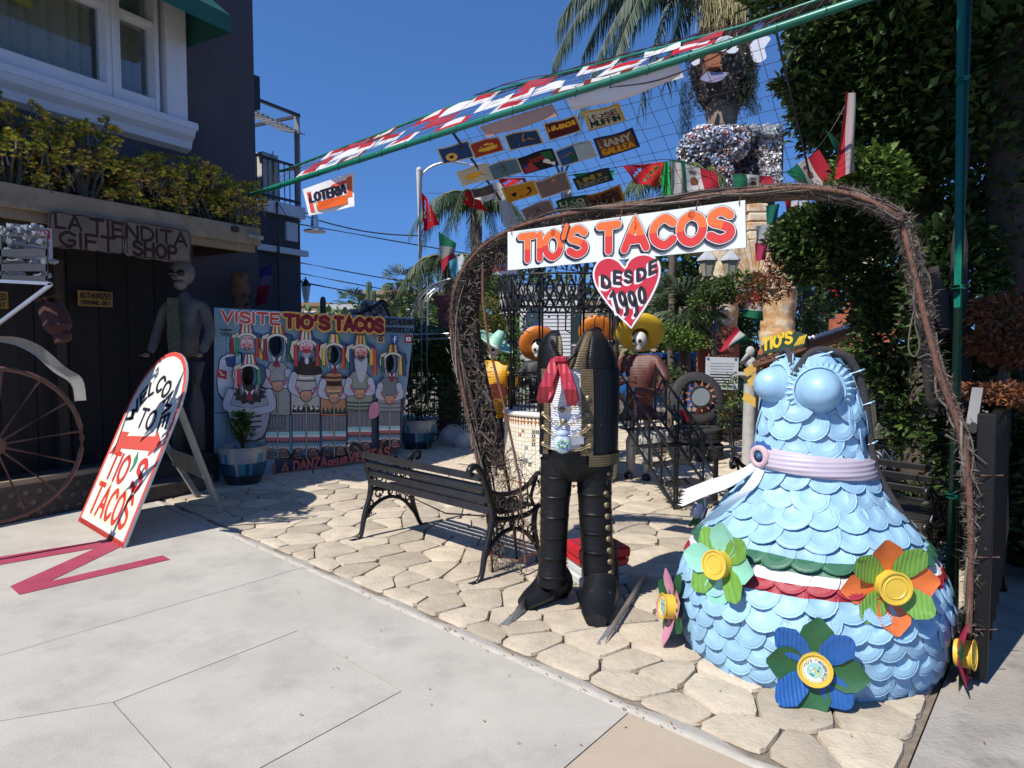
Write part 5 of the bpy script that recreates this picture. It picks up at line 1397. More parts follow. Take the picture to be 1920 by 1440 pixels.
WTIN = mat('white_strip', (.66, .66, .68), .45, var=.05, scale=5, bump=.08, stain=(20, .66, .78, (.4, .33, .3), .5))
def tail(pts, ws, seed):
 mb = MB(); vs = []; P_ = crom(pts, 4); k = len(P_)
 for i, p in enumerate(P_):
  f_ = i / (k - 1) * (len(ws) - 1); j = min(int(f_), len(ws) - 2); w = ws[j].lerp(ws[j + 1], f_ - j); vs += [p - w, p, p + w]
 mb.add(vs, [(i * 3 + c, i * 3 + c + 1, (i + 1) * 3 + c + 1, (i + 1) * 3 + c) for i in range(k - 1) for c in (0, 1)])
 # frayed end
 e, w = P_[-1], ws[-1]; d_ = (P_[-1] - P_[-2]).normalized()
 for j in range(7):
  t = -1 + j / 3.5; mb.add([e + w * t, e + w * (t + .26), e + w * (t + .13) + d_ * R.uniform(.03, .06) + V((0, 0, R.uniform(-.01, .02)))], [(0, 1, 2)])
 mb.build('ribbon_tail', WTIN, dr)
p0 = surf(-50, 1.0, .05)
tail([p0, surf(-66, .9, .10), surf(-82, .82, .17), surf(-90, .745, .235)], [V((.015, 0, .03)), V((.012, .0, .04)), V((.01, 0, .045)), V((.01, 0, .05))], 1)
tail([p0 + V((.02, 0, 0)), surf(-46, .88, .08), surf(-52, .78, .11), surf(-58, .70, .10)], [V((.022, 0, .01)), V((.045, 0, .015)), V((.055, 0, .02)), V((.055, 0, .02))], 2)
# can flowers
def petal_mesh(mb, M_, ang, r0, r1, w, up, fold=.15, rings=True, corr=False):
 c, s_ = math.cos(ang), math.sin(ang)
 def P(u, v, h): return M_ @ V((c * u - s_ * v, s_ * u + c * v, h))
 L_ = r1 - r0
 prof_ = [(0, .45), (.18, .8), (.45, 1.0), (.72, .82), (1.0, .12)] if not corr else [(0, .5), (.3, .85), (.7, .95), (.95, .4), (1.0, .15)]
 vs = []
 for f_, ww in prof_:
  h = .012 + up * f_ ** 1.3
  vs += [P(r0 + L_ * f_, -w * ww, h + fold * w * ww), P(r0 + L_ * f_, -w * ww * .45, h + (.006 if corr else 0)), P(r0 + L_ * f_, 0, h - (.002 if not corr else -.0)), P(r0 + L_ * f_, w * ww * .45, h + (.006 if corr else 0)), P(r0 + L_ * f_, w * ww, h + fold * w * ww)]
 mb.add(vs, [(i * 5 + j, i * 5 + j + 1, (i + 1) * 5 + j + 1, (i + 1) * 5 + j) for i in range(4) for j in range(4)])
def flower(az, z, size, out_az, pitch, c1, c2, cc, printed, label, off=.055, a0=PI / 4, can=.075):
 p = surf(az, z, off); a_ = to_cam + math.radians(out_az); o_ = V((math.cos(a_) * math.cos(pitch), math.sin(a_) * math.cos(pitch), math.sin(pitch)))
 M_ = axes(p, V((0, 0, 1)).cross(o_), V((0, 0, 1)) - o_ * o_.z)
 fl = holder('flower', dr, p, label)
 for i in range(8):
  c = c1 if i % 2 == 0 else c2
  if c is None: continue
  mb = MB(); petal_mesh(mb, M_, a0 + i * PI / 4 + R.uniform(-.08, .08), size * .22, size * R.uniform(.93, 1.05), size * (.36 if i % 2 == 0 else .3), R.uniform(-.015, .06) + (.012 if i % 2 == 0 else 0), corr=(i % 2 == 1))
  mb.build('petal', mat('petal_' + ('%02x%02x%02x' % tuple(int(min(1, q) * 255) for q in c)), c, .42, var=.12, scale=12, bump=.1, wave=(('X', 18, .2, .35) if i % 2 else None), stain=(30, .66, .75, (.35, .25, .2), .5)), fl, smooth=True)
 mb = MB(M_); r_ = size * .33
 mb.lathe([(r_ * .95, 0.), (r_ * .95, can - .01), (r_ * 1.04, can - .004), (r_ * 1.04, can), (r_ * .93, can), (r_ * .9, can - .006), (r_ * .7, can - .006), (r_ * .66, can - .002), (r_ * .6, can - .006), (0.001, can - .006)], 24, cap=False)
 mb.build('can', mat('petal_can_' + str(int(cc[1] * 99)), cc, .4, var=.1, stain=(30, .66, .75, (.35, .2, .1), .4)), fl, smooth='auto')
 if printed:
  f_ = lambda u, v, h=0.: M_ @ V((u, v, can - .0055 + h))
  a = Art(f_, .0015); r2 = r_ * .74
  a.e(0, 0, r2, r2, 'cfd4d4', 20); a.e(0, 0, r2 * .66, r2 * .66, '8fb8b0', 18)
  a.mb.col = lin('3c4a52'); letters(a.mb, "TIO'S TACOS", f_, 0, 0, r2 * .2, r2 * .022, a.z, width=r2 * 1.9, arc=(0, 0, r2 * .72, PI / 2)); a.z += .0006
  letters(a.mb, "RIVERSIDE", f_, 0, 0, r2 * .2, r2 * .022, a.z, width=r2 * 1.5, arc=(0, 0, r2 * .72, 0.15)); a.z += .0006
  for _ in range(12): a.e(R.uniform(-.35, .35) * r2, R.uniform(-.4, .3) * r2, r2 * R.uniform(.06, .15), r2 * R.uniform(.05, .12), R.choice(['2f7f5a', '1f5f8f', 'c8b84a', '3f8f4f', 'e0e4e0', '5a3a2a']), 7)
  a.build('label', PAINT, fl)
MINT = (.23, .52, .38); GRN = (.14, .30, .05); YEL = (.62, .42, .05); ORG = (.60, .14, .03); DGR = (.02, .09, .03); RBL = (.015, .09, .30); PNK = (.50, .22, .30); REDP = (.42, .03, .07)
flower(-37, .54, .205, -30, .15, MINT, GRN, YEL, False, 'mint and leaf green can flower', a0=0)
flower(33, .545, .21, 22, .05, ORG, GRN, YEL, False, 'orange and green can flower with a yellow can centre', a0=.15)
flower(4, .19, .21, 2, .12, DGR, RBL, YEL, True, 'dark green and blue can flower with a printed lid', a0=PI / 2 * .0, can=.06)
flower(-68, .21, .2, -62, .1, PNK, DGR, YEL, True, 'pink can flower with a printed lid', a0=.4)
flower(72, .17, .2, 70, .1, REDP, DGR, YEL, False, 'red and green can flower', a0=.5)
flower(-100, .64, .13, -95, .3, (.4, .32, .42), DGR, (.4, .32, .42), False, 'lilac can flower', a0=.2)
# ================================================================ ARCH WITH THE NAME SIGN
AA, AB = V((-.15, 4.73, 0)), V((2.07, 3.2, 0))
ad = (AB - AA).normalized(); an = V((ad.y, -ad.x, 0))
AT = tracer(AA, an, 0, 0, 1.)
arch = thing('vine_arch', 'rusty iron garden arch wrapped in dead vines, carrying the TIOS TACOS board', 'arch', AA)
lp = [(925, 1088), (912, 950), (888, 830), (866, 720), (852, 640), (848, 570), (866, 510), (905, 462), (960, 430), (1030, 408), (1110, 394), (1200, 382), (1300, 370), (1400, 358), (1490, 352), (1570, 358), (1635, 378), (1688, 406)]
rp_ = [(1688, 406), (1712, 500), (1735, 600), (1764, 710), (1798, 800), (1816, 900), (1820, 1050), (1814, 1262)]
P0 = crom([AT(x, y) for x, y in lp], 3); P1 = crom([AT(x, y) for x, y in rp_], 3)
back = -an * -1
bk_ = an * (-.30) if an.y < 0 else an * .30
if bk_.y < 0: bk_ = -bk_
for off in (V((0, 0, 0)), bk_):
 mb = MB(); mb.tube([p + off for p in P0], .013, 6); mb.build('rod', RUST, arch, smooth=True)
 mb = MB(); mb.tube([p + off for p in P1], .015, 6); mb.build('rod', RUST, arch, smooth=True)
for k in (3, 9, 15):
 mb = MB(); mb.tube([P0[k], P0[k] + bk_], .008, 5); mb.build('rung', RUST, arch)
mb = MB(); mb.tube([P0[1], P0[1] + ad * .22 + V((0, 0, .0)), P0[1] + bk_ + ad * .22], .01, 5); mb.build('foot_bar', RUST, arch)
mb = MB(); mb.tube([AT(985, 1055), AT(975, 900), AT(945, 760), AT(915, 640), AT(905, 560), AT(905, 500)], .009, 5); mb.build('brace_rod', RUST, arch)
VINE = mat('dead_vine', None, .95, var=.3, scale=20, bump=.4)
vn = MB()
def along(P, t):
 f_ = t * (len(P) - 1); k = min(int(f_), len(P) - 2); return P[k].lerp(P[k + 1], f_ - k)
VC = [(.11, .09, .07), (.15, .125, .1), (.06, .048, .038), (.16, .135, .105), (.07, .045, .035)]
def strands(P, t0, t1, n, r_, th, fuzz, segs=26, squash=1., both=1):
 for _ in range(n):
  a_ = R.uniform(t0, t1 - .1); b_ = min(t1, a_ + R.uniform(.2, .7)); ph = [R.uniform(0, 6.3) for _ in range(4)]; rr = r_ * R.uniform(.3, 1.05)
  o_ = bk_ * R.uniform(0, both)
  pts = []
  for i in range(segs):
   t = a_ + (b_ - a_) * i / (segs - 1); p = along(P, t)
   pts.append(p + o_ + V((math.sin(t * 21 + ph[0]) * rr, math.sin(t * 17 + ph[1]) * rr, math.sin(t * 25 + ph[2]) * rr * squash)))
  vn.col = R.choice(VC); vn.tube(pts, [th * R.uniform(.6, 1.3), th * R.uniform(.4, 1)], 4)
 for _ in range(fuzz):
  t = R.uniform(t0, t1); p = along(P, t) + bk_ * R.uniform(0, both) + V((R.gauss(0, r_ * .6), R.gauss(0, r_ * .6), R.gauss(0, r_ * .6)))
  vn.col = vc(R.choice(VC), .3); d_ = V((R.gauss(0, 1), R.gauss(0, 1), R.gauss(0, .8)))
  vn.leaf(p, d_, V((R.gauss(0, 1), R.gauss(0, 1), 1)), R.uniform(.02, .06), .004)
vn.col = (.07, .055, .042); vn.tube([along(P0, .3 + .7 * i / 40) + bk_ * .3 + V((math.sin(i * 1.3), 0, math.cos(i * 1.7))) * .012 for i in range(41)], [.022, .034, .036, .03, .02], 7)
strands(P0, .30, 1, 110, .030, .006, 9000, both=.5)
strands(P0, .0, .34, 34, .03, .007, 3500, squash=.5, both=.3)
strands(P1, 0, .28, 30, .03, .006, 2600); strands(P1, .3, .72, 30, .026, .006, 900, both=.2); strands(P1, .7, .95, 12, .024, .005, 700, both=.1)
vn.build('vine', VINE, arch, kind='stuff')
# thick dark vine mass on the left leg
vm = MB()
PL = [AT(x - 22, y) + bk_ * .5 for x, y in ((935, 900), (915, 820), (896, 740), (878, 660), (868, 590), (880, 530), (920, 480), (975, 450))]
for _ in range(90):
 a_ = R.uniform(0, .6); b_ = min(1, a_ + R.uniform(.25, .6)); ph = [R.uniform(0, 6.3) for _ in range(3)]; rr = R.uniform(.03, .11)
 pts = [along(PL, a_ + (b_ - a_) * i / 13) + V((math.sin(i * .8 + ph[0]) * rr * .7, math.sin(i * .7 + ph[1]) * rr, math.sin(i + ph[2]) * rr * .4)) for i in range(14)]
 vm.col = vc(R.choice([(.03, .024, .02), (.05, .038, .03), (.075, .055, .045), (.02, .016, .014)]), .3); vm.tube(pts, [R.uniform(.005, .013), .004], 5)
for _ in range(5200):
 t = R.random() ** .8; p = along(PL, t) + V((R.gauss(0, .04), R.gauss(0, .07), R.gauss(0, .05)))
 vm.col = vc(R.choice(VC), .4) if R.random() < .9 else (.13, .05, .04); vm.leaf(p, V((R.gauss(0, 1), R.gauss(0, 1), R.gauss(-.3, 1))), V((R.gauss(0, 1), 1, 0)), R.uniform(.02, .07), .006)
vm.build('dried_vine_mass', VINE, arch, kind='stuff')
# chicken-wire pocket round the left foot
cw = MB(); cw.col = (.12, .08, .06)
for k in range(26):
 y = R.uniform(860, 1080); x0 = 905 + (y - 860) * .05; pts = [AT(x0 + i * 9 + R.uniform(-4, 4), y + R.uniform(-10, 10)) + bk_ * R.uniform(0, .8) for i in range(9)]
 cw.tube(crom(pts, 2), .0018, 3)
for k in range(20):
 x = R.uniform(905, 985); pts = [AT(x + R.uniform(-9, 9), 850 + i * 24) + bk_ * R.uniform(0, .8) for i in range(10)]; cw.tube(crom(pts, 2), .0018, 3)
cw.build('wire_netting', VINE, arch)
# bare hanging twigs on the right leg
for base, tip in (((1740, 565), (1705, 572)), ((1742, 590), (1705, 600)), ((1755, 665), (1720, 672)), ((1772, 815), (1850, 870)), ((1800, 850), (1840, 930))):
 mb = MB(); a_, b_ = AT(*base), AT(*tip); mb.tube([a_, a_.lerp(b_, .5) + V((0, 0, .01)), b_], [.007, .005, .002], 5); mb.build('twig', TRUNK, arch)
mb = MB(); mb.tube(crom([AT(1715, 575), AT(1706, 620), AT(1704, 655), AT(1716, 668), AT(1724, 645), AT(1716, 610), AT(1718, 585)], 4), .004, 4); mb.build('twig', TRUNK, arch)
# name board
nb_ = thing('name_board', 'long white board with orange-red lettering TIOS TACOS hung under the vine arch', 'sign', AT(1180, 465))
off_ = an * (.05) if an.y < 0 else -an * .05
NO, NX = AT(960, 508) + off_, AT(1404, 466) + off_
NTL, NTR = AT(960, 437) + off_, AT(1402, 378) + off_
Tn = tracer(NO, an, 820, 340, 4.)
q = [NO, NX, NTR, NTL]
mb = MB(); mb.prism([p - off_.normalized() * .012 for p in q], off_.normalized() * .012); mb.build('board', mat('sign_white_board', (.60, .62, .60), .5, var=.03, scale=4, bump=.05), nb_)
nu = (NX - NO).normalized(); nh = V((0, 0, 1)); NL = (NX - NO).length; Hn = (NTL - NO).length
fz = lambda u, v, h=0.: NO + nu * u + V((0, 0, v)) + off_.normalized() * h
a = Art(fz, .002)
Wn = 1.0
def bubble(txt, u0, u1, v0, h, hw):
 for dx, dy, w_, c in ((-.014, -.012, hw + .006, '17162c'), (-.008, -.007, hw + .006, '17162c'), (0, 0, hw + .009, '17162c'), (0, 0, hw + .006, 'd8d2cc'), (0, 0, hw + .002, '5a1418')):
  a.mb.col = lin(c); letters(a.mb, txt, fz, u0 + dx, v0 + dy, h, w_, a.z, width=u1 - u0); a.z += .0007
 def cf(u, v):
  return lin('c22a24') if v < v0 + h * (.44 + .07 * math.sin(u * 45)) else lin('df5f22')
 letters(a.mb, txt, fz, u0, v0, h, hw, a.z, width=u1 - u0, colf=cf); a.z += .0007
a.mb.col = lin('df5f22')
NH = Hn
bubble('TIO', .105, .405, .055, .15, .0205); bubble('S', .47, .575, .055, .155, .0205); bubble('TACOS', .68, 1.46, .055, .15, .0215)
a.mb.col = lin('17162c'); ribbon(a.mb, [V((.452, .235, 0)), V((.428, .165, 0))], .024, fz, a.z); a.z += .0006
a.mb.col = lin('df5f22'); ribbon(a.mb, [V((.452, .235, 0)), V((.43, .165, 0))], .016, fz, a.z); a.z += .0006
a.build('lettering', PAINT, nb_)
for x in (968, 1062, 1170, 1312, 1392):
 mb = MB(); y = 437 - (x - 960) * .133; p = AT(x, y) + off_; mb.tube([p + V((0, 0, -.02)) + off_ * .2, p + V((0, 0, .05)) - off_ * .5], .003, 4); mb.build('wire_tie', RUST, nb_)
# heart
ht = thing('heart_sign', 'red heart-shaped board reading DESDE 1990 hung below the name board', 'sign', AT(1187, 545))
o2 = off_ * 1.5
hz = lambda x, y, h=0.: AT(820 + x / 4, 340 + y / 4, 0) + o2 + off_.normalized() * h
hp = crom([(1208, 690, 0), (1225, 640, 0), (1262, 595, 0), (1330, 575, 0), (1400, 600, 0), (1448, 655, 0)], 4)[:-1] + crom([(1448, 655, 0), (1475, 600, 0), (1530, 562, 0), (1600, 552, 0), (1665, 575, 0), (1702, 620, 0), (1712, 690, 0), (1690, 780, 0), (1620, 920, 0), (1495, 1108, 0)], 4)[:-1] + crom([(1495, 1108, 0), (1350, 965, 0), (1250, 830, 0), (1215, 750, 0), (1208, 690, 0)], 4)[:-1]
mb = MB(); mb.prism([hz(p.x, p.y, -.012) for p in hp], off_.normalized() * .012); mb.build('board', mat('heart_white', (.66, .62, .63), .5, var=.03), ht)
a = Art(hz, .0015)
cc_ = V((1462, 790, 0))
ip = []
for i, p in enumerate(hp):
 d_ = (hp[(i + 1) % len(hp)] - hp[i - 1]).normalized(); ip.append(p + V((-d_.y, d_.x, 0)) * 14)
a.p([(p.x, p.y) for p in ip], 'b01c30')
ft_ = lambda x0, y0, sl, rot=0: (lambda u, v, h=0.: hz(x0 + (u), y0 - v - sl * (u), h))
word = [('D', 1282, 795, 78, -.3), ('E', 1372, 770, 85, -.1), ('S', 1452, 765, 82, .05), ('D', 1545, 752, 80, .25), ('E', 1635, 705, 85, .45)]
for dx, dy, c, hw in ((-13, 14, 'd8ccd0', 15), (0, 0, '14121c', 13)):
 for ch, x, y, h_, sl in word:
  a.mb.col = lin(c); letters(a.mb, ch, ft_(x + dx, y + dy, sl), 0, 0, h_, hw, a.z, width=46 if ch != 'D' else 52)
 a.z += .0007
 for ch, x, y, h_ in (('1', 1375, 985, 150), ('9', 1442, 1005, 165), ('9', 1515, 1010, 175), ('0', 1562, 915, 110)):
  a.mb.col = lin(c); letters(a.mb, ch, ft_(x + dx, y + dy, 0.08), 0, 0, h_, hw, a.z, width=40 if ch != '1' else 24, slant=-.25 if ch != '0' else -.1)
 a.z += .0007
a.build('lettering', PAINT, ht)
# ================================================================ GREEN PIPE CANOPY
PA, PB = V((-2.66, 7.2, 3.18)), V((2.41, 3.8, 3.66))
def pl(s, off=V((0, 0, 0))):
 p = PA.lerp(PB, s) + off * (.68 + .32 * min(1, max(0, s) / .35) - .6 * max(0, min(1, (s - .45) / .35))); p.z -= .05 + .03 * max(0, min(1, (s - .5) / .3)) * math.sin(PI * min(1, max(0, s))); return p
OFF = V((.29, .45, .45))
cn = thing('pipe_canopy', 'tall green pipe frame with wire mesh reaching from the shop over the arch', 'canopy', V((2.405, 3.8, 0)))
mb = MB(); mb.tube([pl(i / 20) for i in range(21)], .026, 10); mb.build('pipe', GREENP, cn, smooth=True)
mb = MB(); mb.tube([pl(i / 20, OFF) for i in range(21)], .013, 8); mb.build('pipe', GREENP, cn, smooth=True)
pb = at(1783, 1175, 3.8); mb = MB(); mb.tube([V((pb.x, 3.8, 0)), V((2.405, 3.8, 3.6))], .036, 12); mb.build('post', GREENP, cn, smooth=True)
for z, r_ in ((3.0, .04), (1.9, .039), (.75, .039)):
 mb = MB(); q_ = V((pb.x, 3.8, 0)).lerp(V((2.405, 3.8, 3.6)), z / 3.6); mb.tube([q_, q_ + V((0, 0, .02))], r_, 12); mb.build('collar', GREENP, cn)
mv = V((.536, .779, -.6))
N0, N1 = pl(.427), pl(.841)
def ms_(u, v, h=0.): return N0.lerp(N1, u) + mv * v + V((0, .3, .4)) * h * 0
WIRE = mat('mesh_wire', (.06, .045, .05), .6, var=.3)
mb = MB(); jit = lambda: V((R.uniform(-.006, .006), R.uniform(-.006, .006), R.uniform(-.01, .01)))
for i in range(23): mb.tube([ms_(i / 22, j / 6) + jit() for j in range(8)], .0022, 3)
for j in range(12): mb.tube([ms_(i / 11, j / 9.5) + jit() for i in range(12)], .0022, 3)
for i in range(58):
 s = .02 + i * .0155; mb.tube([pl(s), pl(s + .004, OFF * .5) + jit(), pl(s + .01, OFF * 1.05)], .0018, 3)
for j in range(1, 9): mb.tube([pl(.02 + i * .03, OFF * (j / 8.)) + jit() for i in range(31)], .0018, 3)
mb.build('wire_mesh', WIRE, cn, kind='stuff')
mb = MB(); mb.tube([ms_(0, 0), ms_(0, 1.15)], .012, 6); mb.build('side_bar', DARKM, cn)
mb = MB(); mb.tube([ms_(1, -.02), ms_(1, 1.1)], .008, 6); mb.build('side_bar', DARKM, cn)
mb = MB()
for s in [i * .045 + .03 for i in range(21)]: mb.tube([pl(s) + V((0, 0, -.036)), pl(s + .001) + V((0, -.036, 0)), pl(s) + V((0, 0, .036)), pl(s) + V((0, .036, 0))], .003, 4, closed=True)
mb.build('wire_lashing', DARKM, cn, kind='stuff')
vs_ = MB(); vs_.col = (.14, .05, .045)
for k in range(5): vs_.tube([pl(.40 + i * .05, OFF * (1.05 - .02 * k)) + V((0, 0, .03 * math.sin(i * 1.1 + k) )) for i in range(10)], .004, 3)
vs_.tube(crom([pl(.66, V((0, .05, -.05))), pl(.72, V((0, .1, -.14))), pl(.78, V((0, .1, -.10))), pl(.83, V((0, .05, .1))), pl(.86, OFF)], 5), .005, 4)
vs_.build('dry_runner', VINE, cn, kind='stuff')
# painted cloth squares laid on the slope between the two pipes
def fasc(s, t, h=0.): return pl(s, OFF * t) + V((-.1, -.35, .3)) * h
cols_f = [('e4e2e0', 'c0303a'), ('e8e8ea', 'e8e8ea'), ('c22f3c', 'e8e0e0'), ('e8e8ea', '6a6472'), ('dcdcdf', 'b02834'), ('b03a44', 'a8485a'), ('7a3020', 'e0dcd8')]
wh_l = ['by the shop corner', 'over the loteria banner', 'above the street light', 'over the banjo card', 'above the muffin card', 'nearest the palm head']
n = 0
seen_f = {}
for row in range(3):
 for k in range(14):
  if (k + row) % 2 and R.random() < .5: continue
  s0 = .10 + k * .0475 + row * .008; s1 = s0 + .049 + R.uniform(-.006, .01); t0 = .04 + row * .32; t1 = t0 + .30
  c1, c2 = R.choice(cols_f); n += 1
  where = wh_l[min(5, k * 6 // 15)]
  kindw = ('lowest', 'middle', 'top')[row] + ' row'
  cn1 = {'e4e2e0': 'white with red', 'e8e8ea': 'plain white', 'c22f3c': 'red with white', 'dcdcdf': 'pale grey', 'b03a44': 'solid dull red', '7a3020': 'brown edged'}[c1]
  t = thing('cloth_square', '%s cloth square, %s %s%s' % (cn1, kindw, where, ('', ', right of its twin', ', rightmost of three')[min(2, seen_f.get((cn1, kindw, where), 0))]), 'cloth', fasc((s0 + s1) / 2, (t0 + t1) / 2), 'cloth squares on the green pipe canopy')
  mb = MB(); sk = R.uniform(-.12, .12)
  nu_ = 6
  for i in range(nu_):
   for j in range(2):
    mb.col = lin(c1) if (i in (0, 5) or j == 0) else lin(c2)
    P_ = lambda a_, b_: fasc(s0 + (s1 - s0) * (a_ + sk * b_), t0 + (t1 - t0) * b_, .018 * math.sin(a_ * 5 + n) * b_ + .006)
    mb.add([P_(i / nu_, j / 2), P_((i + 1) / nu_, j / 2), P_((i + 1) / nu_, (j + 1) / 2), P_(i / nu_, (j + 1) / 2)], [(0, 1, 2, 3)])
  mb.build('cloth', CLOTH, t); seen_f[(cn1, kindw, where)] = seen_f.get((cn1, kindw, where), 0) + 1
# big white sheets tucked under the front pipe
for s0, s1, dr_, lb in ((.60, .74, .17, 'long white cloth sagging under the front green pipe above the muffin card'), (.47, .58, .13, 'pinkish white cloth sagging under the front green pipe above the taco card')):
 t = thing('sagging_cloth', lb, 'cloth', pl((s0 + s1) / 2))
 mb = MB(); mb.col = lin('e6e6e8' if s0 > .5 else 'b89a90')
 mb.sheet(lambda a_, b_: pl(s0 + (s1 - s0) * a_, V((.02, .03, -.03))) + mv * .1 * b_ + V((0, 0, -dr_ * .4 * math.sin(PI * a_) * math.sin(PI * b_))), 8, 5); mb.build('cloth', CLOTH, t, smooth=True)
# lottery style picture cards on the mesh
mo = ms_(0, 0); mnrm = (N1 - N0).cross(mv).normalized()
CT = tracer(mo, mnrm, 820, 60, 4.)
cx_ = V((1, -.28, 0)); cy_ = V((.52, 1.0, 0))
def card(x, y, w, h, bgc, edge, draw, label):
 t = thing('picture_card', label, 'card', CT(x, y), 'picture cards tied to the wire mesh')
 ph = R.uniform(0, 6); tw = R.uniform(-.06, .06)
 f = lambda u, v, hh=0.: CT(x + u * w * 1.13 - v * h * .46, y + u * w * 1.13 * (cx_.y + tw) - v * h * 1.12, hh + .012 * math.sin(u * 5 + ph) * (.6 + v) + .01)
 mb = MB(); mb.sheet(lambda a_, b_: f(a_ - .5, b_ - .5, -.003), 4, 2); mb.col = None; mb.usecol = True; mb.c = [lin(edge)] * len(mb.f); mb.build('card', CLOTHO, t)
 a = Art(lambda u, v, hh=0.: f(u, v, hh), .0015)
 for i in range(4):
  for j in range(2): a.r(-.44 + i * .22, -.42 + j * .42, -.22 + i * .22, 0 + j * .42, bgc)
 draw(a); a.build('print', CLOTHO, t)
def txt(*ls):
 def d_(a):
  n_ = len(ls)
  for i, (s_, c, h_) in enumerate(ls):
   a.t(s_, -.38, .32 - (i + 1) * .72 / n_ + .05, h_, .028, c, width=.76)
 return d_
def banjo(a): a.e(-.15, -.15, .17, .24, 'd8b05a'); a.e(-.15, -.15, .07, .1, '3a2a18'); a.l([(-.08, -.05), (.3, .33)], .06, '2a1c12')
def taco(a): a.p([(-.3, -.1), (-.1, .18), (.15, .22), (.34, .0), (.3, -.16), (0, -.24)], 'd8a838', True); a.p([(-.2, .0), (.1, .16), (.25, .02)], '8a3a20', True)
def fig(c1, c2):
 def d_(a): a.p([(-.2, -.3), (-.05, .1), (-.28, .2), (.0, .2), (.1, .34), (.14, .1), (.3, -.1), (.12, -.05), (.2, -.34), (.0, -.1)], c1, True); a.e(.08, .26, .07, .09, c2)
 return d_
def cactus(a):
 a.r(.0, -.42, .44, .42, '9aaab0')
 for dx in (-.12, -.02, .08): a.l([(dx, -.38), (dx, .2 + dx)], .08, '1f4a2c')
 a.l([(-.36, .02), (-.1, .12)], .04, 'a06a4a')
def flags_(a): a.p([(-.44, -.42), (-.05, -.42), (-.2, .1), (-.44, 0)], '9a3038'); a.r(-.44, -.1, -.3, .1, '20306a'); a.p([(.1, .42), (.44, .42), (.44, -.3), (.25, -.1)], '1f5a38'); a.p([(.1, -.1), (.4, -.42), (.44, -.25), (.2, .1)], 'd8d4d0'); a.t("TIO'S", -.22, .02, .2, .026, '8a2a2a', width=.4)
def bird(a): a.p([(-.3, -.02), (-.1, .16), (.2, .1), (.36, .16), (.2, -.05), (0, -.2), (-.2, -.16)], 'd89a2a', True); a.l([(.1, .05), (.4, -.2)], .02, '201810')
def jar(a): a.p([(-.3, -.05), (-.1, -.3), (.2, -.3), (.34, 0), (.0, .1)], '20140c', True); a.e(.28, .1, .06, .1, '20140c')
cds = [(140, 900, 215, 110, '1f3a6a', 'b8b4ac', banjo, 'blue card with a yellow banjo tied at the mesh corner'), (375, 858, 205, 100, '8a2f26', 'b0a89c', taco, 'brick red card showing a folded yellow taco'),
 (650, 800, 235, 105, '1c3a5c', 'c0bab0', fig('a86a2a', 'c08a5a'), 'navy card with an ochre dancing figure'), (940, 712, 225, 110, '4a1418', 'b8b0a4', txt(('MARIACHI', 'd8a02a', .26), ("", 'd8a02a', .1)), 'dark maroon card with yellow MARIACHI lettering'),
 (1250, 630, 245, 120, 'b4ac90', 'c89a2a', txt(("ROSE", '5a2a4a', .24), ('MUFFIN', '26302a', .28)), 'cream and yellow card lettered MUFFIN near the front pipe'), (1345, 830, 265, 130, '6a3f28', '1f2f5a', txt(('NANY', 'a8a090', .32), ('GALILEA', 'c88a1a', .26)), 'blue edged brown card lettered NANY GALILEA'),
 (1040, 905, 245, 115, '1f4a7a', 'b0b4b4', cactus, 'blue and white card with a tall green cactus'), (760, 965, 230, 115, '18181c', '1c1c34', flags_, 'dark card with American and Mexican flags'),
 (510, 1022, 205, 105, '4a6878', 'b4b0a6', fig('3a5a3a', '8a4a3a'), 'teal grey card with a small green figure'), (280, 1066, 205, 105, 'b0ac9c', 'c0bcb0', bird, 'white card with an orange shrimp shape'),
 (625, 1190, 220, 100, 'b0781a', 'c0a878', jar, 'mustard card with a black kettle'), (870, 1145, 210, 120, '6c5c58', 'a8a098', fig('7a5a5a', '9a7a6a'), 'faded grey pink card behind a white pennant'),
 (1170, 1098, 240, 85, '22302c', '1c2a4a', txt(('LINDO', '8a7a2a', .3), ('DIRECT', '6a6a5a', .26)), 'dark green card under the bright green paper pennant'), (1258, 1240, 240, 100, '6a3a2c', 'a8822a', txt(('LUPE', '201410', .2), ('MUJERES', '201410', .2), ('FAMOSAS', '201410', .2)), 'brown and ochre card with three lines of black lettering'),
 (1020, 1285, 200, 90, '1c3a30', '2a4034', txt(('UNO', '9aa08a', .3), ('MOTE', '8a907a', .26)), 'deep green card low on the mesh by the lamp finial'), (760, 1335, 200, 90, '6a5a5c', '9a9294', fig('4a3a4a', '7a6a6a'), 'mauve card just above the vine arch'),
 (345, 1190, 150, 60, '3a3a40', '8a8680', fig('5a4a40', '6a5a50'), 'small dark card behind the red paper pennant')]
for c in cds: card(*c)
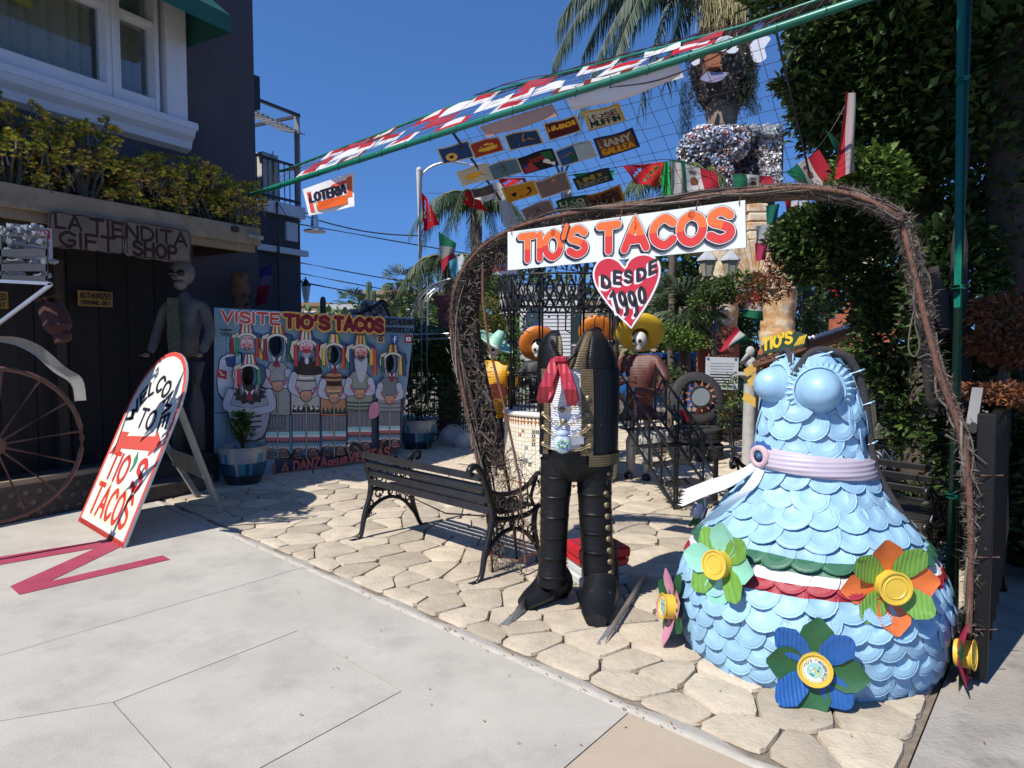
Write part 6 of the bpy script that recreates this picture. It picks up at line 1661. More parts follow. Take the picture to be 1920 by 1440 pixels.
# ---- strings of pennants and flags
def pennant(name, pts, Y, stripes, label, group=None, m=None, wav=.03, emblem=None, cutw=False, cat='flag', along=0):
 """a hanging cloth: four pixel corners tl,tr,br,bl at distance Y; stripes run across (0) or down (1)"""
 q = [at(x, y, Y if not isinstance(Y, (list, tuple)) else Y[i]) for i, (x, y) in enumerate(pts)]
 t = thing(name, label, cat, (q[0] + q[1]) / 2, group); ph = R.uniform(0, 6)
 f = lambda u, v, h=0.: q[0].lerp(q[1], u).lerp(q[3].lerp(q[2], u), v) + V((0, -h + wav * math.sin(u * 7 + v * 3 + ph) * (.3 + v), 0))
 mb = MB(); nu_, nv_ = 9, 6
 cols = []; vs = [f(i / nu_, j / nv_) for i in range(nu_ + 1) for j in range(nv_ + 1)]; fs = []
 for i in range(nu_):
  for j in range(nv_):
   if cutw and (i * 7 + j * 3) % 4 == 0 and 0 < j < nv_ - 1 and 0 < i < nu_ - 1: continue
   w = i / nu_ if along == 0 else j / nv_
   fs.append((i * (nv_ + 1) + j, (i + 1) * (nv_ + 1) + j, (i + 1) * (nv_ + 1) + j + 1, i * (nv_ + 1) + j + 1)); cols.append(lin(stripes[min(len(stripes) - 1, int(w * len(stripes)))]))
 mb.add(vs, fs, cols); mb.build('cloth', m or CLOTH, t, smooth=True)
 if emblem:
  a = Art(lambda u, v, h=0.: f(u, 1 - v, h), .003); emblem(a); a.build('print', CLOTHO, t)
 return t
MEXC = ['1f6a4c', 'cfccc6', 'b52a3c']
eagle = lambda a: (a.p([(.42, .45), (.46, .62), (.55, .6), (.6, .48), (.55, .36), (.45, .36)], '6a4630', True), a.t('VIVA', .4, .72, .09, .012, '5a5048', width=.16))
lot = lambda a: (a.r(.06, .74, .9, .84, 'd0503c'), a.r(.06, .1, .14, .8, 'd0503c'), a.r(.86, .3, .96, .9, 'd65a2c'), a.t('LOTERIA', .1, .46, .28, .03, '1c1a2c', width=.72), a.r(.2, .12, .86, .4, 'd65a22'), a.t("TIO'S TACOS", .23, .16, .19, .024, 'f2c84a', width=.6))
pennant('loteria_banner', [(567, 355), (663, 322), (665, 387), (580, 405)], 6.6, ['dcd8d4'], 'white banner reading LOTERIA TIOS TACOS hanging from the green pipe', None, emblem=lot, wav=.01, m=CLOTHO, cat='banner')
pennant('paper_pennant', [(933, 334), (985, 334), (992, 362), (940, 348)], 6.4, ['c4202c', 'c4202c', 'd0401c'], 'red cut-paper pennant over the mustard kettle card', 'cut paper pennants', cutw=True)
pennant('paper_pennant', [(1072, 326), (1153, 318), (1148, 340), (1096, 342)], 6.2, ['1f9a4a'], 'bright green cut-paper pennant right of the lamp finial', 'cut paper pennants', cutw=True)
pennant('paper_pennant', [(1167, 312), (1245, 303), (1232, 352), (1190, 342)], 6.0, ['b02844', 'c4202c', 'd03a2c'], 'red latticed paper pennant between green and white ones', 'cut paper pennants', cutw=True)
pennant('paper_pennant', [(1242, 306), (1254, 302), (1256, 368), (1240, 372)], 6.0, ['1f9a4a', '2fb45a'], 'narrow green paper pennant hanging folded beside white cloth', 'cut paper pennants')
pennant('paper_pennant', [(872, 360), (884, 358), (918, 400), (868, 382)], 6.9, ['b81c24'], 'ragged red paper pennant left of the vine arch, middle of three', 'cut paper pennants', cutw=True)
pennant('paper_pennant', [(790, 360), (800, 370), (824, 420), (795, 434)], 8.2, ['a8182a', 'b81c2c'], 'ragged dark red paper pennant hanging in front of the light pole', 'cut paper pennants', cutw=True)
pennant('cloth_flag', [(925, 340), (940, 345), (975, 420), (945, 425)], 6.3, ['b0b0b0', 'c4c4c0'], 'long white cloth hanging just left of the name board corner', None)
pennant('cloth_flag', [(888, 372), (932, 352), (930, 374), (905, 378)], 6.4, ['d0d0cc'], 'small white cloth looped over the mesh edge bar', None)
pennant('mexican_flag', [(1056, 330), (1064, 332), (1080, 400), (1056, 395)], 6.2, ['1f6a4c', 'c8c4be', 'b0a0a0', 'b52a3c'], 'folded green white and red pennant beside the lamp finial', 'mexican flags', along=1)
pennant('mexican_flag', [(1255, 298), (1342, 322), (1350, 360), (1262, 372)], 6.0, MEXC, 'mexican flag strung left of the can sculpture above the arch', 'mexican flags', emblem=eagle)
pennant('cloth_flag', [(1257, 302), (1276, 306), (1288, 372), (1258, 374)], 5.9, ['a8a8a8', 'c0b8b8'], 'grey white cloth beside the narrow green pennant', None)
pennant('mexican_flag', [(1375, 326), (1448, 330), (1452, 356), (1376, 362)], 5.7, MEXC, 'mexican flag just above the arch below the can sculpture', 'mexican flags', emblem=eagle)
pennant('mexican_flag', [(1474, 322), (1536, 280), (1570, 350), (1500, 350)], 5.2, MEXC, 'mexican flag with scalloped edge right of the can sculpture', 'mexican flags', emblem=eagle)
pennant('mexican_flag', [(1585, 172), (1604, 175), (1606, 320), (1570, 335)], 4.9, ['c0303c', 'b8a8a8', 'a8a8a4'], 'tall mexican flag hanging against the dark foliage', 'mexican flags')
pennant('mexican_flag', [(1548, 245), (1605, 290), (1598, 300), (1580, 330)], 4.95, ['1c4a3c', '1f5a46'], 'green end of a flag folded below the tall hanging flag', 'mexican flags')
pennant('mexican_flag', [(822, 434), (856, 456), (850, 482), (828, 512)], 8.0, MEXC[:1] + ['8a8a86', 'a83040'], 'faded mexican flag hanging left of the vine arch leg', 'mexican flags', along=1)
pennant('cloth_flag', [(842, 490), (868, 476), (872, 500), (846, 520)], 7.9, ['4a9ab0', 'c8ccd0'], 'pale blue and white flag end against the vine arch', None)
pennant('mexican_flag', [(1404, 555), (1425, 548), (1434, 602), (1392, 592)], 9.2, MEXC[::-1], 'mexican flag hanging between the golden stone columns', 'mexican flags', along=1, emblem=eagle)
pennant('mexican_flag', [(1378, 612), (1406, 636), (1372, 650), (1350, 660)], 9.4, MEXC[::-1], 'mexican flag pennant over the white notice board', 'mexican flags')
pennant('mexican_flag', [(1525, 525), (1575, 530), (1565, 560), (1530, 545)], 8.2, MEXC, 'mexican flag hanging in the gap under the ivy', 'mexican flags')
pennant('red_cloth', [(1572, 528), (1582, 530), (1574, 565), (1564, 562)], 8.0, ['a01c24'], 'red cloth strip on the dark trunk under the ivy', None)
pennant('purple_cloth', [(486, 505), (508, 495), (512, 535), (486, 535)], 9.0, ['2a2f6a', '6a5a7a'], 'purple flag hanging on the wall between totem and low wing', None, along=1)
pennant('purple_cloth', [(484, 536), (508, 534), (500, 568), (478, 575)], 9.0, ['7a1c34', '8a2038'], 'dark red cloth hanging below the purple flag', None)
for k, (x, y, c, lb) in enumerate(((1436, 400, '1f6a5c', 'teal'), (1470, 385, 'a02c3a', 'red'), (1492, 392, 'c8c8c8', 'white'), (1502, 408, '7a8aa0', 'grey blue'), (1416, 438, 'a8a8ac', 'silver'), (1448, 430, '8a2a3a', 'maroon'), (1415, 470, 'b03a5a', 'pink'))):
 pennant('bunting_scrap', [(x, y - 14), (x + 26, y - 18), (x + 22, y + 16), (x + 4, y + 20)], 8.6, [c, 'c0c0c0' if k % 2 else c], lb + ' scrap of bunting in the tangle right of the name board', None)
st_ = thing('pennant_string', 'thin cord carrying the paper pennants across the courtyard', 'cord', at(1060, 325, 6.2))
mb = MB(); mb.tube(crom([at(790, 362, 8.3), at(870, 360, 6.9), at(930, 334, 6.4), at(1060, 330, 6.2), at(1165, 312, 6.0), at(1255, 299, 6.0), at(1345, 322, 5.9), at(1474, 322, 5.3), at(1545, 262, 5.0), at(1600, 170, 4.9)], 5), .003, 4); mb.build('cord', DARKM, st_)
# ================================================================ KIOSK
KC = V((.585, 8.22, 0)); KR = .67
ki = thing('kiosk', 'small round kiosk with a tiled drum and black wrought-iron railing and crown', 'kiosk', KC)
TILEM = mat('glazed_tile', None, .25, var=.08, scale=20, spec=.6)
mb = MB(); mb.lathe([(KR + .0, 0), (KR, .8)], 48, KC, cap=False); mb.build('drum', mat('drum_grout', (.5, .47, .4), .9, var=.1), ki, smooth=True)
mb = MB(); mb.lathe([(KR - .02, .79), (KR + .022, .785), (KR + .03, .81), (KR + .022, .838), (KR - .01, .846), (0.01, .846)], 48, KC, cap=False); mb.build('rim', mat('rim_white', (.6, .58, .54), .5, var=.08), ki, smooth=True)
mb = MB(); nt_ = 88; tz = .0462
DC_ = [('c8862a', '3a2014'), ('5a6a8a', 'c8c0a8'), ('3a5a5c', 'c8a040'), ('8a3a24', 'd8c8a0'), ('2a3a5a', 'd0d0c8'), ('b08a4a', '5a2a1a')]
for r_ in range(17):
 for k in range(nt_):
  a0_ = 2 * PI * k / nt_; a1_ = 2 * PI * (k + .94) / nt_; z0_ = .005 + r_ * tz; z1_ = z0_ + tz * .94
  P_ = lambda a_, z, o_=.006: KC + V((math.cos(a_) * (KR + o_), math.sin(a_) * (KR + o_), z))
  if r_ in (0, 16, 15):
   mb.col = lin('7a3a22' if k % 2 else 'c0702a') if r_ else lin('5a2a1c')
   mb.add([P_(a0_, z0_), P_(a1_, z0_), P_(a1_, z1_), P_(a0_, z1_)], [(0, 1, 2, 3)])
   mb.col = lin('d8d0bc'); mb.add([P_(a0_, z0_, .008), P_(a1_, z0_, .008), P_((a0_ + a1_) / 2, z1_, .008)], [(0, 1, 2)])
   continue
  mb.col = vc(lin('d6d0be'), .06); mb.add([P_(a0_, z0_), P_(a1_, z0_), P_(a1_, z1_), P_(a0_, z1_)], [(0, 1, 2, 3)])
  if R.random() < .13:
   c1, c2 = R.choice(DC_); m0_ = (a0_ + a1_) / 2; mz = (z0_ + z1_) / 2; da = (a1_ - a0_) * .42
   mb.col = lin(c1); mb.add([P_(m0_ - da, mz - tz * .38, .0075), P_(m0_ + da, mz - tz * .38, .0075), P_(m0_ + da, mz + tz * .38, .0075), P_(m0_ - da, mz + tz * .38, .0075)], [(0, 1, 2, 3)])
   mb.col = lin(c2); mb.add([P_(m0_ - da * .5, mz, .0085), P_(m0_, mz - tz * .22, .0085), P_(m0_ + da * .5, mz, .0085), P_(m0_, mz + tz * .22, .0085)], [(0, 1, 2, 3)])
mb.build('tiles', TILEM, ki, kind='stuff')
def kp(a_, z, r_=KR - .04): return KC + V((math.cos(a_) * r_, math.sin(a_) * r_, z))
for k in range(8):
 a_ = k * PI / 4 + .32; mb = MB(); mb.tube([kp(a_, .84), kp(a_, 2.44)], .027, 8); mb.ell(kp(a_, 1.3), .035, 8, 5); mb.ell(kp(a_, 1.62), .04, 8, 5); mb.build('post', BLACKM, ki, smooth=True)
for z in (.9, 1.24):
 mb = MB(); mb.tube([kp(i * 2 * PI / 40, z) for i in range(40)], .012, 5, closed=True); mb.build('hand_rail', BLACKM, ki)
for k in range(64):
 a_ = k * 2 * PI / 64 + .02
 mb = MB(); mb.tube([kp(a_, .85), kp(a_, 1.24)], .0075, 4); mb.ell(kp(a_, 1.06), .014, 5, 4); mb.build('baluster', BLACKM, ki)
for z, r_ in ((2.0, .05), (2.08, .05), (2.36, .07)):
 mb = MB(); mb.tube([kp(i * 2 * PI / 40, z, KR + r_) for i in range(40)], .012, 5, closed=True); mb.build('hoop', BLACKM, ki)
fi = MB()
for k in range(40):
 a_ = k * 2 * PI / 40
 q = [kp(a_, 2.0, KR + .05), kp(a_ + .06, 2.1, KR + .06), kp(a_ + .13, 2.2, KR + .06), kp(a_ + .05, 2.34, KR + .07)]
 fi.tube(crom(q, 3), .013, 4); q = [kp(a_ + .14, 2.0, KR + .05), kp(a_ + .08, 2.1, KR + .06), kp(a_ + .01, 2.2, KR + .06), kp(a_ + .09, 2.34, KR + .07)]; fi.tube(crom(q, 3), .013, 4)
 fi.ell(kp(a_, 1.95, KR + .05), .018, 5, 4); fi.leaf(kp(a_, 2.36, KR + .07), V((0, 0, 1)), V((math.cos(a_), math.sin(a_), 0)), .16, .035)
 if k % 5 == 0: fi.tube([kp(a_, 1.98, KR + .03), kp(a_, 1.9, KR - .04), kp(a_, 1.75, KR - .05), kp(a_ + .1, 1.72, KR - .08)], .008, 4)
fi.build('filigree', BLACKM, ki, kind='stuff')
for k in range(8):
 a_ = k * PI / 4 + .32; mb = MB(); mb.tube(crom([kp(a_, 2.38, KR + .05), kp(a_, 2.62, KR * .82), kp(a_, 2.78, KR * .45), kp(a_, 2.9, .05)], 4), .014, 5); mb.build('dome_rib', BLACKM, ki, smooth=True)
mb = MB()
for r_, z in ((KR * .82, 2.62), (KR * .45, 2.78)): mb.tube([kp(i * 2 * PI / 32, z, r_) for i in range(32)], .009, 4, closed=True)
for k in range(90):
 a_ = k * .41; r_ = KR * (.3 + .65 * ((k * .37) % 1)); z = 2.4 + .5 * (1 - r_ / KR) ; spiral(mb, (0, 0), .05, 0, 1, .006) if False else mb.tube([kp(a_, z, r_), kp(a_ + .1, z + .05, r_ * .95), kp(a_ + .14, z, r_ * .9), kp(a_ + .06, z - .03, r_ * .93)], .007, 4)
mb.build('dome_scrolls', BLACKM, ki, kind='stuff')
fn = V((KC.x, KC.y, 0)); mb = MB(); mb.tube([fn + V((0, 0, 2.88)), fn + V((0, 0, 3.58))], .018, 6)
mb.build('finial_rod', BLACKM, ki)
mb = MB()
for k in range(8):
 a_ = k * PI / 4; mb.tube(crom([fn + V((0, 0, 2.92)), fn + V((math.cos(a_) * .12, math.sin(a_) * .12, 3.0)), fn + V((math.cos(a_) * .13, math.sin(a_) * .13, 3.12)), fn + V((0, 0, 3.24))], 3), .005, 4)
mb.build('finial_cage', BLACKM, ki)
mb = MB()
for sg in (-1, 0, 1): mb.add([fn + V((sg * .02 - .012, 0, 3.56)), fn + V((sg * .02 + .012, 0, 3.56)), fn + V((sg * .07 + .015, 0, 3.68)), fn + V((sg * .05, 0, 3.76 if sg == 0 else 3.70)), fn + V((sg * .07 - .015, 0, 3.68))], [(0, 1, 2, 3, 4)])
mb.build('fleur_finial', BLACKM, ki)
# stairs
sr = thing('kiosk_stairs', 'black iron stairs with scrolled double railings leading down from the kiosk', 'stairs', G(1250, 960))
T0, T1 = V((1.14, 7.55, .84)), V((1.55, 6.55, .0)); sd_ = V((.42, .0, 0)); dirs = (T1 - T0); sidev = V((-dirs.y, dirs.x, 0)).normalized()
if sidev.x < 0: sidev = -sidev
for k in range(5):
 p = T0.lerp(T1, (k + .4) / 5); p.z = .84 - (k + 1) * .155
 mb = MB(); q0_, q1_ = p, p + sidev * .5
 fw_ = V((dirs.x, dirs.y, 0)).normalized() * .2
 for j in range(6): mb.bar(q0_ + fw_ * (j / 5.), q1_ + fw_ * (j / 5.), .02, .012)
 mb.build('tread', DARKM, sr)
for sgi, sv_ in enumerate((V((0, 0, 0)), sidev * .5)):
 for dz in (.02, .26, .5):
  a_, b_ = T0 + sv_ + V((0, 0, dz - .0)), T1 + sv_ + V((0, 0, dz + .03)); mb = MB(); mb.bar(a_, b_, .024, .018); mb.build('rail', BLACKM, sr)
 for k in range(6):
  p = T0.lerp(T1, k / 5) + sv_; mb = MB(); mb.bar(p + V((0, 0, -.0 if k < 5 else 0)) - V((0, 0, p.z if k in (5,) else .0)), p + V((0, 0, .53)), .018, .018, up=V((1, 0, 0))); mb.build('baluster', BLACKM, sr)
 mb = MB()
 for k in range(10):
  p = T0.lerp(T1, (k + .5) / 10) + sv_
  for sg, dz in ((1, .12), (-1, .38)): mb.tube([p + V((0, .04 * math.cos(t * .7) * (1 - t / 12), dz + .05 * sg * math.sin(t * .7) * (1 - t / 12))) for t in range(9)], .005, 3)
 mb.build('scrollwork', BLACKM, sr, kind='stuff')
for sv_ in (sidev * .03, sidev * .47):
 mb = MB(); p = T1 + sv_; mb.bar(V((p.x, p.y, 0)), p + V((0, 0, .5)), .022, .022, up=V((1, 0, 0))); mb.build('post', BLACKM, sr)
# ================================================================ SKELETON MUSICIANS
BONE = mat('bone_white', (.55, .53, .48), .6, var=.12, scale=12, stain=(16, .6, .75, (.3, .26, .2), .5))
DSOCK = mat('socket_black', (.01, .009, .009), .8)
def skinned(chains, name, m, parent, sub=1):
 vs, es, rs = [], [], []
 for ch in chains:
  base = None
  for i, (p, r_) in enumerate(ch):
   p = V(p); idx = None
   for j, q in enumerate(vs):
    if (q - p).length < 1e-4: idx = j
   if idx is None: vs.append(p); rs.append(r_); idx = len(vs) - 1
   if base is not None: es.append((base, idx))
   base = idx
 me = bpy.data.meshes.new(name); c = vs[0]
 me.from_pydata([v - c for v in vs], es, []); o = bpy.data.objects.new(name, me); COL.objects.link(o); link(o, parent, c)
 md_ = o.modifiers.new('s', 'SKIN'); me.materials.append(m)
 for i, sv_ in enumerate(me.skin_vertices[0].data): sv_.radius = (rs[i], rs[i]) if not isinstance(rs[i], tuple) else rs[i]; sv_.use_root = (i == 0)
 md_.use_smooth_shade = True
 s2 = o.modifiers.new('u', 'SUBSURF'); s2.levels = sub; s2.render_levels = sub
 return o
def skull(c, r, face, parent, BONE=BONE):
 f = V(face).normalized(); s_ = f.cross(V((0, 0, 1))).normalized()
 hd = holder('skull', parent, c)
 mb = MB(); mb.ell(c, (r * .86, r * .92, r), 16, 10)
 M_ = Matrix((s_, f, V((0, 0, 1)))).transposed()
 mb.v = [tuple(c + M_ @ (V(v) - c)) for v in mb.v]
 mb.build('cranium', BONE, hd, smooth=True)
 mb = MB(); jc = c + f * r * .35 - V((0, 0, r * .85)); o_ = len(mb.v); mb.ell(jc, (r * .5, r * .48, r * .5), 12, 7); mb.v = [tuple(jc + M_ @ (V(v) - jc)) for v in mb.v]; mb.build('jaw', BONE, hd, smooth=True)
 for sg in (-1, 1):
  mb = MB(); e_ = c + f * r * .82 + s_ * sg * r * .36 - V((0, 0, r * .12)); mb.ell(e_, (r * .22,) * 3, 10, 6); mb.build('eye_socket', DSOCK, hd, smooth=True)
 mb = MB(); n_ = c + f * r * .95 - V((0, 0, r * .42)); mb.add([n_ + V((0, 0, r * .2)), n_ + s_ * r * .12, n_ - s_ * r * .12, n_ + f * r * .04], [(0, 1, 3), (0, 3, 2), (1, 2, 3)]); mb.build('nose_hole', DSOCK, hd)
 mb = MB();
 for k in range(7):
  t = (k - 3) * .14; p = jc + (f * math.cos(t * 2) + s_ * math.sin(t * 2)).normalized() * r * .5 + V((0, 0, r * .14)); mb.box(p, (r * .03, r * .03, r * .22))
 mb.build('tooth_gaps', DSOCK, hd)
 return hd
def sombrero(c, nrm, r, h, m, parent, trim=None):
 n = V(nrm).normalized(); x, y = frame_from(n); M_ = axes(c, x, y)
 if (M_.to_3x3() @ V((0, 0, 1))).dot(n) < 0: M_ = axes(c, y, x)
 mb = MB(M_); mb.lathe([(r * .9, r * .10), (r, r * .17), (r * 1.01, r * .13), (r * .8, .01), (r * .4, -.01), (r * .34, .0), (r * .3, h * .5), (r * .2, h * .92), (r * .08, h), (0.001, h)], 30, cap=False)
 o = mb.build('sombrero', m, parent, smooth=True)
 if trim:
  mb = MB(M_); mb.tube([V((math.cos(t * PI / 16) * r, math.sin(t * PI / 16) * r, r * .165)) for t in range(32)], .008, 5, closed=True); mb.build('brim_edge', trim, o)
 return o
def musician(loc, faced, H_, suit, pants, hat, hat_n, hr, label, instrument=None, wide=1., brim=None, extra=None, legs=True):
 loc = V(loc); f = V(faced).normalized(); s_ = f.cross(V((0, 0, 1))).normalized(); u = V((0, 0, 1))
 t = thing('skeleton_musician', label, 'statue', loc, 'skeleton musicians round the kiosk')
 P = lambda a_, b_, c_: loc + s_ * a_ + f * b_ + u * c_ * H_ / 1.75
 hip, ch, nk = P(0, 0, .88), P(0, 0, 1.28), P(0, 0, 1.46)
 w = wide
 sh = .19 * w
 chains = [[(hip, .145 * w), (P(0, 0, 1.08), .15 * w), (ch, .165 * w), (P(0, 0, 1.40), .10 * w), (nk, .05)]]
 for sg in (-1, 1):
  chains.append([(ch, .165 * w), (P(sg * sh * .9, 0, 1.38), .075 * w), (P(sg * sh * 1.45, .02, 1.2), .065 * w), (P(sg * sh * 1.3, .16, 1.06 + .04 * sg), .055 * w), (P(sg * .04, .3, 1.12 + .05 * sg), .035)])
 chains.append([(hip, .145 * w), (P(0, 0, .74), .15 * w)])
 skinned(chains, 'coat', suit, t)
 if legs:
  for sg in (-1, 1):
   mb = MB(); mb.tube([P(sg * .085, 0, .84), P(sg * .10, .02, .45), P(sg * .11, 0, .1)], [.085, .062, .05], 10); mb.build('trouser_leg', pants, t, smooth=True)
   mb = MB(); mb.ell(P(sg * .11, .06, .05), (.055, .09, .05), 10, 6); mb.build('shoe', BLACKM, t, smooth=True)
 for sg in (-1, 1):
  mb = MB(); hp_ = P(sg * .04, .32, 1.12 + .05 * sg); mb.ell(hp_, (.03, .035, .025), 8, 5)
  for k in range(4): mb.tube([hp_ + u * (.018 - .012 * k), hp_ + f * .05 - s_ * sg * .02 + u * (.018 - .013 * k)], [.008, .005], 4)
  mb.build('hand', BONE, t, smooth=True)
 sk = P(0, .03, 1.62); skull(sk, .1, f, t)
 if hat: sombrero(sk + u * .06 - f * .02, hat_n, hr, .2, hat, t, brim)
 if instrument == 'guitar':
  g = holder('guitar', t); c_ = P(-.10, .27, 1.06); d_ = (s_ * 1.0 + u * -.12).normalized(); q = d_.cross(f).normalized()
  pts = []
  for k in range(24):
   a_ = 2 * PI * k / 24; rr = .13 + .035 * math.cos(2 * a_) - .02 * math.cos(a_) ; pts.append(c_ + d_ * math.cos(a_) * rr * 1.25 + q * math.sin(a_) * rr * .95)
  mb = MB(); mb.prism(pts, f * .06); mb.build('body', mat('guitar_red', (.45, .07, .02), .4, var=.15), g)
  mb = MB(); mb.lathe([(.035, .0), (.0, .001)], 12, (0, 0, 0), cap=False); M_ = axes(c_ + f * .062 + d_ * .03, d_, q); mb.v = [tuple(M_ @ V(v)) for v in mb.v]; mb.build('sound_hole', DSOCK, g)
  mb = MB(); mb.bar(c_ + d_ * .12 + f * .055, c_ + d_ * .46 + f * .055, .035, .02); mb.build('neck', WOODD, g)
 if instrument == 'trumpet':
  g = holder('horn', t); c_ = P(.02, .3, 1.2); mb = MB(); mb.tube([c_ - s_ * .1, c_ + s_ * .12, c_ + s_ * .2 + f * .02], [.012, .014, .05], 8); mb.tube([c_ - s_ * .08 - u * .05, c_ + s_ * .1 - u * .05], .01, 6); mb.build('tubing', BRASS, g, smooth=True)
 for k in range(3):
  mb = MB(); mb.ell(P(0, .17 * w, .98 + k * .1), .012, 6, 4); mb.build('button', DSOCK if suit.name != 'brown_coat' else BRASS, t)
 if extra: extra(P, t)
 return t
YC = mat('yellow_coat', (.58, .30, .012), .45, var=.12, scale=8, bump=.15, wave=('Z', 16, .5, .3))
HM = mat('mint_hat', (.28, .52, .40), .5, var=.06)
HO = mat('orange_hat', (.60, .17, .015), .45, var=.08, wave=('Z', 30, .0, .2))
HY = mat('yellow_hat', (.6, .38, .02), .45, var=.08)
BRC = mat('brown_coat', (.10, .03, .022), .5, var=.3, scale=8, bump=.2, wave=('Z', 18, .4, .3))
WPN = mat('white_trousers', (.5, .49, .45), .7, var=.1, bump=.2)
DKC = mat('dark_coat', (.02, .02, .024), .6, var=.3)
musician(V((-.22, 8.9, 0)), (-.45, -.9, 0), 1.66, YC, DKC, HM, (.5, -.25, .85), .27, 'yellow-coated skeleton guitarist in a mint green sombrero left of the kiosk', 'guitar', 1.15)
musician(V((1.5, 8.1, 0)), (-.55, -.85, 0), 1.78, BRC, WPN, HY, (.1, .75, .6), .28, 'brown-coated skeleton in white trousers and yellow sombrero beside the stairs', 'trumpet', 1.15)
musician(V((1.14, 9.4, 0)), (.1, -1, 0), 1.83, mat('white_coat', (.5, .5, .5), .6, var=.1), DKC, HO, (.05, .9, .42), .24, 'skeleton under an upturned orange sombrero behind the black statue shoulder', None, .95)
musician(V((.36, 9.6, 0)), (-.1, -1, 0), 1.66, DKC, DKC, HO, (-.1, .9, .4), .26, 'skeleton in an orange and blue sombrero seen through the statue neck', None, .95, brim=mat('blue_trim', (.03, .06, .3), .5))
# white figure standing guard under the shop porch
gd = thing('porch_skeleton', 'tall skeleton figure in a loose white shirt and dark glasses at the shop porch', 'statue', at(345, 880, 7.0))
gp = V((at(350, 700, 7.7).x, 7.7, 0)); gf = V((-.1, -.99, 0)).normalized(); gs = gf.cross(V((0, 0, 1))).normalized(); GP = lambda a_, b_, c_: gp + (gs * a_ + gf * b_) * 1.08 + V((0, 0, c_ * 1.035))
skinned([[(GP(0, 0, 1.35), .16), (GP(0, 0, 1.62), .145), (GP(0, 0, 1.86), .15), (GP(0, 0, 2.03), .08), (GP(0, 0, 2.12), .04)]] + [[(GP(0, 0, 1.86), .15), (GP(sg * .2, 0, 1.97), .065), (GP(sg * .29, .03, 1.66), .06), (GP(sg * .27, .18, 1.45), .05)] for sg in (-1, 1)], 'shirt', mat('shaded_shirt', (.10, .095, .085), .9, var=.3, scale=7, bump=.8, bscale=9), gd)  # white shirt, its colour darkened to stand for the porch shade
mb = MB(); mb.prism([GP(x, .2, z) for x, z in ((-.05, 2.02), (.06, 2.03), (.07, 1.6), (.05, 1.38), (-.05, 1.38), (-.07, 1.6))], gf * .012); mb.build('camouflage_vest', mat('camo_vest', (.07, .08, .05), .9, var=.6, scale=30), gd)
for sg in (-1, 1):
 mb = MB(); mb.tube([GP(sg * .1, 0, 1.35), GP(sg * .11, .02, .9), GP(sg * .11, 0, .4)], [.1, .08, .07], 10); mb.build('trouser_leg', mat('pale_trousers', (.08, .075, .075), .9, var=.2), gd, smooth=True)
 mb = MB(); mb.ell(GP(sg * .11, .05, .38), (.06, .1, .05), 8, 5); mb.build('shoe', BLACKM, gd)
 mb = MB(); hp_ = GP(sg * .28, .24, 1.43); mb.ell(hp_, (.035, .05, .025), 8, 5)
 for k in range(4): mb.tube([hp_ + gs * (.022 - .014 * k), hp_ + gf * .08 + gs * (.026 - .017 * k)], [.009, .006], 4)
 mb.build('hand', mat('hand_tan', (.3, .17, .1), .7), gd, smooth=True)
skull(GP(0, .02, 2.3), .145, gf, gd, mat('shaded_bone', (.15, .14, .125), .7, var=.2))  # darker copy of the bone colour, with the porch shade put in
mb = MB()
for sg in (-1, 1): mb.ell(GP(sg * .055, .15, 2.285), (.045, .02, .035), 12, 6)
mb.tube([GP(-.02, .165, 2.29), GP(.02, .165, 2.29)], .006, 4); mb.build('glasses', BLACKM, gd)
# ================================================================ FAR SETTING
def leafblob(mb, c, r, n, ls, cols, shell_=.55, droop=0., flat=1.):
 c = V(c)
 for _ in range(n):
  d_ = V((R.gauss(0, 1), R.gauss(0, 1), R.gauss(0, 1))).normalized()
  k = R.uniform(shell_, 1.06); p = c + V((d_.x * r[0], d_.y * r[1], d_.z * r[2])) * k
  mb.col = vc(R.choice(cols), .3); dd = V((d_.x + R.gauss(0, .7), d_.y + R.gauss(0, .7), d_.z * .5 + R.gauss(0, .6) - droop))
  l_ = ls * R.uniform(.6, 1.35); mb.leaf(p, dd, V((R.gauss(0, .6), R.gauss(0, .6), 1)), l_, l_ * .5, .2)
LG = [(.05, .095, .02), (.035, .07, .015), (.075, .13, .03), (.045, .08, .02), (.10, .15, .035)]
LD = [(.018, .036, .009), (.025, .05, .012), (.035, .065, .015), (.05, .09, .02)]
LY = [(.12, .20, .035), (.09, .16, .03), (.16, .24, .05), (.07, .13, .025)]
LO = [(.22, .07, .025), (.16, .05, .02), (.28, .11, .04), (.10, .05, .03), (.18, .09, .05)]
def bush(name, label, cat, blobs, ls, cols, trunk=None, group=None, base=None, part='foliage', **k):
 b0 = blobs[0][0]; t = thing(name, label, cat, base or V((b0[0], b0[1], 0)), group)
 if trunk:
  mb = MB()
  for pts, rr in trunk: mb.tube(crom(pts, 3), rr, 8)
  mb.build('trunk', TRUNK, t, smooth=True)
  br = MB()
  tp = V(trunk[0][0][-1])
  for c, r_, n in blobs:
   for _ in range(4): br.tube([tp, tp.lerp(V(c), .5) + V((R.uniform(-.1, .1), 0, R.uniform(-.05, .1))), V(c) + V((R.uniform(-.6, .6) * r_[0], R.uniform(-.6, .6) * r_[1], R.uniform(-.3, .6) * r_[2]))], [.03, .018, .006], 5)
  br.build('branch', TRUNK, t)
 mb = MB()
 for c, r_, n in blobs: leafblob(mb, c, r_, n, ls, cols, **k)
 mb.build(part, FOL, t)
 return t
def B(px, py, Y, rx, ry, rz, n): p = at(px, py, Y); return ((p.x, p.y, p.z), (rx, ry, rz), n)
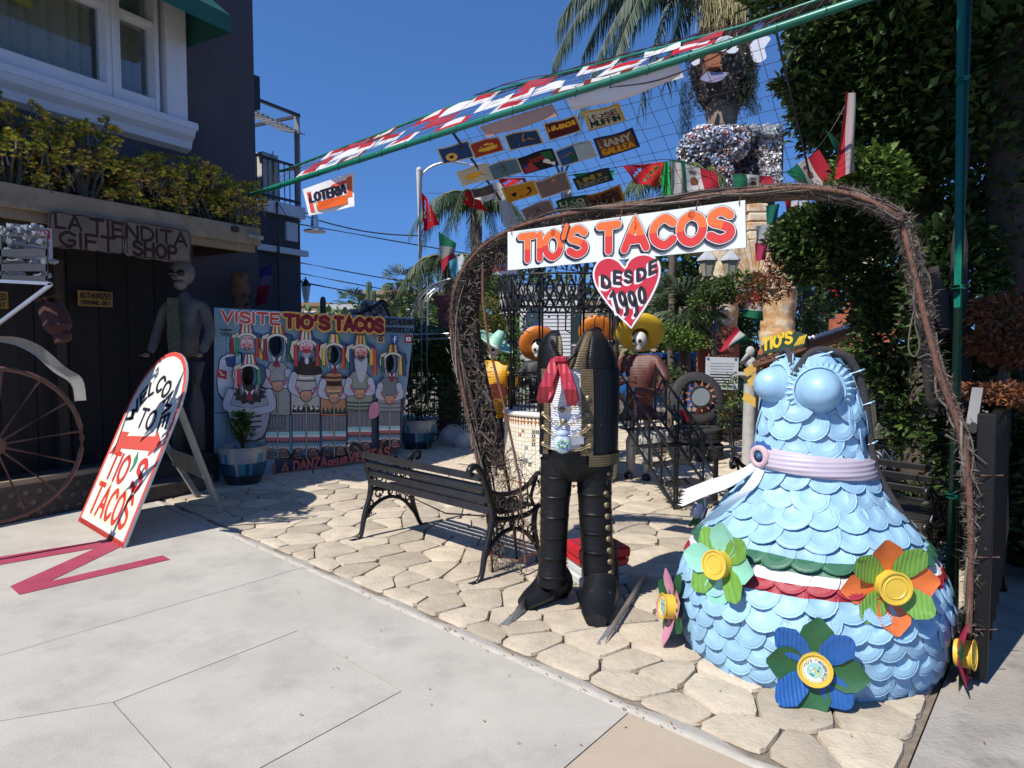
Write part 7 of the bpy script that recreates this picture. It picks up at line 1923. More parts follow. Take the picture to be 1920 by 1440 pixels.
# ---- distant buildings
def block(name, label, px0, px1, ptop, Y, D, col, wins=(), parapet=True):
 a_, b_ = at(px0, ptop, Y), at(px1, ptop, Y); t = thing(name, label, 'building', V(((a_.x + b_.x) / 2, Y, 0)))
 mb = MB(); mb.box(((a_.x + b_.x) / 2, Y + D / 2, a_.z / 2), (b_.x - a_.x, D, a_.z)); mb.build('wall', mat('wall_' + name + str(px0), col, .9, var=.08, scale=.6, bump=.1), t)
 mb = MB(); mb.box(((a_.x + b_.x) / 2, Y + D / 2, a_.z + .12), (b_.x - a_.x + .2, D + .2, .24)); mb.build('parapet', mat('cap_' + name + str(px0), tuple(x * .8 for x in col), .9), t)
 for (wx, wy, ww, wh) in wins:
  p = at(wx, wy, Y); w = holder('window', t, p)
  mb = MB(); mb.box((p.x, Y - .02, p.z), (ww + .16, .06, wh + .16)); mb.build('frame', WHITEP, w)
  mb = MB(); mb.box((p.x, Y - .06, p.z), (ww, .03, wh)); mb.build('pane', GLASS, w)
 return t
TANW = (.34, .24, .15)
block('tan_building', 'long tan flat-roofed building across the street behind the street light', 683, 862, 552, 42, 10, TANW, [(722, 600, 1.4, 1.2), (800, 585, 1.4, 1.2), (838, 585, 1.4, 1.2), (748, 600, 1.4, 1.2)])
block('tan_shop', 'small brown flat-roofed building above the word VISITE TIOS', 562, 616, 574, 46, 8, (.30, .19, .10), [(590, 600, 1.6, 1.0)])
block('white_roofed_house', 'low white-edged house between two brown buildings behind the mural', 612, 668, 580, 34, 7, (.55, .56, .58), [(640, 605, 1.4, .8)])
block('pale_building', 'pale grey building with siding behind the kiosk posts', 975, 1090, 552, 22, 6, (.45, .45, .44), [(1012, 610, .9, 1.2), (1060, 608, .9, 1.2)])
block('beige_building', 'beige building behind the golden stone arches', 1100, 1330, 575, 26, 6, (.4, .3, .22), [(1150, 615, 1.2, 1.2), (1240, 615, 1.2, 1.2)])
mb = MB(); p = at(1019, 620, 21.9)
for k in range(16): mb.box((at(1043, 560 + k * 7, 21.9).x, 21.93, at(1043, 560 + k * 7, 21.9).z), (.9, .05, .09))
mb.build('white_siding', WHITEP, None, label='white slatted siding panel seen behind the kiosk roof', cat='wall panel')
# wires and street light
for k, (a_, b_) in enumerate((((470, 345, 12), (1900, 20, 60)), ((560, 402, 30), (792, 442, 34)), ((560, 420, 30), (1330, 540, 60)), ((560, 492, 30), (900, 540, 60)), ((560, 512, 30), (900, 562, 60)), ((560, 528, 30), (1000, 598, 60)))):
 if k == 0: continue
 p, q = at(*a_), at(*b_); t = thing('overhead_wire', ['', 'upper thin wire running from the wing to the light pole', 'long thin wire crossing behind the loteria banner', 'wire above the cactus, highest of the low three', 'middle of the three low wires left of the palms', 'thick lowest cable above the tan rooftops'][k], 'wire', p)
 mb = MB(); mb.tube([p.lerp(q, i / 8) + V((0, 0, -.25 * math.sin(PI * i / 8))) for i in range(9)], .03 if k < 5 else .045, 4); mb.build('cable', DARKM, t)
sl = thing('street_light', 'tall pale concrete street light pole with a curved arm left of the palms', 'street light', at(787, 640, 20))
x_ = at(787, 400, 20).x; zt = at(787, 322, 20).z
mb = MB(); mb.tube([V((x_, 20, 0)), V((x_, 20, zt))], [.13, .09], 10); mb.ell((x_, 20, zt + .04), .1, 8, 5); PALE = mat('pale_concrete', (.42, .42, .42), .8, var=.1)
mb.build('pole', PALE, sl, smooth=True)
mb = MB(); mb.tube(crom([V((x_, 20, zt - .15)), V((x_ + .35, 20, zt + .15)), V((x_ + .9, 20, zt + .28)), V((x_ + 1.5, 20, zt + .2))], 4), .035, 6); mb.build('arm', CHROME, sl, smooth=True)
mb = MB(); mb.box((x_ + 1.7, 20, zt + .17), (.5, .22, .1)); mb.build('lamp_head', CHROME, sl, bev=.03)
mb = MB(); xx = at(802, 500, 24).x; mb.tube([V((xx, 24, 0)), V((xx, 24, at(802, 490, 24).z))], .05, 6); mb.build('thin_pole', PALE, None, label='thin grey pole just right of the street light', cat='pole')
# ---- palms
PALMC = [(.045, .075, .035), (.06, .10, .045), (.035, .06, .03), (.085, .12, .05)]
def frond(lf, ra, base, dirv, L_, rise, drop, nl, ll, cols=PALMC, hang=.75, w=.024):
 d_ = V(dirv).normalized(); pts = []
 for i in range(13):
  t = i / 12; pts.append(V(base) + d_ * L_ * (t - .12 * t * t) + V((0, 0, rise * math.sin(t * PI * .62) - drop * t * t)))
 ra.tube(pts, [.022, .004], 4)
 sd_ = d_.cross(V((0, 0, 1))).normalized()
 for i in range(nl):
  t = .1 + .9 * i / nl; k = min(11, int(t * 12)); p = pts[k].lerp(pts[k + 1], t * 12 - k) if k < 12 else pts[12]
  tg = (pts[min(12, k + 1)] - pts[k]).normalized()
  for sg in (-1, 1):
   l_ = ll * (1 - .5 * abs(t - .45)) * R.uniform(.8, 1.15)
   dd = (sd_ * sg * R.uniform(.35, .8) * (1 - hang * .5) + tg * .35 + V((0, 0, -hang * R.uniform(.7, 1.3)))).normalized()
   lf.col = vc(R.choice(cols), .25); q = p + dd * l_ * .5 + sd_ * sg * .02; e_ = p + (dd + V((0, 0, -.35))).normalized() * l_
   wv = tg * w * .5
   lf.add([p - wv, p + wv, q + wv, q - wv, e_], [(0, 1, 2, 3), (3, 2, 4)])
def palm(label, base, ztop, tr, fronds, group, ll=.45, nl=46, cols=PALMC, hang=.75, ring=True):
 t = thing('palm_tree', label, 'palm tree', base, group)
 b = V(base); mb = MB(); n_ = 22
 mb.tube([b + V((0, 0, ztop * i / n_)) for i in range(n_ + 1)], [tr * (1.05 if i % 2 else .96) for i in range(n_ + 1)], 10); mb.build('trunk', TRUNK, t, smooth=True)
 for (az, L_, rise, drop) in fronds:
  lf, ra = MB(), MB(); a_ = math.radians(az); frond(lf, ra, b + V((0, 0, ztop)), (math.cos(a_), math.sin(a_), 0), L_, rise, drop, nl, ll, cols, hang)
  fr_ = ra.build('frond_stem', mat('frond_stem', (.16, .16, .07), .6, var=.2), t); lf.build('leaflets', FOL, fr_)
 return t
gpl = 'feathery palms rising behind the courtyard'
def X_(px, Y): return at(px, 400, Y).x
palm('feather palm with drooping fronds directly right of the street light, upper of two', (X_(893, 12), 12, 0), 4.05, .1, [(a_, R.uniform(1.0, 1.35), .35, R.uniform(.8, 1.3)) for a_ in range(10, 370, 30)], gpl, .42, 40)
palm('lower feather palm against the sky left of the vine arch', (X_(838, 13), 13, 0), 3.15, .1, [(a_, R.uniform(1.0, 1.3), .3, R.uniform(.7, 1.3)) for a_ in range(0, 360, 33)], gpl, .45, 36)
palm('bright green palm half hidden behind the mesh and the red pennant', (X_(1262, 12), 12, 0), 4.35, .06, [(a_, R.uniform(.8, 1.2), .45, R.uniform(.5, .9)) for a_ in range(0, 360, 30)], gpl, .4, 34, [(.12, .19, .05), (.09, .15, .04), (.06, .10, .035)], .4)
palm('palm crown just behind the lower mesh edge right of the lamp finial', (X_(1150, 13), 13, 0), 3.9, .12, [(a_, R.uniform(.9, 1.2), .4, R.uniform(.5, .9)) for a_ in range(15, 375, 36)], gpl, .4, 30, [(.12, .18, .05), (.08, .13, .04)], .4)
def fanpalm(label, px, py, Y, r, tr, skirt=True, trunk_vis=True, n=60, cols=None, group=None):
 c = at(px, py, Y); t = thing('fan_palm', label, 'palm tree', V((c.x, Y, 0)), group)
 mb = MB(); mb.tube([V((c.x, Y, 0)), V((c.x, Y, c.z * .5)), c], tr, 8); mb.build('trunk', TRUNK, t, smooth=True)
 lf = MB()
 for k in range(n):
  az = R.uniform(0, 2 * PI); el = R.uniform(-.6 if not skirt else -1.45, 1.2); d_ = V((math.cos(az) * math.cos(el), math.sin(az) * math.cos(el), math.sin(el)))
  ro = c + d_ * r * .45; s_, q_ = frame_from(d_)
  for j in range(9):
   a_ = (j - 4) * .3; lf.col = vc(R.choice(cols or ([(.09, .12, .04), (.06, .09, .03)] if el > -.4 else [(.12, .09, .05), (.16, .12, .07)])), .25)
   dd = (d_ * math.cos(a_) + s_ * math.sin(a_) + V((0, 0, -.15))).normalized(); lf.add([ro, ro + dd * r * .4 + q_ * r * .03 + s_ * r * .02, ro + dd * r * .62 - V((0, 0, r * .08)), ro + dd * r * .4 - s_ * r * .03], [(0, 1, 2, 3)])
 lf.build('crown', FOL, t)
gf_ = 'fan palms in the distance'
fanpalm('small tall fan palm with a dry skirt left of the street light', 752, 530, 30, 1.0, .2, group=gf_)
fanpalm('short fan palm between the cactus stems above the mural', 657, 566, 38, 1.0, .25, False, group=gf_)
fanpalm('dark fan palm behind the heart sign tip', 1285, 575, 11, .7, .1, True, cols=[(.03, .05, .025), (.05, .08, .04), (.09, .12, .06)], n=80)
fanpalm('shaggy fan palm trunk seen in the gap under the ivy', 1520, 545, 14, .6, .16, True, n=60)
# big palm with the junk face
PX, PY_ = X_(1350, 9.5), 9.5
bp = thing('face_palm', 'big palm whose trunk carries a junk-art face with white eyes and mouth', 'palm tree', V((PX, PY_, 0)))
mb = MB(); zf = lambda y: at(1350, y, PY_).z
mb.tube([V((PX, PY_, 0)), V((PX, PY_, zf(300))), V((PX + .01, PY_, zf(240))), V((PX, PY_, zf(190))), V((PX, PY_, zf(60))), V((PX, PY_, zf(20)))], [.22, .2, .18, .24, .3, .28], 14, cap=True)
mb.build('trunk', mat('palm_bark', (.22, .165, .12), .9, var=.4, scale=12, bump=.8, bscale=20), bp, smooth=True)
FACEM = mat('junk_bark', None, .9, var=.4, scale=12, bump=.6)
hd = holder('face', bp, V((PX, PY_, zf(130))))
mb = MB(); mb.col = (.06, .045, .035); mb.ell((PX, PY_, zf(128)), (.42, .4, .62), 18, 12, jit=.06)
for _ in range(1300):
 a_ = R.uniform(0, 2 * PI); v = R.uniform(-.95, .98); rr = math.sqrt(1 - v * v); p = V((PX + math.cos(a_) * .43 * rr, PY_ + math.sin(a_) * .41 * rr, zf(128) + v * .64)); mb.col = vc(R.choice([(.14, .10, .075), (.2, .15, .11), (.09, .065, .05), (.3, .25, .2), (.42, .42, .42)]), .4)
 mb.leaf(p, V((math.cos(a_) * .7, math.sin(a_) * .7, R.uniform(-.6, 1))), V((0, 0, 1)), R.uniform(.04, .09), .035)
mb.build('head', FACEM, hd)
WH = mat('painted_white', (.62, .62, .64), .5, var=.06)
def plate(pts, Y, th, m, name, par, sm=True):
 q = [at(x, y, Y) for x, y in pts]
 if sm: q = crom(q, 4, True)
 mb = MB(); mb.prism(q, V((0, th, 0))); return mb.build(name, m, par)
ye = PY_ - .53
for px, py in ((1314, 84), (1362, 82)):
 plate([(px + 21 * math.cos(t * PI / 6), py + 15 * math.sin(t * PI / 6)) for t in range(12)], ye, .03, WH, 'eye', hd)
plate([(1362, 92), (1385, 90), (1378, 99), (1365, 99)], ye - .02, .02, WH, 'eye_lid', hd)
plate([(1325, 102), (1352, 100), (1350, 124), (1328, 126)], ye - .08, .12, mat('nose_terracotta', (.3, .10, .04), .8, var=.2), 'nose', hd, False)
plate([(1314, 148), (1328, 134), (1345, 136), (1366, 136), (1352, 150), (1332, 154)], ye - .03, .04, mat('lilac_lips', (.24, .22, .32), .6), 'mouth', hd)
plate([(1408, 82), (1430, 68), (1445, 72), (1434, 90), (1437, 108), (1424, 117), (1412, 112)], ye + .15, .03, WH, 'ear', hd)
plate([(1296, 118), (1312, 110), (1308, 124)], ye, .03, WH, 'ear', hd)
hg = MB()
for x0, y0, x1, y1, w_, n_ in ((1388, 90, 1396, 200, .1, 900), (1404, 100, 1412, 210, .09, 700), (1283, 150, 1278, 250, .05, 420), (1294, 170, 1288, 250, .05, 320)):
 for _ in range(n_):
  t = R.random(); p = at(x0 + (x1 - x0) * t, y0 + (y1 - y0) * t, PY_ - .3) + V((R.gauss(0, w_ * .5), R.gauss(0, .05), 0)); hg.col = vc(R.choice([(.03, .05, .035), (.05, .07, .05), (.07, .085, .05)]), .3); hg.leaf(p, V((R.gauss(0, .4), R.gauss(0, .4), -1)), V((1, 0, 0)), R.uniform(.05, .1), .015)
hg.build('moss_hair', FOL, hd, kind='stuff')
mb = MB()
for _ in range(420):
 x = R.gauss(1350, 24); p = at(x, R.uniform(-25, 5), PY_ - R.uniform(.05, .35)); mb.col = vc(R.choice([(.38, .33, .14), (.3, .25, .1), (.45, .4, .2), (.22, .17, .08)]), .2); mb.tube([p, p + V((R.gauss(0, .02), -.04, -.18)), p + V((R.gauss(0, .04), -.06, -R.uniform(.25, .5)))], [.007, .004], 3)
mb.build('flower_strands', FOL, bp)
zc = zf(-40)
for az, L_, rise, drop in ((172, 2.5, .95, 1.3), (184, 2.6, .8, 1.9), (192, 2.3, .7, 2.6), (212, 2.2, .6, 2.2), (205, 1.5, .6, 2.4), (160, 2.2, .9, 1.6), (340, 1.9, .6, 2.5), (0, 2.4, .8, 1.8), (20, 2.2, .8, 2), (60, 2.2, 1, 1.6), (100, 2.2, 1, 1.6), (135, 2.3, 1, 1.8)):
 lf, ra = MB(), MB(); a_ = math.radians(az); frond(lf, ra, V((PX, PY_, zc)), (math.cos(a_), math.sin(a_), 0), L_, rise, drop, 104, .6, [(.03, .06, .035), (.045, .08, .045), (.025, .05, .03), (.06, .1, .05)], .85, .028)
 fr_ = ra.build('frond_stem', mat('frond_stem', (.16, .16, .07), .6, var=.2), bp); lf.build('leaflets', FOL, fr_)
# can sculpture
cs = thing('can_sculpture', 'bulky sculpture of crushed cans and bottles in wire below the palm face', 'sculpture', V((X_(1375, 9), 9, 0)))
CANM = mat('crushed_can', None, .5, .12, var=.3, scale=20)
def canmass(name, spots_, n, dark=(.05, .04, .035)):
 mb = MB(); mb.col = dark
 for (px, py, rx, ry, rz) in spots_: mb.ell(at(px, py, 9.0), (rx, ry, rz), 14, 9, jit=.08)
 for _ in range(n):
  px, py, rx, ry, rz = R.choice(spots_); d_ = V((R.gauss(0, 1), R.gauss(-.5, 1), R.gauss(0, 1))).normalized(); p = at(px, py, 9.0) + V((d_.x * rx, d_.y * ry, d_.z * rz)) * R.uniform(.97, 1.06)
  mb.col = vc(R.choice([(.55, .56, .58), (.45, .46, .48), (.62, .63, .66), (.3, .3, .32), (.35, .4, .55), (.5, .2, .16), (.2, .25, .4), (.6, .6, .62), (.16, .1, .07)]), .2)
  a_ = V((R.gauss(0, 1), R.gauss(0, 1), R.gauss(0, 1))).normalized() * .028; mb.tube([p - a_, p + a_], R.uniform(.014, .024), 6)
 return mb.build(name, CANM, cs, kind='stuff')
canmass('can_head', [(1302, 285, .2, .2, .22), (1322, 262, .22, .22, .16), (1372, 272, .2, .2, .2), (1345, 258, .2, .2, .12)], 900)
canmass('can_column', [(1340, 300, .13, .13, .25), (1352, 335, .14, .14, .25)], 330)
mb = MB(); mb.col = (.035, .028, .024); p0_, p1_ = at(1372, 262, 9.2), at(1462, 350, 9.2); mb.box(((p0_.x + p1_.x) / 2, 9.3, (p0_.z + p1_.z) / 2), (p1_.x - p0_.x, .4, p0_.z - p1_.z + .2))
for _ in range(900):
 x = R.choice([R.uniform(1372, 1462), R.uniform(1425, 1463)]); y = R.uniform(245, 350) if x > 1424 else R.choice([R.uniform(240, 264), R.uniform(240, 350)])
 if 1374 < x < 1422 and y > 268 and R.random() < .8: mb.col = vc((.06, .045, .035), .5)
 else: mb.col = vc(R.choice([(.55, .56, .56), (.6, .6, .6), (.4, .4, .4), (.14, .08, .05), (.1, .06, .04), (.65, .65, .66)]), .2)
 p = at(x, y, 9.07); a_ = V((R.gauss(0, 1), R.gauss(0, .4), R.gauss(0, 1))).normalized() * .03; mb.tube([p - a_, p + a_], R.uniform(.014, .026), 6)
mb.build('can_tower', CANM, cs, kind='stuff')
mb = MB()
for _ in range(240):
 p = at(R.uniform(1365, 1462), R.uniform(236, 256), R.uniform(8.95, 9.4)); mb.ell(p, (R.uniform(.02, .05), .03, R.uniform(.02, .05)), 6, 4, jit=.3)
mb.build('plastic_bottles', CLEAR, cs, kind='stuff')
mb = MB(); mb.tube([V((X_(1350, 9.2), 9.2, 0)), V((X_(1350, 9.2), 9.2, zf(340)))], .12, 8); mb.tube([V((X_(1445, 9.2), 9.3, 0)), V((X_(1445, 9.2), 9.3, zf(345)))], .1, 8); mb.build('stand', WOODD, cs)
for o_, y_ in ((bp, 9.5), (cs, 9.)):
 o_.scale = (1.316,) * 3; o_.location = V((o_.location.x * 1.316, y_ * 1.316, 1.6 - 1.6 * 1.316))
# ---- golden stone arches
GST = mat('golden_stone', (.46, .25, .10), .9, var=.25, scale=6, bump=.6, bscale=18, stain=(4, .42, .58, (.62, .54, .40), .9))
TER = mat('terracotta_scale', (.33, .10, .05), .85, var=.25, scale=9, bump=.5, bscale=30)
sa = thing('stone_arches', 'golden bulging stone columns and arches with terracotta bases behind the dress', 'arch', V((X_(1400, 11.5), 11.5, 0)))
AY = 11.5
def col(px0, px1, ytop, ter):
 a_, b_ = at(px0, 550, AY), at(px1, 550, AY); r_ = (b_.x - a_.x) / 2; c_ = V(((a_.x + b_.x) / 2, AY, 0)); zt_ = at(px0, ytop, AY).z; z0_ = at(px0, ter, AY).z
 mb = MB(); k = int((zt_ - z0_) / .16); pr_ = []
 for i in range(k + 1):
  z = z0_ + (zt_ - z0_) * i / k; q = 1 + .05 * math.sin(i * 1.7) ; pr_ += [(r_ * q * .975, z), (r_ * q, z + .03), (r_ * q, z + .1)]
 mb.lathe(pr_, 18, c_, wob=lambda a, z: 1 + .02 * math.sin(a * 5 + z * 7)); mb.build('column', GST, sa, smooth='auto')
 mb = MB(); mb.lathe([(r_ * 1.04, 0), (r_ * 1.02, z0_)], 18, c_); mb.build('base', TER, sa, smooth=True)
 # overlapping scales on the base
 sc_ = MB(); rows_ = int(z0_ / .13)
 for i in range(rows_):
  for j in range(14):
   t = PI + PI * (j + (.5 if i % 2 else 0)) / 14; p = c_ + V((math.cos(t) * r_ * 1.045, math.sin(t) * r_ * 1.045, i * .13 + .08)); o_ = V((math.cos(t), math.sin(t), .1)); s_ = V((-math.sin(t), math.cos(t), 0))
   sc_.add([p + V((0, 0, .1)) - s_ * .075, p + V((0, 0, .1)) + s_ * .075, p + s_ * .07 + o_ * .02, p + s_ * .035 + o_ * .03 - V((0, 0, .045)), p - s_ * .035 + o_ * .03 - V((0, 0, .045)), p - s_ * .07 + o_ * .02], [(0, 1, 2, 3, 4, 5)])
 sc_.build('scales', TER, sa, kind='stuff')
 return c_, r_, zt_
c1_ = col(1313, 1382, 470, 612); c2_ = col(1428, 1491, 500, 655); c3_ = col(1590, 1650, 420, 565)
def archring(pa, pb_, y_, thick, w):
 a_, b_ = at(pa, y_, AY), at(pb_, y_, AY); c_ = (a_ + b_) / 2; rx = (b_.x - a_.x) / 2; n = 18; ri = rx
 for i in range(n):
  t0, t1 = PI * i / n, PI * (i + .96) / n; pts = []
  for (rr, t) in ((rx, t0), (rx + thick, t0), (rx + thick, t1), (rx, t1)): pts.append(V((c_.x - math.cos(t) * rr, AY - w / 2, c_.z + math.sin(t) * rr * 1.25)))
  mb = MB(); mb.prism(pts, V((0, w, 0))); mb.build('arch_stone', GST, sa, bev=.012)
archring(1381, 1430, 545, .42, .6); archring(1490, 1592, 500, .3, .55)
for (px0, px1, y0, y1) in ((1300, 1400, 440, 475), (1395, 1434, 385, 470)):
 a_, b_ = at(px0, y1, AY), at(px1, y0, AY)
 k = max(2, int((b_.z - a_.z) / .13))
 for i in range(k):
  mb = MB(); mb.box(((a_.x + b_.x) / 2 + R.uniform(-.02, .02), AY + .05, a_.z + (i + .5) * (b_.z - a_.z) / k), (b_.x - a_.x + R.uniform(-.03, .03), .5, (b_.z - a_.z) / k * .94)); mb.build('course', GST, sa, bev=.02)
tb_ = thing('terracotta_wall', 'terracotta scaled wall behind the stick fence right of the palms', 'wall', V((X_(1620, 11), 11, 0)))
a_, b_ = at(1565, 600, 11), at(1680, 600, 11); mb = MB(); mb.box(((a_.x + b_.x) / 2, 11.1, 1.0), (b_.x - a_.x, .2, 2.0)); mb.build('wall', TER, tb_)
sc_ = MB()
for i in range(16):
 for j in range(11):
  p = V((a_.x + (j + (.5 if i % 2 else 0)) * .095, 10.99, .1 + i * .125)); sc_.add([p + V((-.05, 0, .1)), p + V((.05, 0, .1)), p + V((.045, -.015, 0)), p + V((.02, -.022, -.035)), p + V((-.02, -.022, -.035)), p + V((-.045, -.015, 0))], [(0, 1, 2, 3, 4, 5)])
sc_.build('scales', TER, tb_, kind='stuff')
# double lantern post
lpz = thing('lantern_post', 'grey lamp post with two glass lanterns before the golden arches', 'street light', V((X_(1343, 10.4), 10.4, 0)))
lx = X_(1343, 10.4); lzt = at(1343, 518, 10.4).z; GREY = mat('post_grey', (.09, .09, .10), .5, var=.2)
mb = MB(); mb.lathe([(.09, 0), (.07, .5), (.045, .55), (.04, at(1343, 625, 10.4).z), (.065, at(1343, 622, 10.4).z), (.065, at(1343, 612, 10.4).z), (.032, at(1343, 608, 10.4).z), (.028, lzt)], 10, (lx, 10.4, 0)); mb.build('post', GREY, lpz, smooth=True)
for px in (1326, 1369):
 q = at(px, 521, 10.4); mb = MB(); mb.tube(crom([V((lx, 10.4, lzt - .1)), V(((lx + q.x) / 2, 10.4, q.z - .1)), q], 4), .012, 5); mb.build('arm', GREY, lpz)
 ln = holder('lantern', lpz, q)
 mb = MB(); mb.lathe([(.07, 0.02), (.13, .26)], 6, q); mb.build('glass', mat('frosted_glass', (.4, .38, .3), .3, trans=.3), ln)
 mb = MB(); mb.lathe([(.16, .25), (.15, .28), (.06, .37), (.03, .39), (.012, .44)], 6, q); mb.build('cap', mat('lantern_cap', (.35, .36, .37), .6), ln)
 mb = MB()
 for k in range(6):
  t = k * PI / 3; mb.tube([q + V((math.cos(t) * .07, math.sin(t) * .07, .02)), q + V((math.cos(t) * .132, math.sin(t) * .132, .26))], .006, 4)
 mb.lathe([(.03, -.03), (.075, .02)], 6, q); mb.build('frame', GREY, ln)
# notice board
nb2 = thing('notice_board', 'white printed notice board with blue corner studs above the tyre throne', 'sign', V((X_(1355, 10.1), 10.1, 0)))
T2 = tracer(at(1355, 700, 10.1), V((0, 1, 0)), 0, 0, 1)
mb = MB(); mb.prism([T2(x, y, .0) for x, y in ((1324, 669), (1385, 671), (1383, 731), (1322, 729))], V((0, .02, 0))); mb.build('board', mat('notice_white', (.5, .52, .54), .5), nb2)
a = Art(T2, .002)
for x, y in ((1328, 673), (1380, 674), (1378, 726)): a.e(x, y, 3, 3, '2f5f9a', 8)
for k in range(9):
 a.l([(1330 + R.uniform(0, 3), 681 + k * 5.2), (1376 - R.uniform(0, 8), 682 + k * 5.2)], 1.5 if k < 4 else 2.2, '8a9098' if k < 4 else '22262c')
a.t('AVISO', 1340, 0, 1, 1, '303038') if False else None
a.build('lettering', PAINT, nb2)
for x in (1330, 1378):
 mb = MB(); p = T2(x, 731, -.01); mb.tube([p, V((p.x, p.y, 0))], .012, 5); mb.build('leg', DARKM, nb2)
# picket fences
def picket(label, pA, pB, h, n, name='picket_fence', group='black picket fences'):
 A_, B_ = V(pA), V(pB); t = thing(name, label, 'fence', (A_ + B_) / 2, group)
 for z in (.12, h * .82):
  mb = MB(); mb.bar(A_ + V((0, 0, z)), B_ + V((0, 0, z)), .025, .03); mb.build('rail', BLACKM, t)
 me_ = None
 for k in range(n):
  p = A_.lerp(B_, k / (n - 1))
  if me_ is None:
   mb = MB(); mb.bar((0, 0, .0), (0, 0, h - .04), .016, .016, up=V((1, 0, 0))); mb.add([(-.014, 0, h - .06), (.014, 0, h - .06), (0, 0, h)], [(0, 1, 2)]); o = mb.build('picket', BLACKM, t, keep=True); me_ = o.data; o.location = p - WL[t.name]
  else: inst(me_, 'picket', t, Matrix.Translation(p))
picket('black picket fence in front of the blue car', (X_(1205, 12), 12, 0), (X_(1322, 12), 12, 0), 1.35, 13)
picket('black picket fence right of the tyre throne', (X_(1322, 12.01), 12.01, 0), (X_(1470, 12), 12.0, 0), 1.4, 16)
picket('black picket fence behind the right-hand pot and mural edge', (X_(762, 13), 13, 0), (X_(905, 13), 13, 0), 1.5, 18)
picket('low black garden fence behind the green leafy plants', (X_(768, 11.3), 11.3, 0), (X_(925, 11.3), 11.3, 0), .6, 20)
# parked blue car
cc = V((X_(1262, 15), 15, 0)); cr = thing('parked_car', 'blue car parked behind the picket fence', 'car', cc)
CB = mat('car_blue', (.02, .10, .32), .25, var=.05, spec=.8)
mb = MB(); sec = [(-2.1, .35, .55), (-2.05, .3, .82), (-1.2, .3, .95), (-.7, .3, 1.38), (.5, .3, 1.42), (1.1, .3, 1.0), (2.0, .3, .85), (2.1, .35, .55)]
vs = []
for x, z0_, z1_ in sec:
 for y, z in ((-.85, z0_), (-.88, (z0_ + min(z1_, .9)) / 2 + .1), (-.82 if z1_ < 1.1 else -.62, z1_), (.82 if z1_ < 1.1 else .62, z1_), (.88, (z0_ + min(z1_, .9)) / 2 + .1), (.85, z0_)): vs.append(cc + V((x, y, z)))
mb.add(vs, [(i * 6 + j, i * 6 + (j + 1) % 6, (i + 1) * 6 + (j + 1) % 6, (i + 1) * 6 + j) for i in range(7) for j in range(6)] + [tuple(range(6))[::-1], tuple(42 + j for j in range(6))]); mb.build('body', CB, cr, smooth='auto')
for x0, x1 in ((-.75, -.1), (-.04, .6)):
 mb = MB(); mb.add([cc + V((x0 - .15, -.83, .98)), cc + V((x1 + .1, -.83, .98)), cc + V((x1, -.66, 1.33)), cc + V((x0 + .05, -.66, 1.33))], [(0, 1, 2, 3)]); mb.build('window', GLASS, cr)
for x in (-1.35, 1.3):
 w_ = holder('wheel', cr, cc + V((x, -.86, .32))); mb = MB(); mb.tube([cc + V((x, -.9, .32)), cc + V((x, -.7, .32))], .32, 18); mb.build('tyre', mat('rubber', (.02, .02, .02), .85, var=.2, bump=.2), w_, smooth='auto')
 mb = MB(); mb.tube([cc + V((x, -.915, .32)), cc + V((x, -.8, .32))], .19, 12); mb.build('rim', CHROME, w_)
# tyre throne
tt_ = thing('tyre_throne', 'throne of stacked black tyres in a metal arm frame', 'chair', V((X_(1318, 9.6), 9.6, 0)))
TYR = mat('worn_tyre', (.022, .022, .023), .75, var=.35, scale=14, bump=.4, bscale=30)
def tyre(c, r, w, ax, name='tyre'):
 mb = MB(); vs = []; n = 30; pr_ = [(.62, -.35), (.66, -.48), (.82, -.5), (.95, -.45), (1.0, -.36), (1.0, -.2), (.975, -.19), (.975, -.15), (1.0, -.14), (1.0, .14), (.975, .15), (.975, .19), (1.0, .2), (1.0, .36), (.95, .45), (.82, .5), (.66, .48), (.62, .35)]
 M_ = axes(c, *ax)
 for rr, z in pr_:
  for j in range(n): t = 2 * PI * j / n; vs.append(M_ @ V((math.cos(t) * rr * r, math.sin(t) * rr * r, z * w)))
 k = len(pr_); mb.add(vs, [(i * n + j, i * n + (j + 1) % n, ((i + 1) % k) * n + (j + 1) % n, ((i + 1) % k) * n + j) for i in range(k) for j in range(n)]); return mb.build(name, TYR, tt_, smooth='auto')
tx = X_(1312, 9.6)
tyre(V((tx, 9.6, .12)), .37, .22, ((1, 0, 0), (0, 1, 0))); tyre(V((tx - .01, 9.6, .35)), .36, .22, ((1, 0, 0), (0, 1, 0))); tyre(V((tx + .04, 9.82, .82)), .38, .2, ((1, 0, 0), (0, .25, 1)))
mb = MB(); mb.lathe([(.2, .462), (.0, .465)], 16, (tx, 9.6, 0), cap=False); mb.build('seat_plate', TYR, tt_)
sm = holder('sun_mirror', tt_, V((tx + .04, 9.66, .86))); mc = V((tx + .06, 9.66, .87)); mb = MB()
for k in range(13):
 t = 2 * PI * k / 13; t1 = t + .2; mb.add([mc + V((math.cos(t - .2) * .135, 0, math.sin(t - .2) * .135)), mc + V((math.cos(t + .2) * .135, 0, math.sin(t + .2) * .135)), mc + V((math.cos(t) * .225, -.02, math.sin(t) * .225))], [(0, 1, 2)])
mb.build('sun_rays', mat('salmon_tin', (.55, .2, .14), .5), sm)
mb = MB(axes(mc + V((0, -.012, 0)), (1, 0, 0), (0, 0, 1))); mb.lathe([(.15, 0), (.15, .02), (.135, .022), (.13, .012)], 22, cap=False); mb.build('mirror_ring', TYR, sm, smooth='auto')
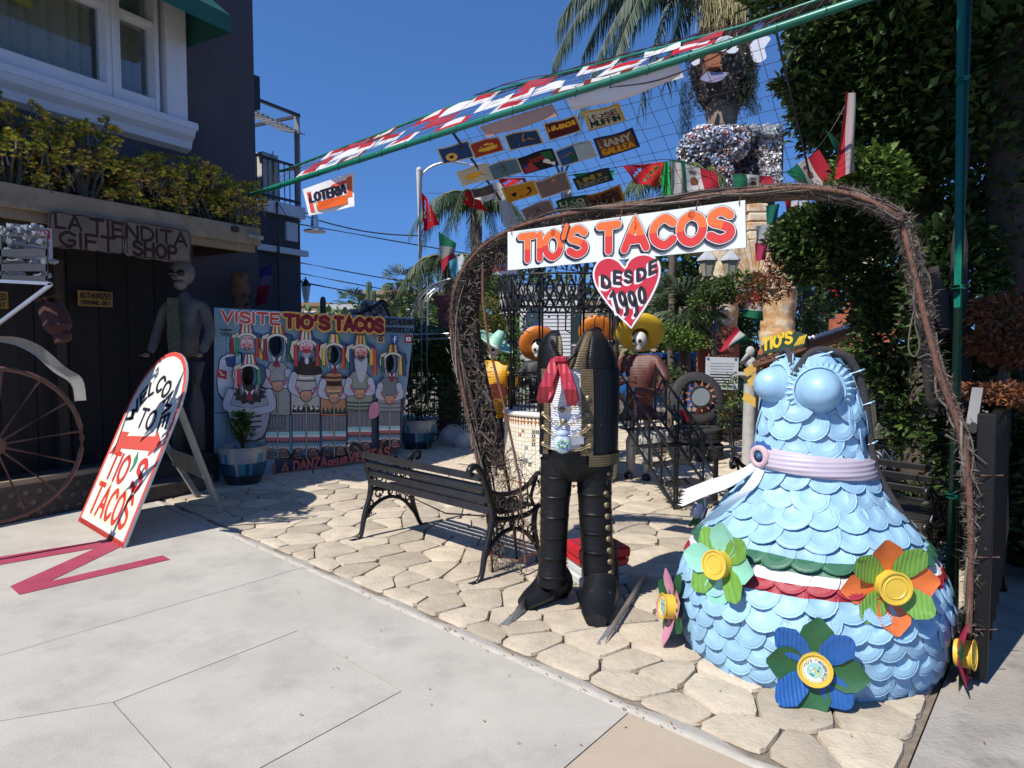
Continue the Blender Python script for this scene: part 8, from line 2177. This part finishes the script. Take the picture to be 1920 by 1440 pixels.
mb = MB(); mb.add([mc + V((math.cos(t * PI / 10) * .132, -.022, math.sin(t * PI / 10) * .132)) for t in range(20)], [tuple(range(20))]); mb.build('mirror_glass', mat('mirror', (.36, .42, .45), .15, .4, var=.02), sm)
for sg in (-1, 1):
 mb = MB(); x = tx + sg * .40; mb.tube([V((x, 9.3, 0)), V((x, 9.3, .66)), V((x, 9.9, .74)), V((x, 9.9, 1.0))], .02, 6); mb.bar(V((x, 9.28, .68)), V((x, 9.8, .74)), .06, .03); mb.build('arm_frame', DARKM, tt_)
pennant('cloth_flag', [(1262, 770), (1285, 768), (1300, 792), (1266, 790)], 9.3, ['2a5a4a', '5a1c28', '8a2c38'], 'small folded dark flag lying on the tyre throne arm', None)
# stick fence with big letters
FY0, FY1 = V((X_(1430, 8.4), 8.4, 0)), V((X_(1800, 6.6), 6.6, 0)); fd = (FY1 - FY0).normalized(); fn_ = V((fd.y, -fd.x, 0)); TF = tracer(FY0, fn_, 0, 0, 1)
sf = thing('stick_fence', 'dark fence of woven grey sticks with painted letters behind the blue dress', 'fence', (FY0 + FY1) / 2)
Lf = (FY1 - FY0).length; zt_ = at(1620, 672, 7.45).z
mb = MB(); mb.prism([FY0 - fn_ * -.03 * (1 if fn_.y > 0 else -1), FY1 - fn_ * -.03 * (1 if fn_.y > 0 else -1), FY1 - fn_ * -.05 * (1 if fn_.y > 0 else -1), FY0 - fn_ * -.05 * (1 if fn_.y > 0 else -1)], V((0, 0, zt_))); mb.build('backing', mat('fence_dark', (.015, .012, .01), .95), sf)
outn = -fn_ if fn_.y > 0 else fn_
STK = mat('grey_stick', None, .85, var=.3, scale=20, bump=.3)
ncol = 6
for i in range(ncol):
 x0 = Lf * i / ncol + .02; x1 = Lf * (i + 1) / ncol - .02; mb = MB(); z = .04
 while z < zt_ - .02:
  mb.col = vc(R.choice([(.2, .19, .18), (.28, .26, .24), (.12, .10, .09), (.08, .05, .04), (.34, .32, .3)]), .25)
  a_, b_ = FY0 + fd * x0 + V((0, 0, z)) + outn * R.uniform(0, .02), FY0 + fd * x1 + V((0, 0, z + R.uniform(-.012, .012))) + outn * R.uniform(0, .02); mb.tube([a_, a_.lerp(b_, .5) + V((0, 0, R.uniform(-.006, .006))), b_], R.uniform(.004, .008), 4)
  z += R.uniform(.008, .02) if int(z * 7.5) % 2 else R.uniform(.02, .06)
 mb.build('stick_panel', STK, sf, kind='stuff')
for i in range(ncol + 1):
 mb = MB(); p = FY0 + fd * (Lf * i / ncol) + outn * .02; mb.bar(p, p + V((0, 0, zt_)), .04, .04, up=V((1, 0, 0))); mb.build('post', WOODD, sf)
mb = MB(); mb.bar(FY0 + V((0, 0, zt_)) + outn * .02, FY1 + V((0, 0, zt_)) + outn * .02, .06, .05); mb.build('cap_rail', WOODD, sf)
def word_px(a, txt, x, y, x1, h, hw, c, o_=None, sl=0.):
 f = lambda u, v, hh=0.: TF(x + u, y - v - sl * u, hh)
 if o_: a.mb.col = lin(o_); letters(a.mb, txt, f, 0, 0, h, hw * 1.9, a.z, width=x1 - x); a.z += .001
 a.mb.col = lin(c); letters(a.mb, txt, f, 0, 0, h, hw, a.z, width=x1 - x); a.z += .001
a = Art(TF, .04)
word_px(a, 'MO', 1436, 712, 1490, 28, 2.6, '8a2a22', 'c8a030'); word_px(a, 'SAN JA', 1555, 712, 1675, 27, 2.4, '14161a', 'a8acb2', .03)
word_px(a, 'UNION', 1580, 874, 1680, 26, 2.2, '2a3440', 'b8bcc4', 0); word_px(a, 'ST', 1690, 872, 1716, 34, 3, '2a4450', 'c0c8d0', 0)
a.build('lettering', PAINT, sf)
CRM = mat('cream_tin', (.46, .45, .26), .5, var=.1, bump=.15)
for pts in ([(1632, 742), (1646, 742), (1650, 790), (1640, 806), (1626, 790)], [(1640, 806), (1652, 792), (1662, 800), (1662, 822), (1645, 822)], [(1663, 800), (1676, 798), (1680, 824), (1664, 823)], [(1678, 798), (1690, 790), (1704, 800), (1694, 824), (1681, 824)], [(1688, 764), (1706, 764), (1706, 798), (1690, 790)], [(1686, 738), (1708, 736), (1708, 762), (1688, 762)], [(1429, 742), (1440, 740), (1444, 790), (1430, 800)], [(1429, 802), (1444, 792), (1448, 820), (1430, 826)]):
 mb = MB(); q = [TF(x, y, .05) for x, y in pts]; mb.prism(q, outn * .012); mb.build('letter_tile', CRM, sf, bev=.003)
# tin roof ridge and small sign above the fence
rb = thing('rusty_eave', 'rust-brown eave beam with white shells over the stick fence', 'roof', TF(1560, 650))
mb = MB(); mb.bar(TF(1432, 683, .1), TF(1655, 608, .1), .22, .07); mb.build('beam', RUST, rb)
for k in range(17):
 mb = MB(); p = TF(1450 + k * 12, 668 - k * 4.0, .1); mb.bar(p, p + outn * .12 - V((0, 0, .04)), .06, .012); mb.build('tin_scale', RUST, rb)
for k in range(20):
 mb = MB(); p = TF(1500 + k * 7.3 + R.uniform(-2, 2), 650 - k * 2.3, .1) + V((0, 0, .03)); mb.ell(p, (.035, .03, .03), 7, 5, jit=.25); mb.build('shell', WH, rb)
ts = thing('small_tios_sign', 'small dark green sign with yellow letters TIOS on the eave', 'sign', TF(1480, 650))
TS_ = lambda x, y, h=0.: TF(x, y, .22 + h)
mb = MB(); q = [TS_(x, y) for x, y in ((1448, 650), (1475, 630), (1515, 622), (1535, 628), (1536, 648), (1500, 655), (1455, 664))]; mb.prism(q, -outn * .02); mb.build('board', mat('sign_dark_green', (.02, .05, .035), .6), ts)
a = Art(TS_, .002); a.mb.col = lin('d8b830'); letters(a.mb, "TIO'S", lambda u, v, h=0.: TS_(1452 + u, 657 - v - u * .28, h), 0, 0, 20, 2.6, a.z, width=54); a.z += .001
for k in range(5): a.l([(1512 + k * 4, 648 - k), (1522 + k * 3, 632 - k)], 2, 'd8b830')
a.build('lettering', PAINT, ts)
yb = thing('yellow_plank_art', 'yellow wooden crossed planks with a pale cherub at the fence end', 'sculpture', TF(1425, 700))
for a_, b_ in (((1398, 700), (1450, 668)), ((1405, 720), (1440, 690)), ((1395, 742), (1425, 760))):
 mb = MB(); mb.bar(TF(*a_, .0), TF(*b_, .0), .02, .1, up=V((0, 0, 1))); mb.build('plank', mat('yellow_plank', (.5, .32, .06), .7, var=.2), yb)
ch = thing('cherub_statue', 'pale grey cherub bust on a stone pillar left of the dress', 'statue', V((X_(1412, 8.9), 8.9, 0)))
STN = mat('grey_stone', (.36, .35, .33), .9, var=.2, bump=.5); cp = V((X_(1412, 8.9), 8.9, 0))
mb = MB(); mb.lathe([(.1, 0), (.085, .1), (.075, at(0, 705, 8.9).z - .04), (.17, at(0, 703, 8.9).z), (.17, at(0, 698, 8.9).z)], 10, cp); mb.build('pillar', STN, ch, smooth='auto')
mb = MB(); zc_ = at(0, 695, 8.9).z; mb.tube([cp + V((0, 0, zc_ - .02)), cp + V((0, 0, zc_ + .1)), cp + V((0, 0, zc_ + .17))], [.08, .09, .05], 10); mb.ell(cp + V((0, 0, zc_ + .24)), (.06, .06, .075), 10, 7); mb.tube([cp + V((.07, 0, zc_ + .12)), cp + V((.12, -.05, zc_ + .05)), cp + V((.02, -.1, zc_ + .03))], .025, 6); mb.tube([cp + V((-.07, 0, zc_ + .12)), cp + V((-.13, -.04, zc_ + .1)), cp + V((-.05, -.07, zc_ + .22))], .025, 6); mb.build('bust', STN, ch, smooth=True)
# shell mound, cactus, hoops, maroon tower
smd = thing('shell_mound', 'heap of white shells with gnarled branches above the word TACOS on the mural', 'sculpture', V((X_(690, 12.5), 12.5, 0)))
mb = MB(); mb.col = (.1, .07, .06); mb.ell((X_(690, 12.5), 12.5, 1.3), (.75, .4, .9), 12, 8, jit=.1)
for _ in range(380):
 x = R.uniform(650, 732); y = R.uniform(566, 602) if 680 < x < 720 else R.uniform(584, 604); p = at(x, y, R.uniform(12.1, 12.4)); mb.col = vc(R.choice([(.5, .48, .44), (.6, .58, .55), (.35, .32, .28), (.2, .16, .14)]), .2); mb.ell(p, (R.uniform(.02, .045),) * 3, 6, 4, jit=.3)
mb.build('shells', ROUGHC, smd, kind='stuff')
mb = MB()
for pts in (((650, 598), (672, 588), (700, 576), (716, 563), (728, 574)), ((716, 563), (724, 580), (735, 600)), ((690, 580), (705, 572), (712, 566))): mb.tube(crom([at(x, y, 12.0) for x, y in pts], 3), [.05, .03, .025], 6)
mb.build('gnarled_branch', mat('purple_branch', (.08, .05, .05), .9, bump=.5), smd, smooth=True)
for px, y0, Y, lb in ((603, 556, 14, 'single cactus stem left above the mural'), (690, 527, 14.5, 'taller cactus stem above the mural'), (698, 543, 14.3, 'shorter cactus stem beside the taller one')):
 t = thing('column_cactus', lb, 'cactus', V((X_(px, Y), Y, 0)), 'cactus stems above the mural'); z = at(px, y0, Y).z; mb = MB(); mb.lathe([(.05, 0), (.055, z - .1), (.045, z - .03), (.015, z)], 16, (X_(px, Y), Y, 0), wob=lambda a, z: 1 + .12 * math.cos(a * 8)); mb.build('stem', mat('cactus_green', (.06, .10, .06), .7, var=.2), t)
hp = thing('hoop_frame', 'four curved galvanised hoops rising over the plants beside the vine arch', 'frame', V((X_(800, 10.5), 10.5, 0)))
for k, (x0, xm) in enumerate(((765, 800), (772, 806), (790, 815), (800, 822))):
 mb = MB(); mb.tube(crom([at(x0, 600, 10.6 - k * .1), at(xm - 18, 560, 10.4 - k * .1), at(xm + 8, 536, 10.2), at(845, 522, 10.0)], 5), .012, 6); mb.tube([at(x0, 600, 10.6 - k * .1), V((at(x0, 600, 10.6 - k * .1).x, 10.6 - k * .1, 0))], .012, 6); mb.build('hoop', CHROME, hp, smooth=True)
for y, x1 in ((624, 905), (634, 850)):
 mb = MB(); mb.tube([at(762, y + 3, 10.5), at(x1, y, 10.2)], .014, 6); mb.build('cross_pipe', CHROME, hp)
mr = thing('maroon_tower', 'small maroon scaled tower behind the vine arch leg', 'tower', V((X_(842, 12.2), 12.2, 0))); MRN = mat('maroon_scale', (.16, .05, .05), .85, var=.3, bump=.5)
mb = MB(); mb.box((X_(842, 12.2), 12.2, 1.15), (.36, .36, 2.3)); mb.build('shaft', MRN, mr); mb = MB(); mb.box((X_(842, 12.2), 12.2, 1.75), (.6, .5, .12)); mb.build('ledge', MRN, mr); mb = MB(); mb.box((X_(842, 12.2), 12.2, 2.35), (.5, .45, .16)); mb.build('ledge', MRN, mr)
sc_ = MB()
for i in range(20):
 for j in range(4):
  p = V((X_(842, 12.2) - .15 + (j + (.5 if i % 2 else 0)) * .09, 12.01, .1 + i * .11)); sc_.add([p + V((-.045, 0, .09)), p + V((.045, 0, .09)), p + V((.04, -.02, 0)), p + V((0, -.03, -.03)), p + V((-.04, -.02, 0))], [(0, 1, 2, 3, 4)])
sc_.build('scales', MRN, mr, kind='stuff')
bvn = thing('bienvenidos_banner', 'white banner with red and black lettering partly hidden by the name board', 'banner', at(940, 500, 7.2))
TB = tracer(at(945, 495, 7.2), V((.1, 1, 0)), 820, 340, 4.)
mb = MB(); mb.prism([TB(x, y, 0) for x, y in ((402, 575), (600, 560), (600, 690), (430, 700), (392, 680))], V((0, .006, 0))); mb.build('cloth', mat('banner_white', (.45, .44, .44), .8), bvn)
a = Art(TB, .002); f = lambda u, v, h=0.: TB(430 + u, -v + 618 - .14 * u, h); a.mb.col = lin('1c1a1e'); letters(a.mb, 'BIENVENIDO', f, 0, 0, 30, 3.4, a.z, width=160); f = lambda u, v, h=0.: TB(402 + u, -v + 680 - .1 * u, h); a.mb.col = lin('a02428'); letters(a.mb, 'MARGARITA TU', f, 0, 0, 34, 3.6, a.z, width=190); a.build('lettering', PAINT, bvn)
# ================================================================ VEGETATION IN THE COURTYARD
gsh = 'shrubs filling the back of the courtyard'
def S(label, blobs, ls=.07, cols=LG, **k): return bush('shrub', label, 'shrub', blobs, ls, cols, group=gsh, **k)
S('broad-leaved plants behind the right-hand pot', [B(800, 690, 11.8, .5, .4, .55, 420), B(835, 660, 12, .4, .4, .4, 260), B(785, 650, 11.6, .28, .3, .4, 200)], .19, [(.05, .11, .03), (.08, .15, .04), (.035, .08, .02)])
S('dark low shrub under the hoop frame', [B(800, 750, 11, .7, .3, .35, 900), B(860, 760, 10.8, .4, .3, .3, 500)], .07, LD)
S('tall light green shrub just right of the vine leg', [B(905, 580, 11, .35, .3, .55, 1100), B(890, 640, 11, .35, .3, .5, 800), B(925, 540, 11.2, .25, .3, .3, 500)], .075, LG)
S('yellow-green jade shrub behind the mint sombrero', [B(925, 590, 10.4, .3, .25, .28, 900), B(900, 610, 10.3, .2, .2, .2, 400)], .06, [(.16, .15, .03), (.11, .12, .025), (.2, .17, .04)])
S('shrub between the guitarist and the kiosk', [B(975, 660, 10.2, .35, .3, .45, 1100), B(965, 720, 10.0, .3, .3, .35, 600)], .06, LG)
S('clipped shrub right of the yellow sombrero, upper tier', [B(1240, 625, 10.5, .5, .35, .16, 1200), B(1290, 640, 10.4, .35, .3, .14, 700)], .06, LY)
S('clipped shrub above the blue car, lower tier', [B(1235, 705, 10.2, .38, .3, .17, 900), B(1205, 720, 10.2, .2, .2, .3, 500)], .06, LG)
S('dark shrubs under the golden arches', [B(1360, 600, 13, .5, .4, .5, 900), B(1420, 640, 13, .5, .4, .5, 900), B(1290, 560, 14, .7, .4, .7, 1100)], .09, LG)
S('bright shrub at the foot of the notice board', [B(1400, 780, 9.4, .35, .3, .3, 900), B(1380, 740, 9.8, .2, .2, .3, 400)], .06, LG)
S('leafy creeper growing over the lantern post', [B(1350, 545, 10.0, .3, .25, .2, 700), B(1385, 535, 9.8, .3, .25, .18, 600), B(1320, 575, 10.2, .25, .2, .2, 500)], .07, LG)
S('rust-coloured dry creeper right of the heart sign', [B(1440, 540, 8.4, .3, .2, .2, 600), B(1470, 505, 8.2, .22, .2, .22, 600), B(1415, 560, 8.6, .2, .2, .1, 260)], .05, LO)
S('slender dark trees between the stone columns', [B(1500, 620, 12.5, .35, .3, .3, 600), B(1540, 590, 12.5, .3, .3, .4, 600)], .08, LG)
S('dark green shrub below the heart sign tip', [B(1290, 540, 12.6, .5, .3, .5, 1500), B(1265, 590, 12.4, .4, .3, .45, 1200)], .09, LD + LG)
S('shrub row behind the stick fence', [B(1560, 660, 9.3, .9, .4, .2, 800)], .07, LG)
gfr = 'distant trees along the street'
for k, (px, py, Y, rx, rz, n, lb) in enumerate(((735, 610, 34, 4, 1.3, 1200, 'low trees behind the shell mound'), (840, 600, 26, 2.6, 1.6, 1100, 'trees behind the hoop frame'), (960, 590, 24, 2.6, 2.0, 1300, 'trees behind the kiosk, left part'), (1120, 600, 28, 3.0, 1.9, 1300, 'trees behind the kiosk, right part'), (1260, 560, 20, 2.2, 2.2, 1500, 'tall dark trees behind the notice board'), (1400, 600, 24, 3.2, 2.2, 1300, 'trees seen through the stone arches'), (1580, 600, 22, 3.2, 2.6, 1300, 'trees behind the terracotta wall'), (1800, 560, 20, 5, 3.2, 1500, 'dark trees far behind the green post'), (620, 640, 26, 3.2, 1.1, 900, 'bushes hidden behind the mural'))):
 p = at(px, py, Y); bush('street_tree', lb, 'tree', [((p.x, Y, p.z), (rx, 1.5, rz), n), ((p.x + .6, Y + .5, p.z * .5), (rx * .9, 1.4, rz), n // 2)], .34, LG, trunk=[([V((p.x, Y, 0)), V((p.x, Y, p.z * .6)), V((p.x, Y, p.z))], .2)], group=gfr, part='crown')
# ---- the big dark trees on the right
gR = 'large dark trees over the gate'
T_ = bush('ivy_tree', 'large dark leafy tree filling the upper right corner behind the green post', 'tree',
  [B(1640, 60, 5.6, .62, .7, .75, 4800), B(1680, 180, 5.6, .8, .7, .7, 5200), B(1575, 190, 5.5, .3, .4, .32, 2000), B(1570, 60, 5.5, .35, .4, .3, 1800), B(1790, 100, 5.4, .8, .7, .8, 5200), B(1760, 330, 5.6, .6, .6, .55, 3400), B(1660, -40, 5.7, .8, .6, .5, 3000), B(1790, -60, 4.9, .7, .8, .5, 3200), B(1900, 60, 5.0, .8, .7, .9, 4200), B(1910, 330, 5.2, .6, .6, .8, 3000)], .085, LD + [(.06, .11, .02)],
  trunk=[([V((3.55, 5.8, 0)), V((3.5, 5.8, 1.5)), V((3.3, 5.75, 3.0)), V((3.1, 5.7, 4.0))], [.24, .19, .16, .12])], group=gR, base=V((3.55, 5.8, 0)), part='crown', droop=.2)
bush('leaning_branch', 'loose leafy branch reaching into the blue sky from the dark tree', 'branch', [B(1500, 170, 5.35, .16, .12, .07, 260), B(1478, 155, 5.3, .1, .1, .05, 120), B(1530, 190, 5.4, .18, .15, .12, 420), B(1490, 12, 5.0, .25, .2, .1, 420), B(1445, 5, 4.9, .16, .2, .07, 160), B(1545, 232, 5.4, .06, .08, .04, 60)], .08, LD + LG, base=at(1540, 180, 5.4), group=None)
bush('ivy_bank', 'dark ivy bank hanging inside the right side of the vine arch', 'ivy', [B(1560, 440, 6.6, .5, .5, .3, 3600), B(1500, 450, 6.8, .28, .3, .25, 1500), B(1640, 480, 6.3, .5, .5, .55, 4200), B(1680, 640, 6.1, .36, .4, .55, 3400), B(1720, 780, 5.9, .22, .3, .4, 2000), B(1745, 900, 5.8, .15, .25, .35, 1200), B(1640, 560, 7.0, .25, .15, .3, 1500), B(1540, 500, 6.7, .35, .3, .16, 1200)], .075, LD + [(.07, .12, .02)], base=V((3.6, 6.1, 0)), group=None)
bush('sunlit_shrub', 'bright lime-green sunlit shrub above the right shoulder of the arch', 'shrub', [B(1625, 325, 5.2, .26, .25, .17, 1800), B(1660, 355, 5.2, .2, .22, .14, 1100), B(1590, 345, 5.15, .14, .15, .09, 500)], .065, LY, base=at(1640, 390, 5.2), group=None)
bush('dry_hedge', 'rust-brown dried clipped hedge tufts at the right edge, upper pair', 'hedge', [B(1895, 590, 4.3, .22, .25, .13, 1500), B(1880, 645, 4.3, .2, .22, .09, 900), B(1910, 660, 4.25, .2, .25, .1, 900)], .04, LO, trunk=[([V((3.15, 4.4, 0)), V((3.12, 4.4, 1.2)), at(1890, 640, 4.4)], [.05, .035, .02])], base=V((3.15, 4.4, 0)), group='dried hedge tufts')
bush('dry_hedge', 'flat rust-brown dried hedge tuft just above the black gate', 'hedge', [B(1880, 735, 4.1, .26, .25, .05, 1300), B(1915, 745, 4.1, .15, .25, .06, 700)], .04, LO, trunk=[([V((2.95, 4.2, 0)), V((2.95, 4.2, .9)), at(1885, 745, 4.2)], [.05, .03, .02])], base=V((2.95, 4.2, 0)), group='dried hedge tufts')
# trunks with grey ivy stems behind the post
it = thing('twisted_trunk', 'thick twisted grey trunk behind the green post', 'tree', V((2.9, 4.6, 0)))
for k, pts in enumerate((((1830, 1000), (1815, 800), (1800, 600), (1800, 420), (1810, 260)), ((1755, 780), (1745, 700), (1735, 600), (1715, 500)), ((1770, 640), (1762, 560), (1750, 500)))):
 mb = MB(); mb.tube(crom([at(x, y, 4.6) for x, y in pts], 4), [.09 if k == 0 else .05, .05, .03], 8); mb.build('branch' if k else 'trunk', mat('grey_bark', (.028, .025, .021), .95, var=.4, scale=14, bump=.9, bscale=26), it, smooth=True)
mb = MB(); mb.tube([at(1893, 1150, 5.0), at(1893, 700, 5.0), at(1898, 100, 5.0), at(1900, -60, 5.0)], .16, 10); mb.build('tree_trunk', mat('dark_bark', (.05, .038, .03), .95, var=.4, bump=.8, bscale=20), None, smooth=True, label='thick dark tree trunk at the right edge behind the gate', cat='tree')
# ---- gate and wall on the right
gt = thing('black_gate', 'tall black steel gate standing open at the right edge of the courtyard', 'gate', V((2.17, 3.24, 0)))
g0 = G(1832, 1282); gdv = V((.61, .79, 0)).normalized()
GB = mat('gate_black', (.005, .005, .005), .55, var=.3, scale=8, bump=.1, spec=.3)
mb = MB(); mb.box(g0 + V((0, 0, .66)), (.075, .075, 1.24), math.atan2(gdv.y, gdv.x)); mb.build('frame_post', GB, gt, bev=.004)
for z in (.12, 1.2):
 mb = MB(); mb.bar(g0 + V((0, 0, z)), g0 + gdv * 2.2 + V((0, 0, z)), .05, .05); mb.build('rail', GB, gt)
mb = MB(); q0_ = g0 + gdv * .04 + V((0, 0, .1)); q1_ = g0 + gdv * 2.2 + V((0, 0, .1)); nn_ = V((-gdv.y, gdv.x, 0)) * .006
mb.prism([q0_ + nn_, q1_ + nn_, q1_ - nn_, q0_ - nn_], V((0, 0, 1.12))); mb.build('sheet_panel', GB, gt)
for k in range(1, 8):
 mb = MB(); p = g0 + gdv * (k * .3) + V((0, 0, .12)) - nn_ * 3; mb.bar(p, p + V((0, 0, 1.08)), .03, .03, up=V((1, 0, 0))); mb.build('bar', GB, gt)
for z in (.28, .62, 1.0):
 mb = MB(); mb.tube([g0 + V((-.05, -.045, z)), g0 + V((.05, -.045, z))], .004, 4); mb.build('wire_tie', RUST, gt)
hg_ = at(1822, 800, 3.25); mb = MB(); mb.bar(hg_, hg_ + V((.09, .1, .17)), .045, .03); mb.tube([hg_ + V((-.02, -.04, 0)), hg_ + V((.05, -.04, 0))], .028, 10); mb.build('hinge_bracket', mat('galv_bracket', (.12, .12, .13), .4, .5), gt)
bw = thing('garden_wall', 'dark overgrown wall closing the right side beyond the gate', 'wall', V((4.6, 5.5, 0)))
mb = MB(); mb.prism([V((4.35, 5.4, 0)), V((9, 4.2, 0)), V((9, 4.6, 0)), V((4.35, 5.8, 0))], V((0, 0, 2.6))); mb.build('wall', mat('dark_wall', (.03, .026, .022), .95, var=.4, bump=.8), bw)
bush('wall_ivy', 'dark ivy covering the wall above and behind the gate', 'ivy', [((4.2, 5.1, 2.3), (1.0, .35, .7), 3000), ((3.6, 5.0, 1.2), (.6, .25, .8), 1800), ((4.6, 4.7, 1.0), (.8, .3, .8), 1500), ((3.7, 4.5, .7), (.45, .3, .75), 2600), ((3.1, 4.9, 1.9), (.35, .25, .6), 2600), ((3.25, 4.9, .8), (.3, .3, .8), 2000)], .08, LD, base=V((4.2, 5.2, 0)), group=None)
# canopy of the same tree stretching above and out of view, shading the trunk zone
bush('overhead_canopy', 'leafy canopy edge just above the picture top at the right', 'tree', [((2.7, 3.7, 4.75), (.9, .8, .42), 6000), ((1.15, 2.5, 4.75), (.42, .36, .3), 3400), ((2.9, 3.6, 4.6), (1.2, 1.0, .5), 6500), ((3.3, 4.7, 4.6), (1.1, .8, .5), 4500), ((2.2, 2.7, 5.0), (.9, .8, .4), 3500)], .1, LD, trunk=[([V((4.4, 3.6, 0)), V((4.2, 3.6, 2.6)), V((3.4, 3.6, 4.2))], [.2, .16, .1])], base=V((4.4, 3.6, 0)), group=None, shell_=.2)
# small clutter along the back of the court
for k, (px, py, Y, c, lb) in enumerate(((1232, 760, 10.3, (.5, .48, .44), 'pale rubble rock left of the tyre throne'), (1250, 772, 10.1, (.42, .4, .37), 'smaller pale rock against the throne arm'), (1215, 776, 10.0, (.46, .44, .4), 'pale rock behind the stair railing'), (868, 735, 10.6, (.5, .48, .45), 'white boulder in the planting left of the kiosk'), (850, 742, 10.8, (.4, .39, .36), 'grey boulder behind the vine leg'), (925, 800, 9.2, (.45, .43, .4), 'pale stone sculpture block at the kiosk foot'))):
 mb = MB(); p = at(px, py, Y); r_ = .16 + .05 * (k % 3); mb.ell((p.x, Y, r_ * .7), (r_, r_ * .8, r_ * .9 if k != 5 else .42), 12, 8, jit=.14); mb.build('rock', mat('rock%d' % k, c, .9, var=.25, scale=9, bump=.9, bscale=16), None, smooth='auto', label=lb, cat='rock')
ba = thing('potted_cactus', 'small terracotta pot held up beside the kiosk post', 'plant pot', at(1132, 672, 8.9))
q = at(1132, 680, 8.9); mb = MB(); mb.lathe([(.05, 0), (.075, .11), (.08, .115), (.08, .13)], 12, q); mb.build('pot', mat('terracotta', (.35, .1, .05), .8, var=.2), ba, smooth='auto'); mb = MB(); mb.lathe([(.03, .13), (.04, .2), (.01, .25)], 8, q); mb.build('cactus', FOL, ba) if False else mb.build('cactus', mat('cactus_green', (.06, .10, .06), .7), ba)
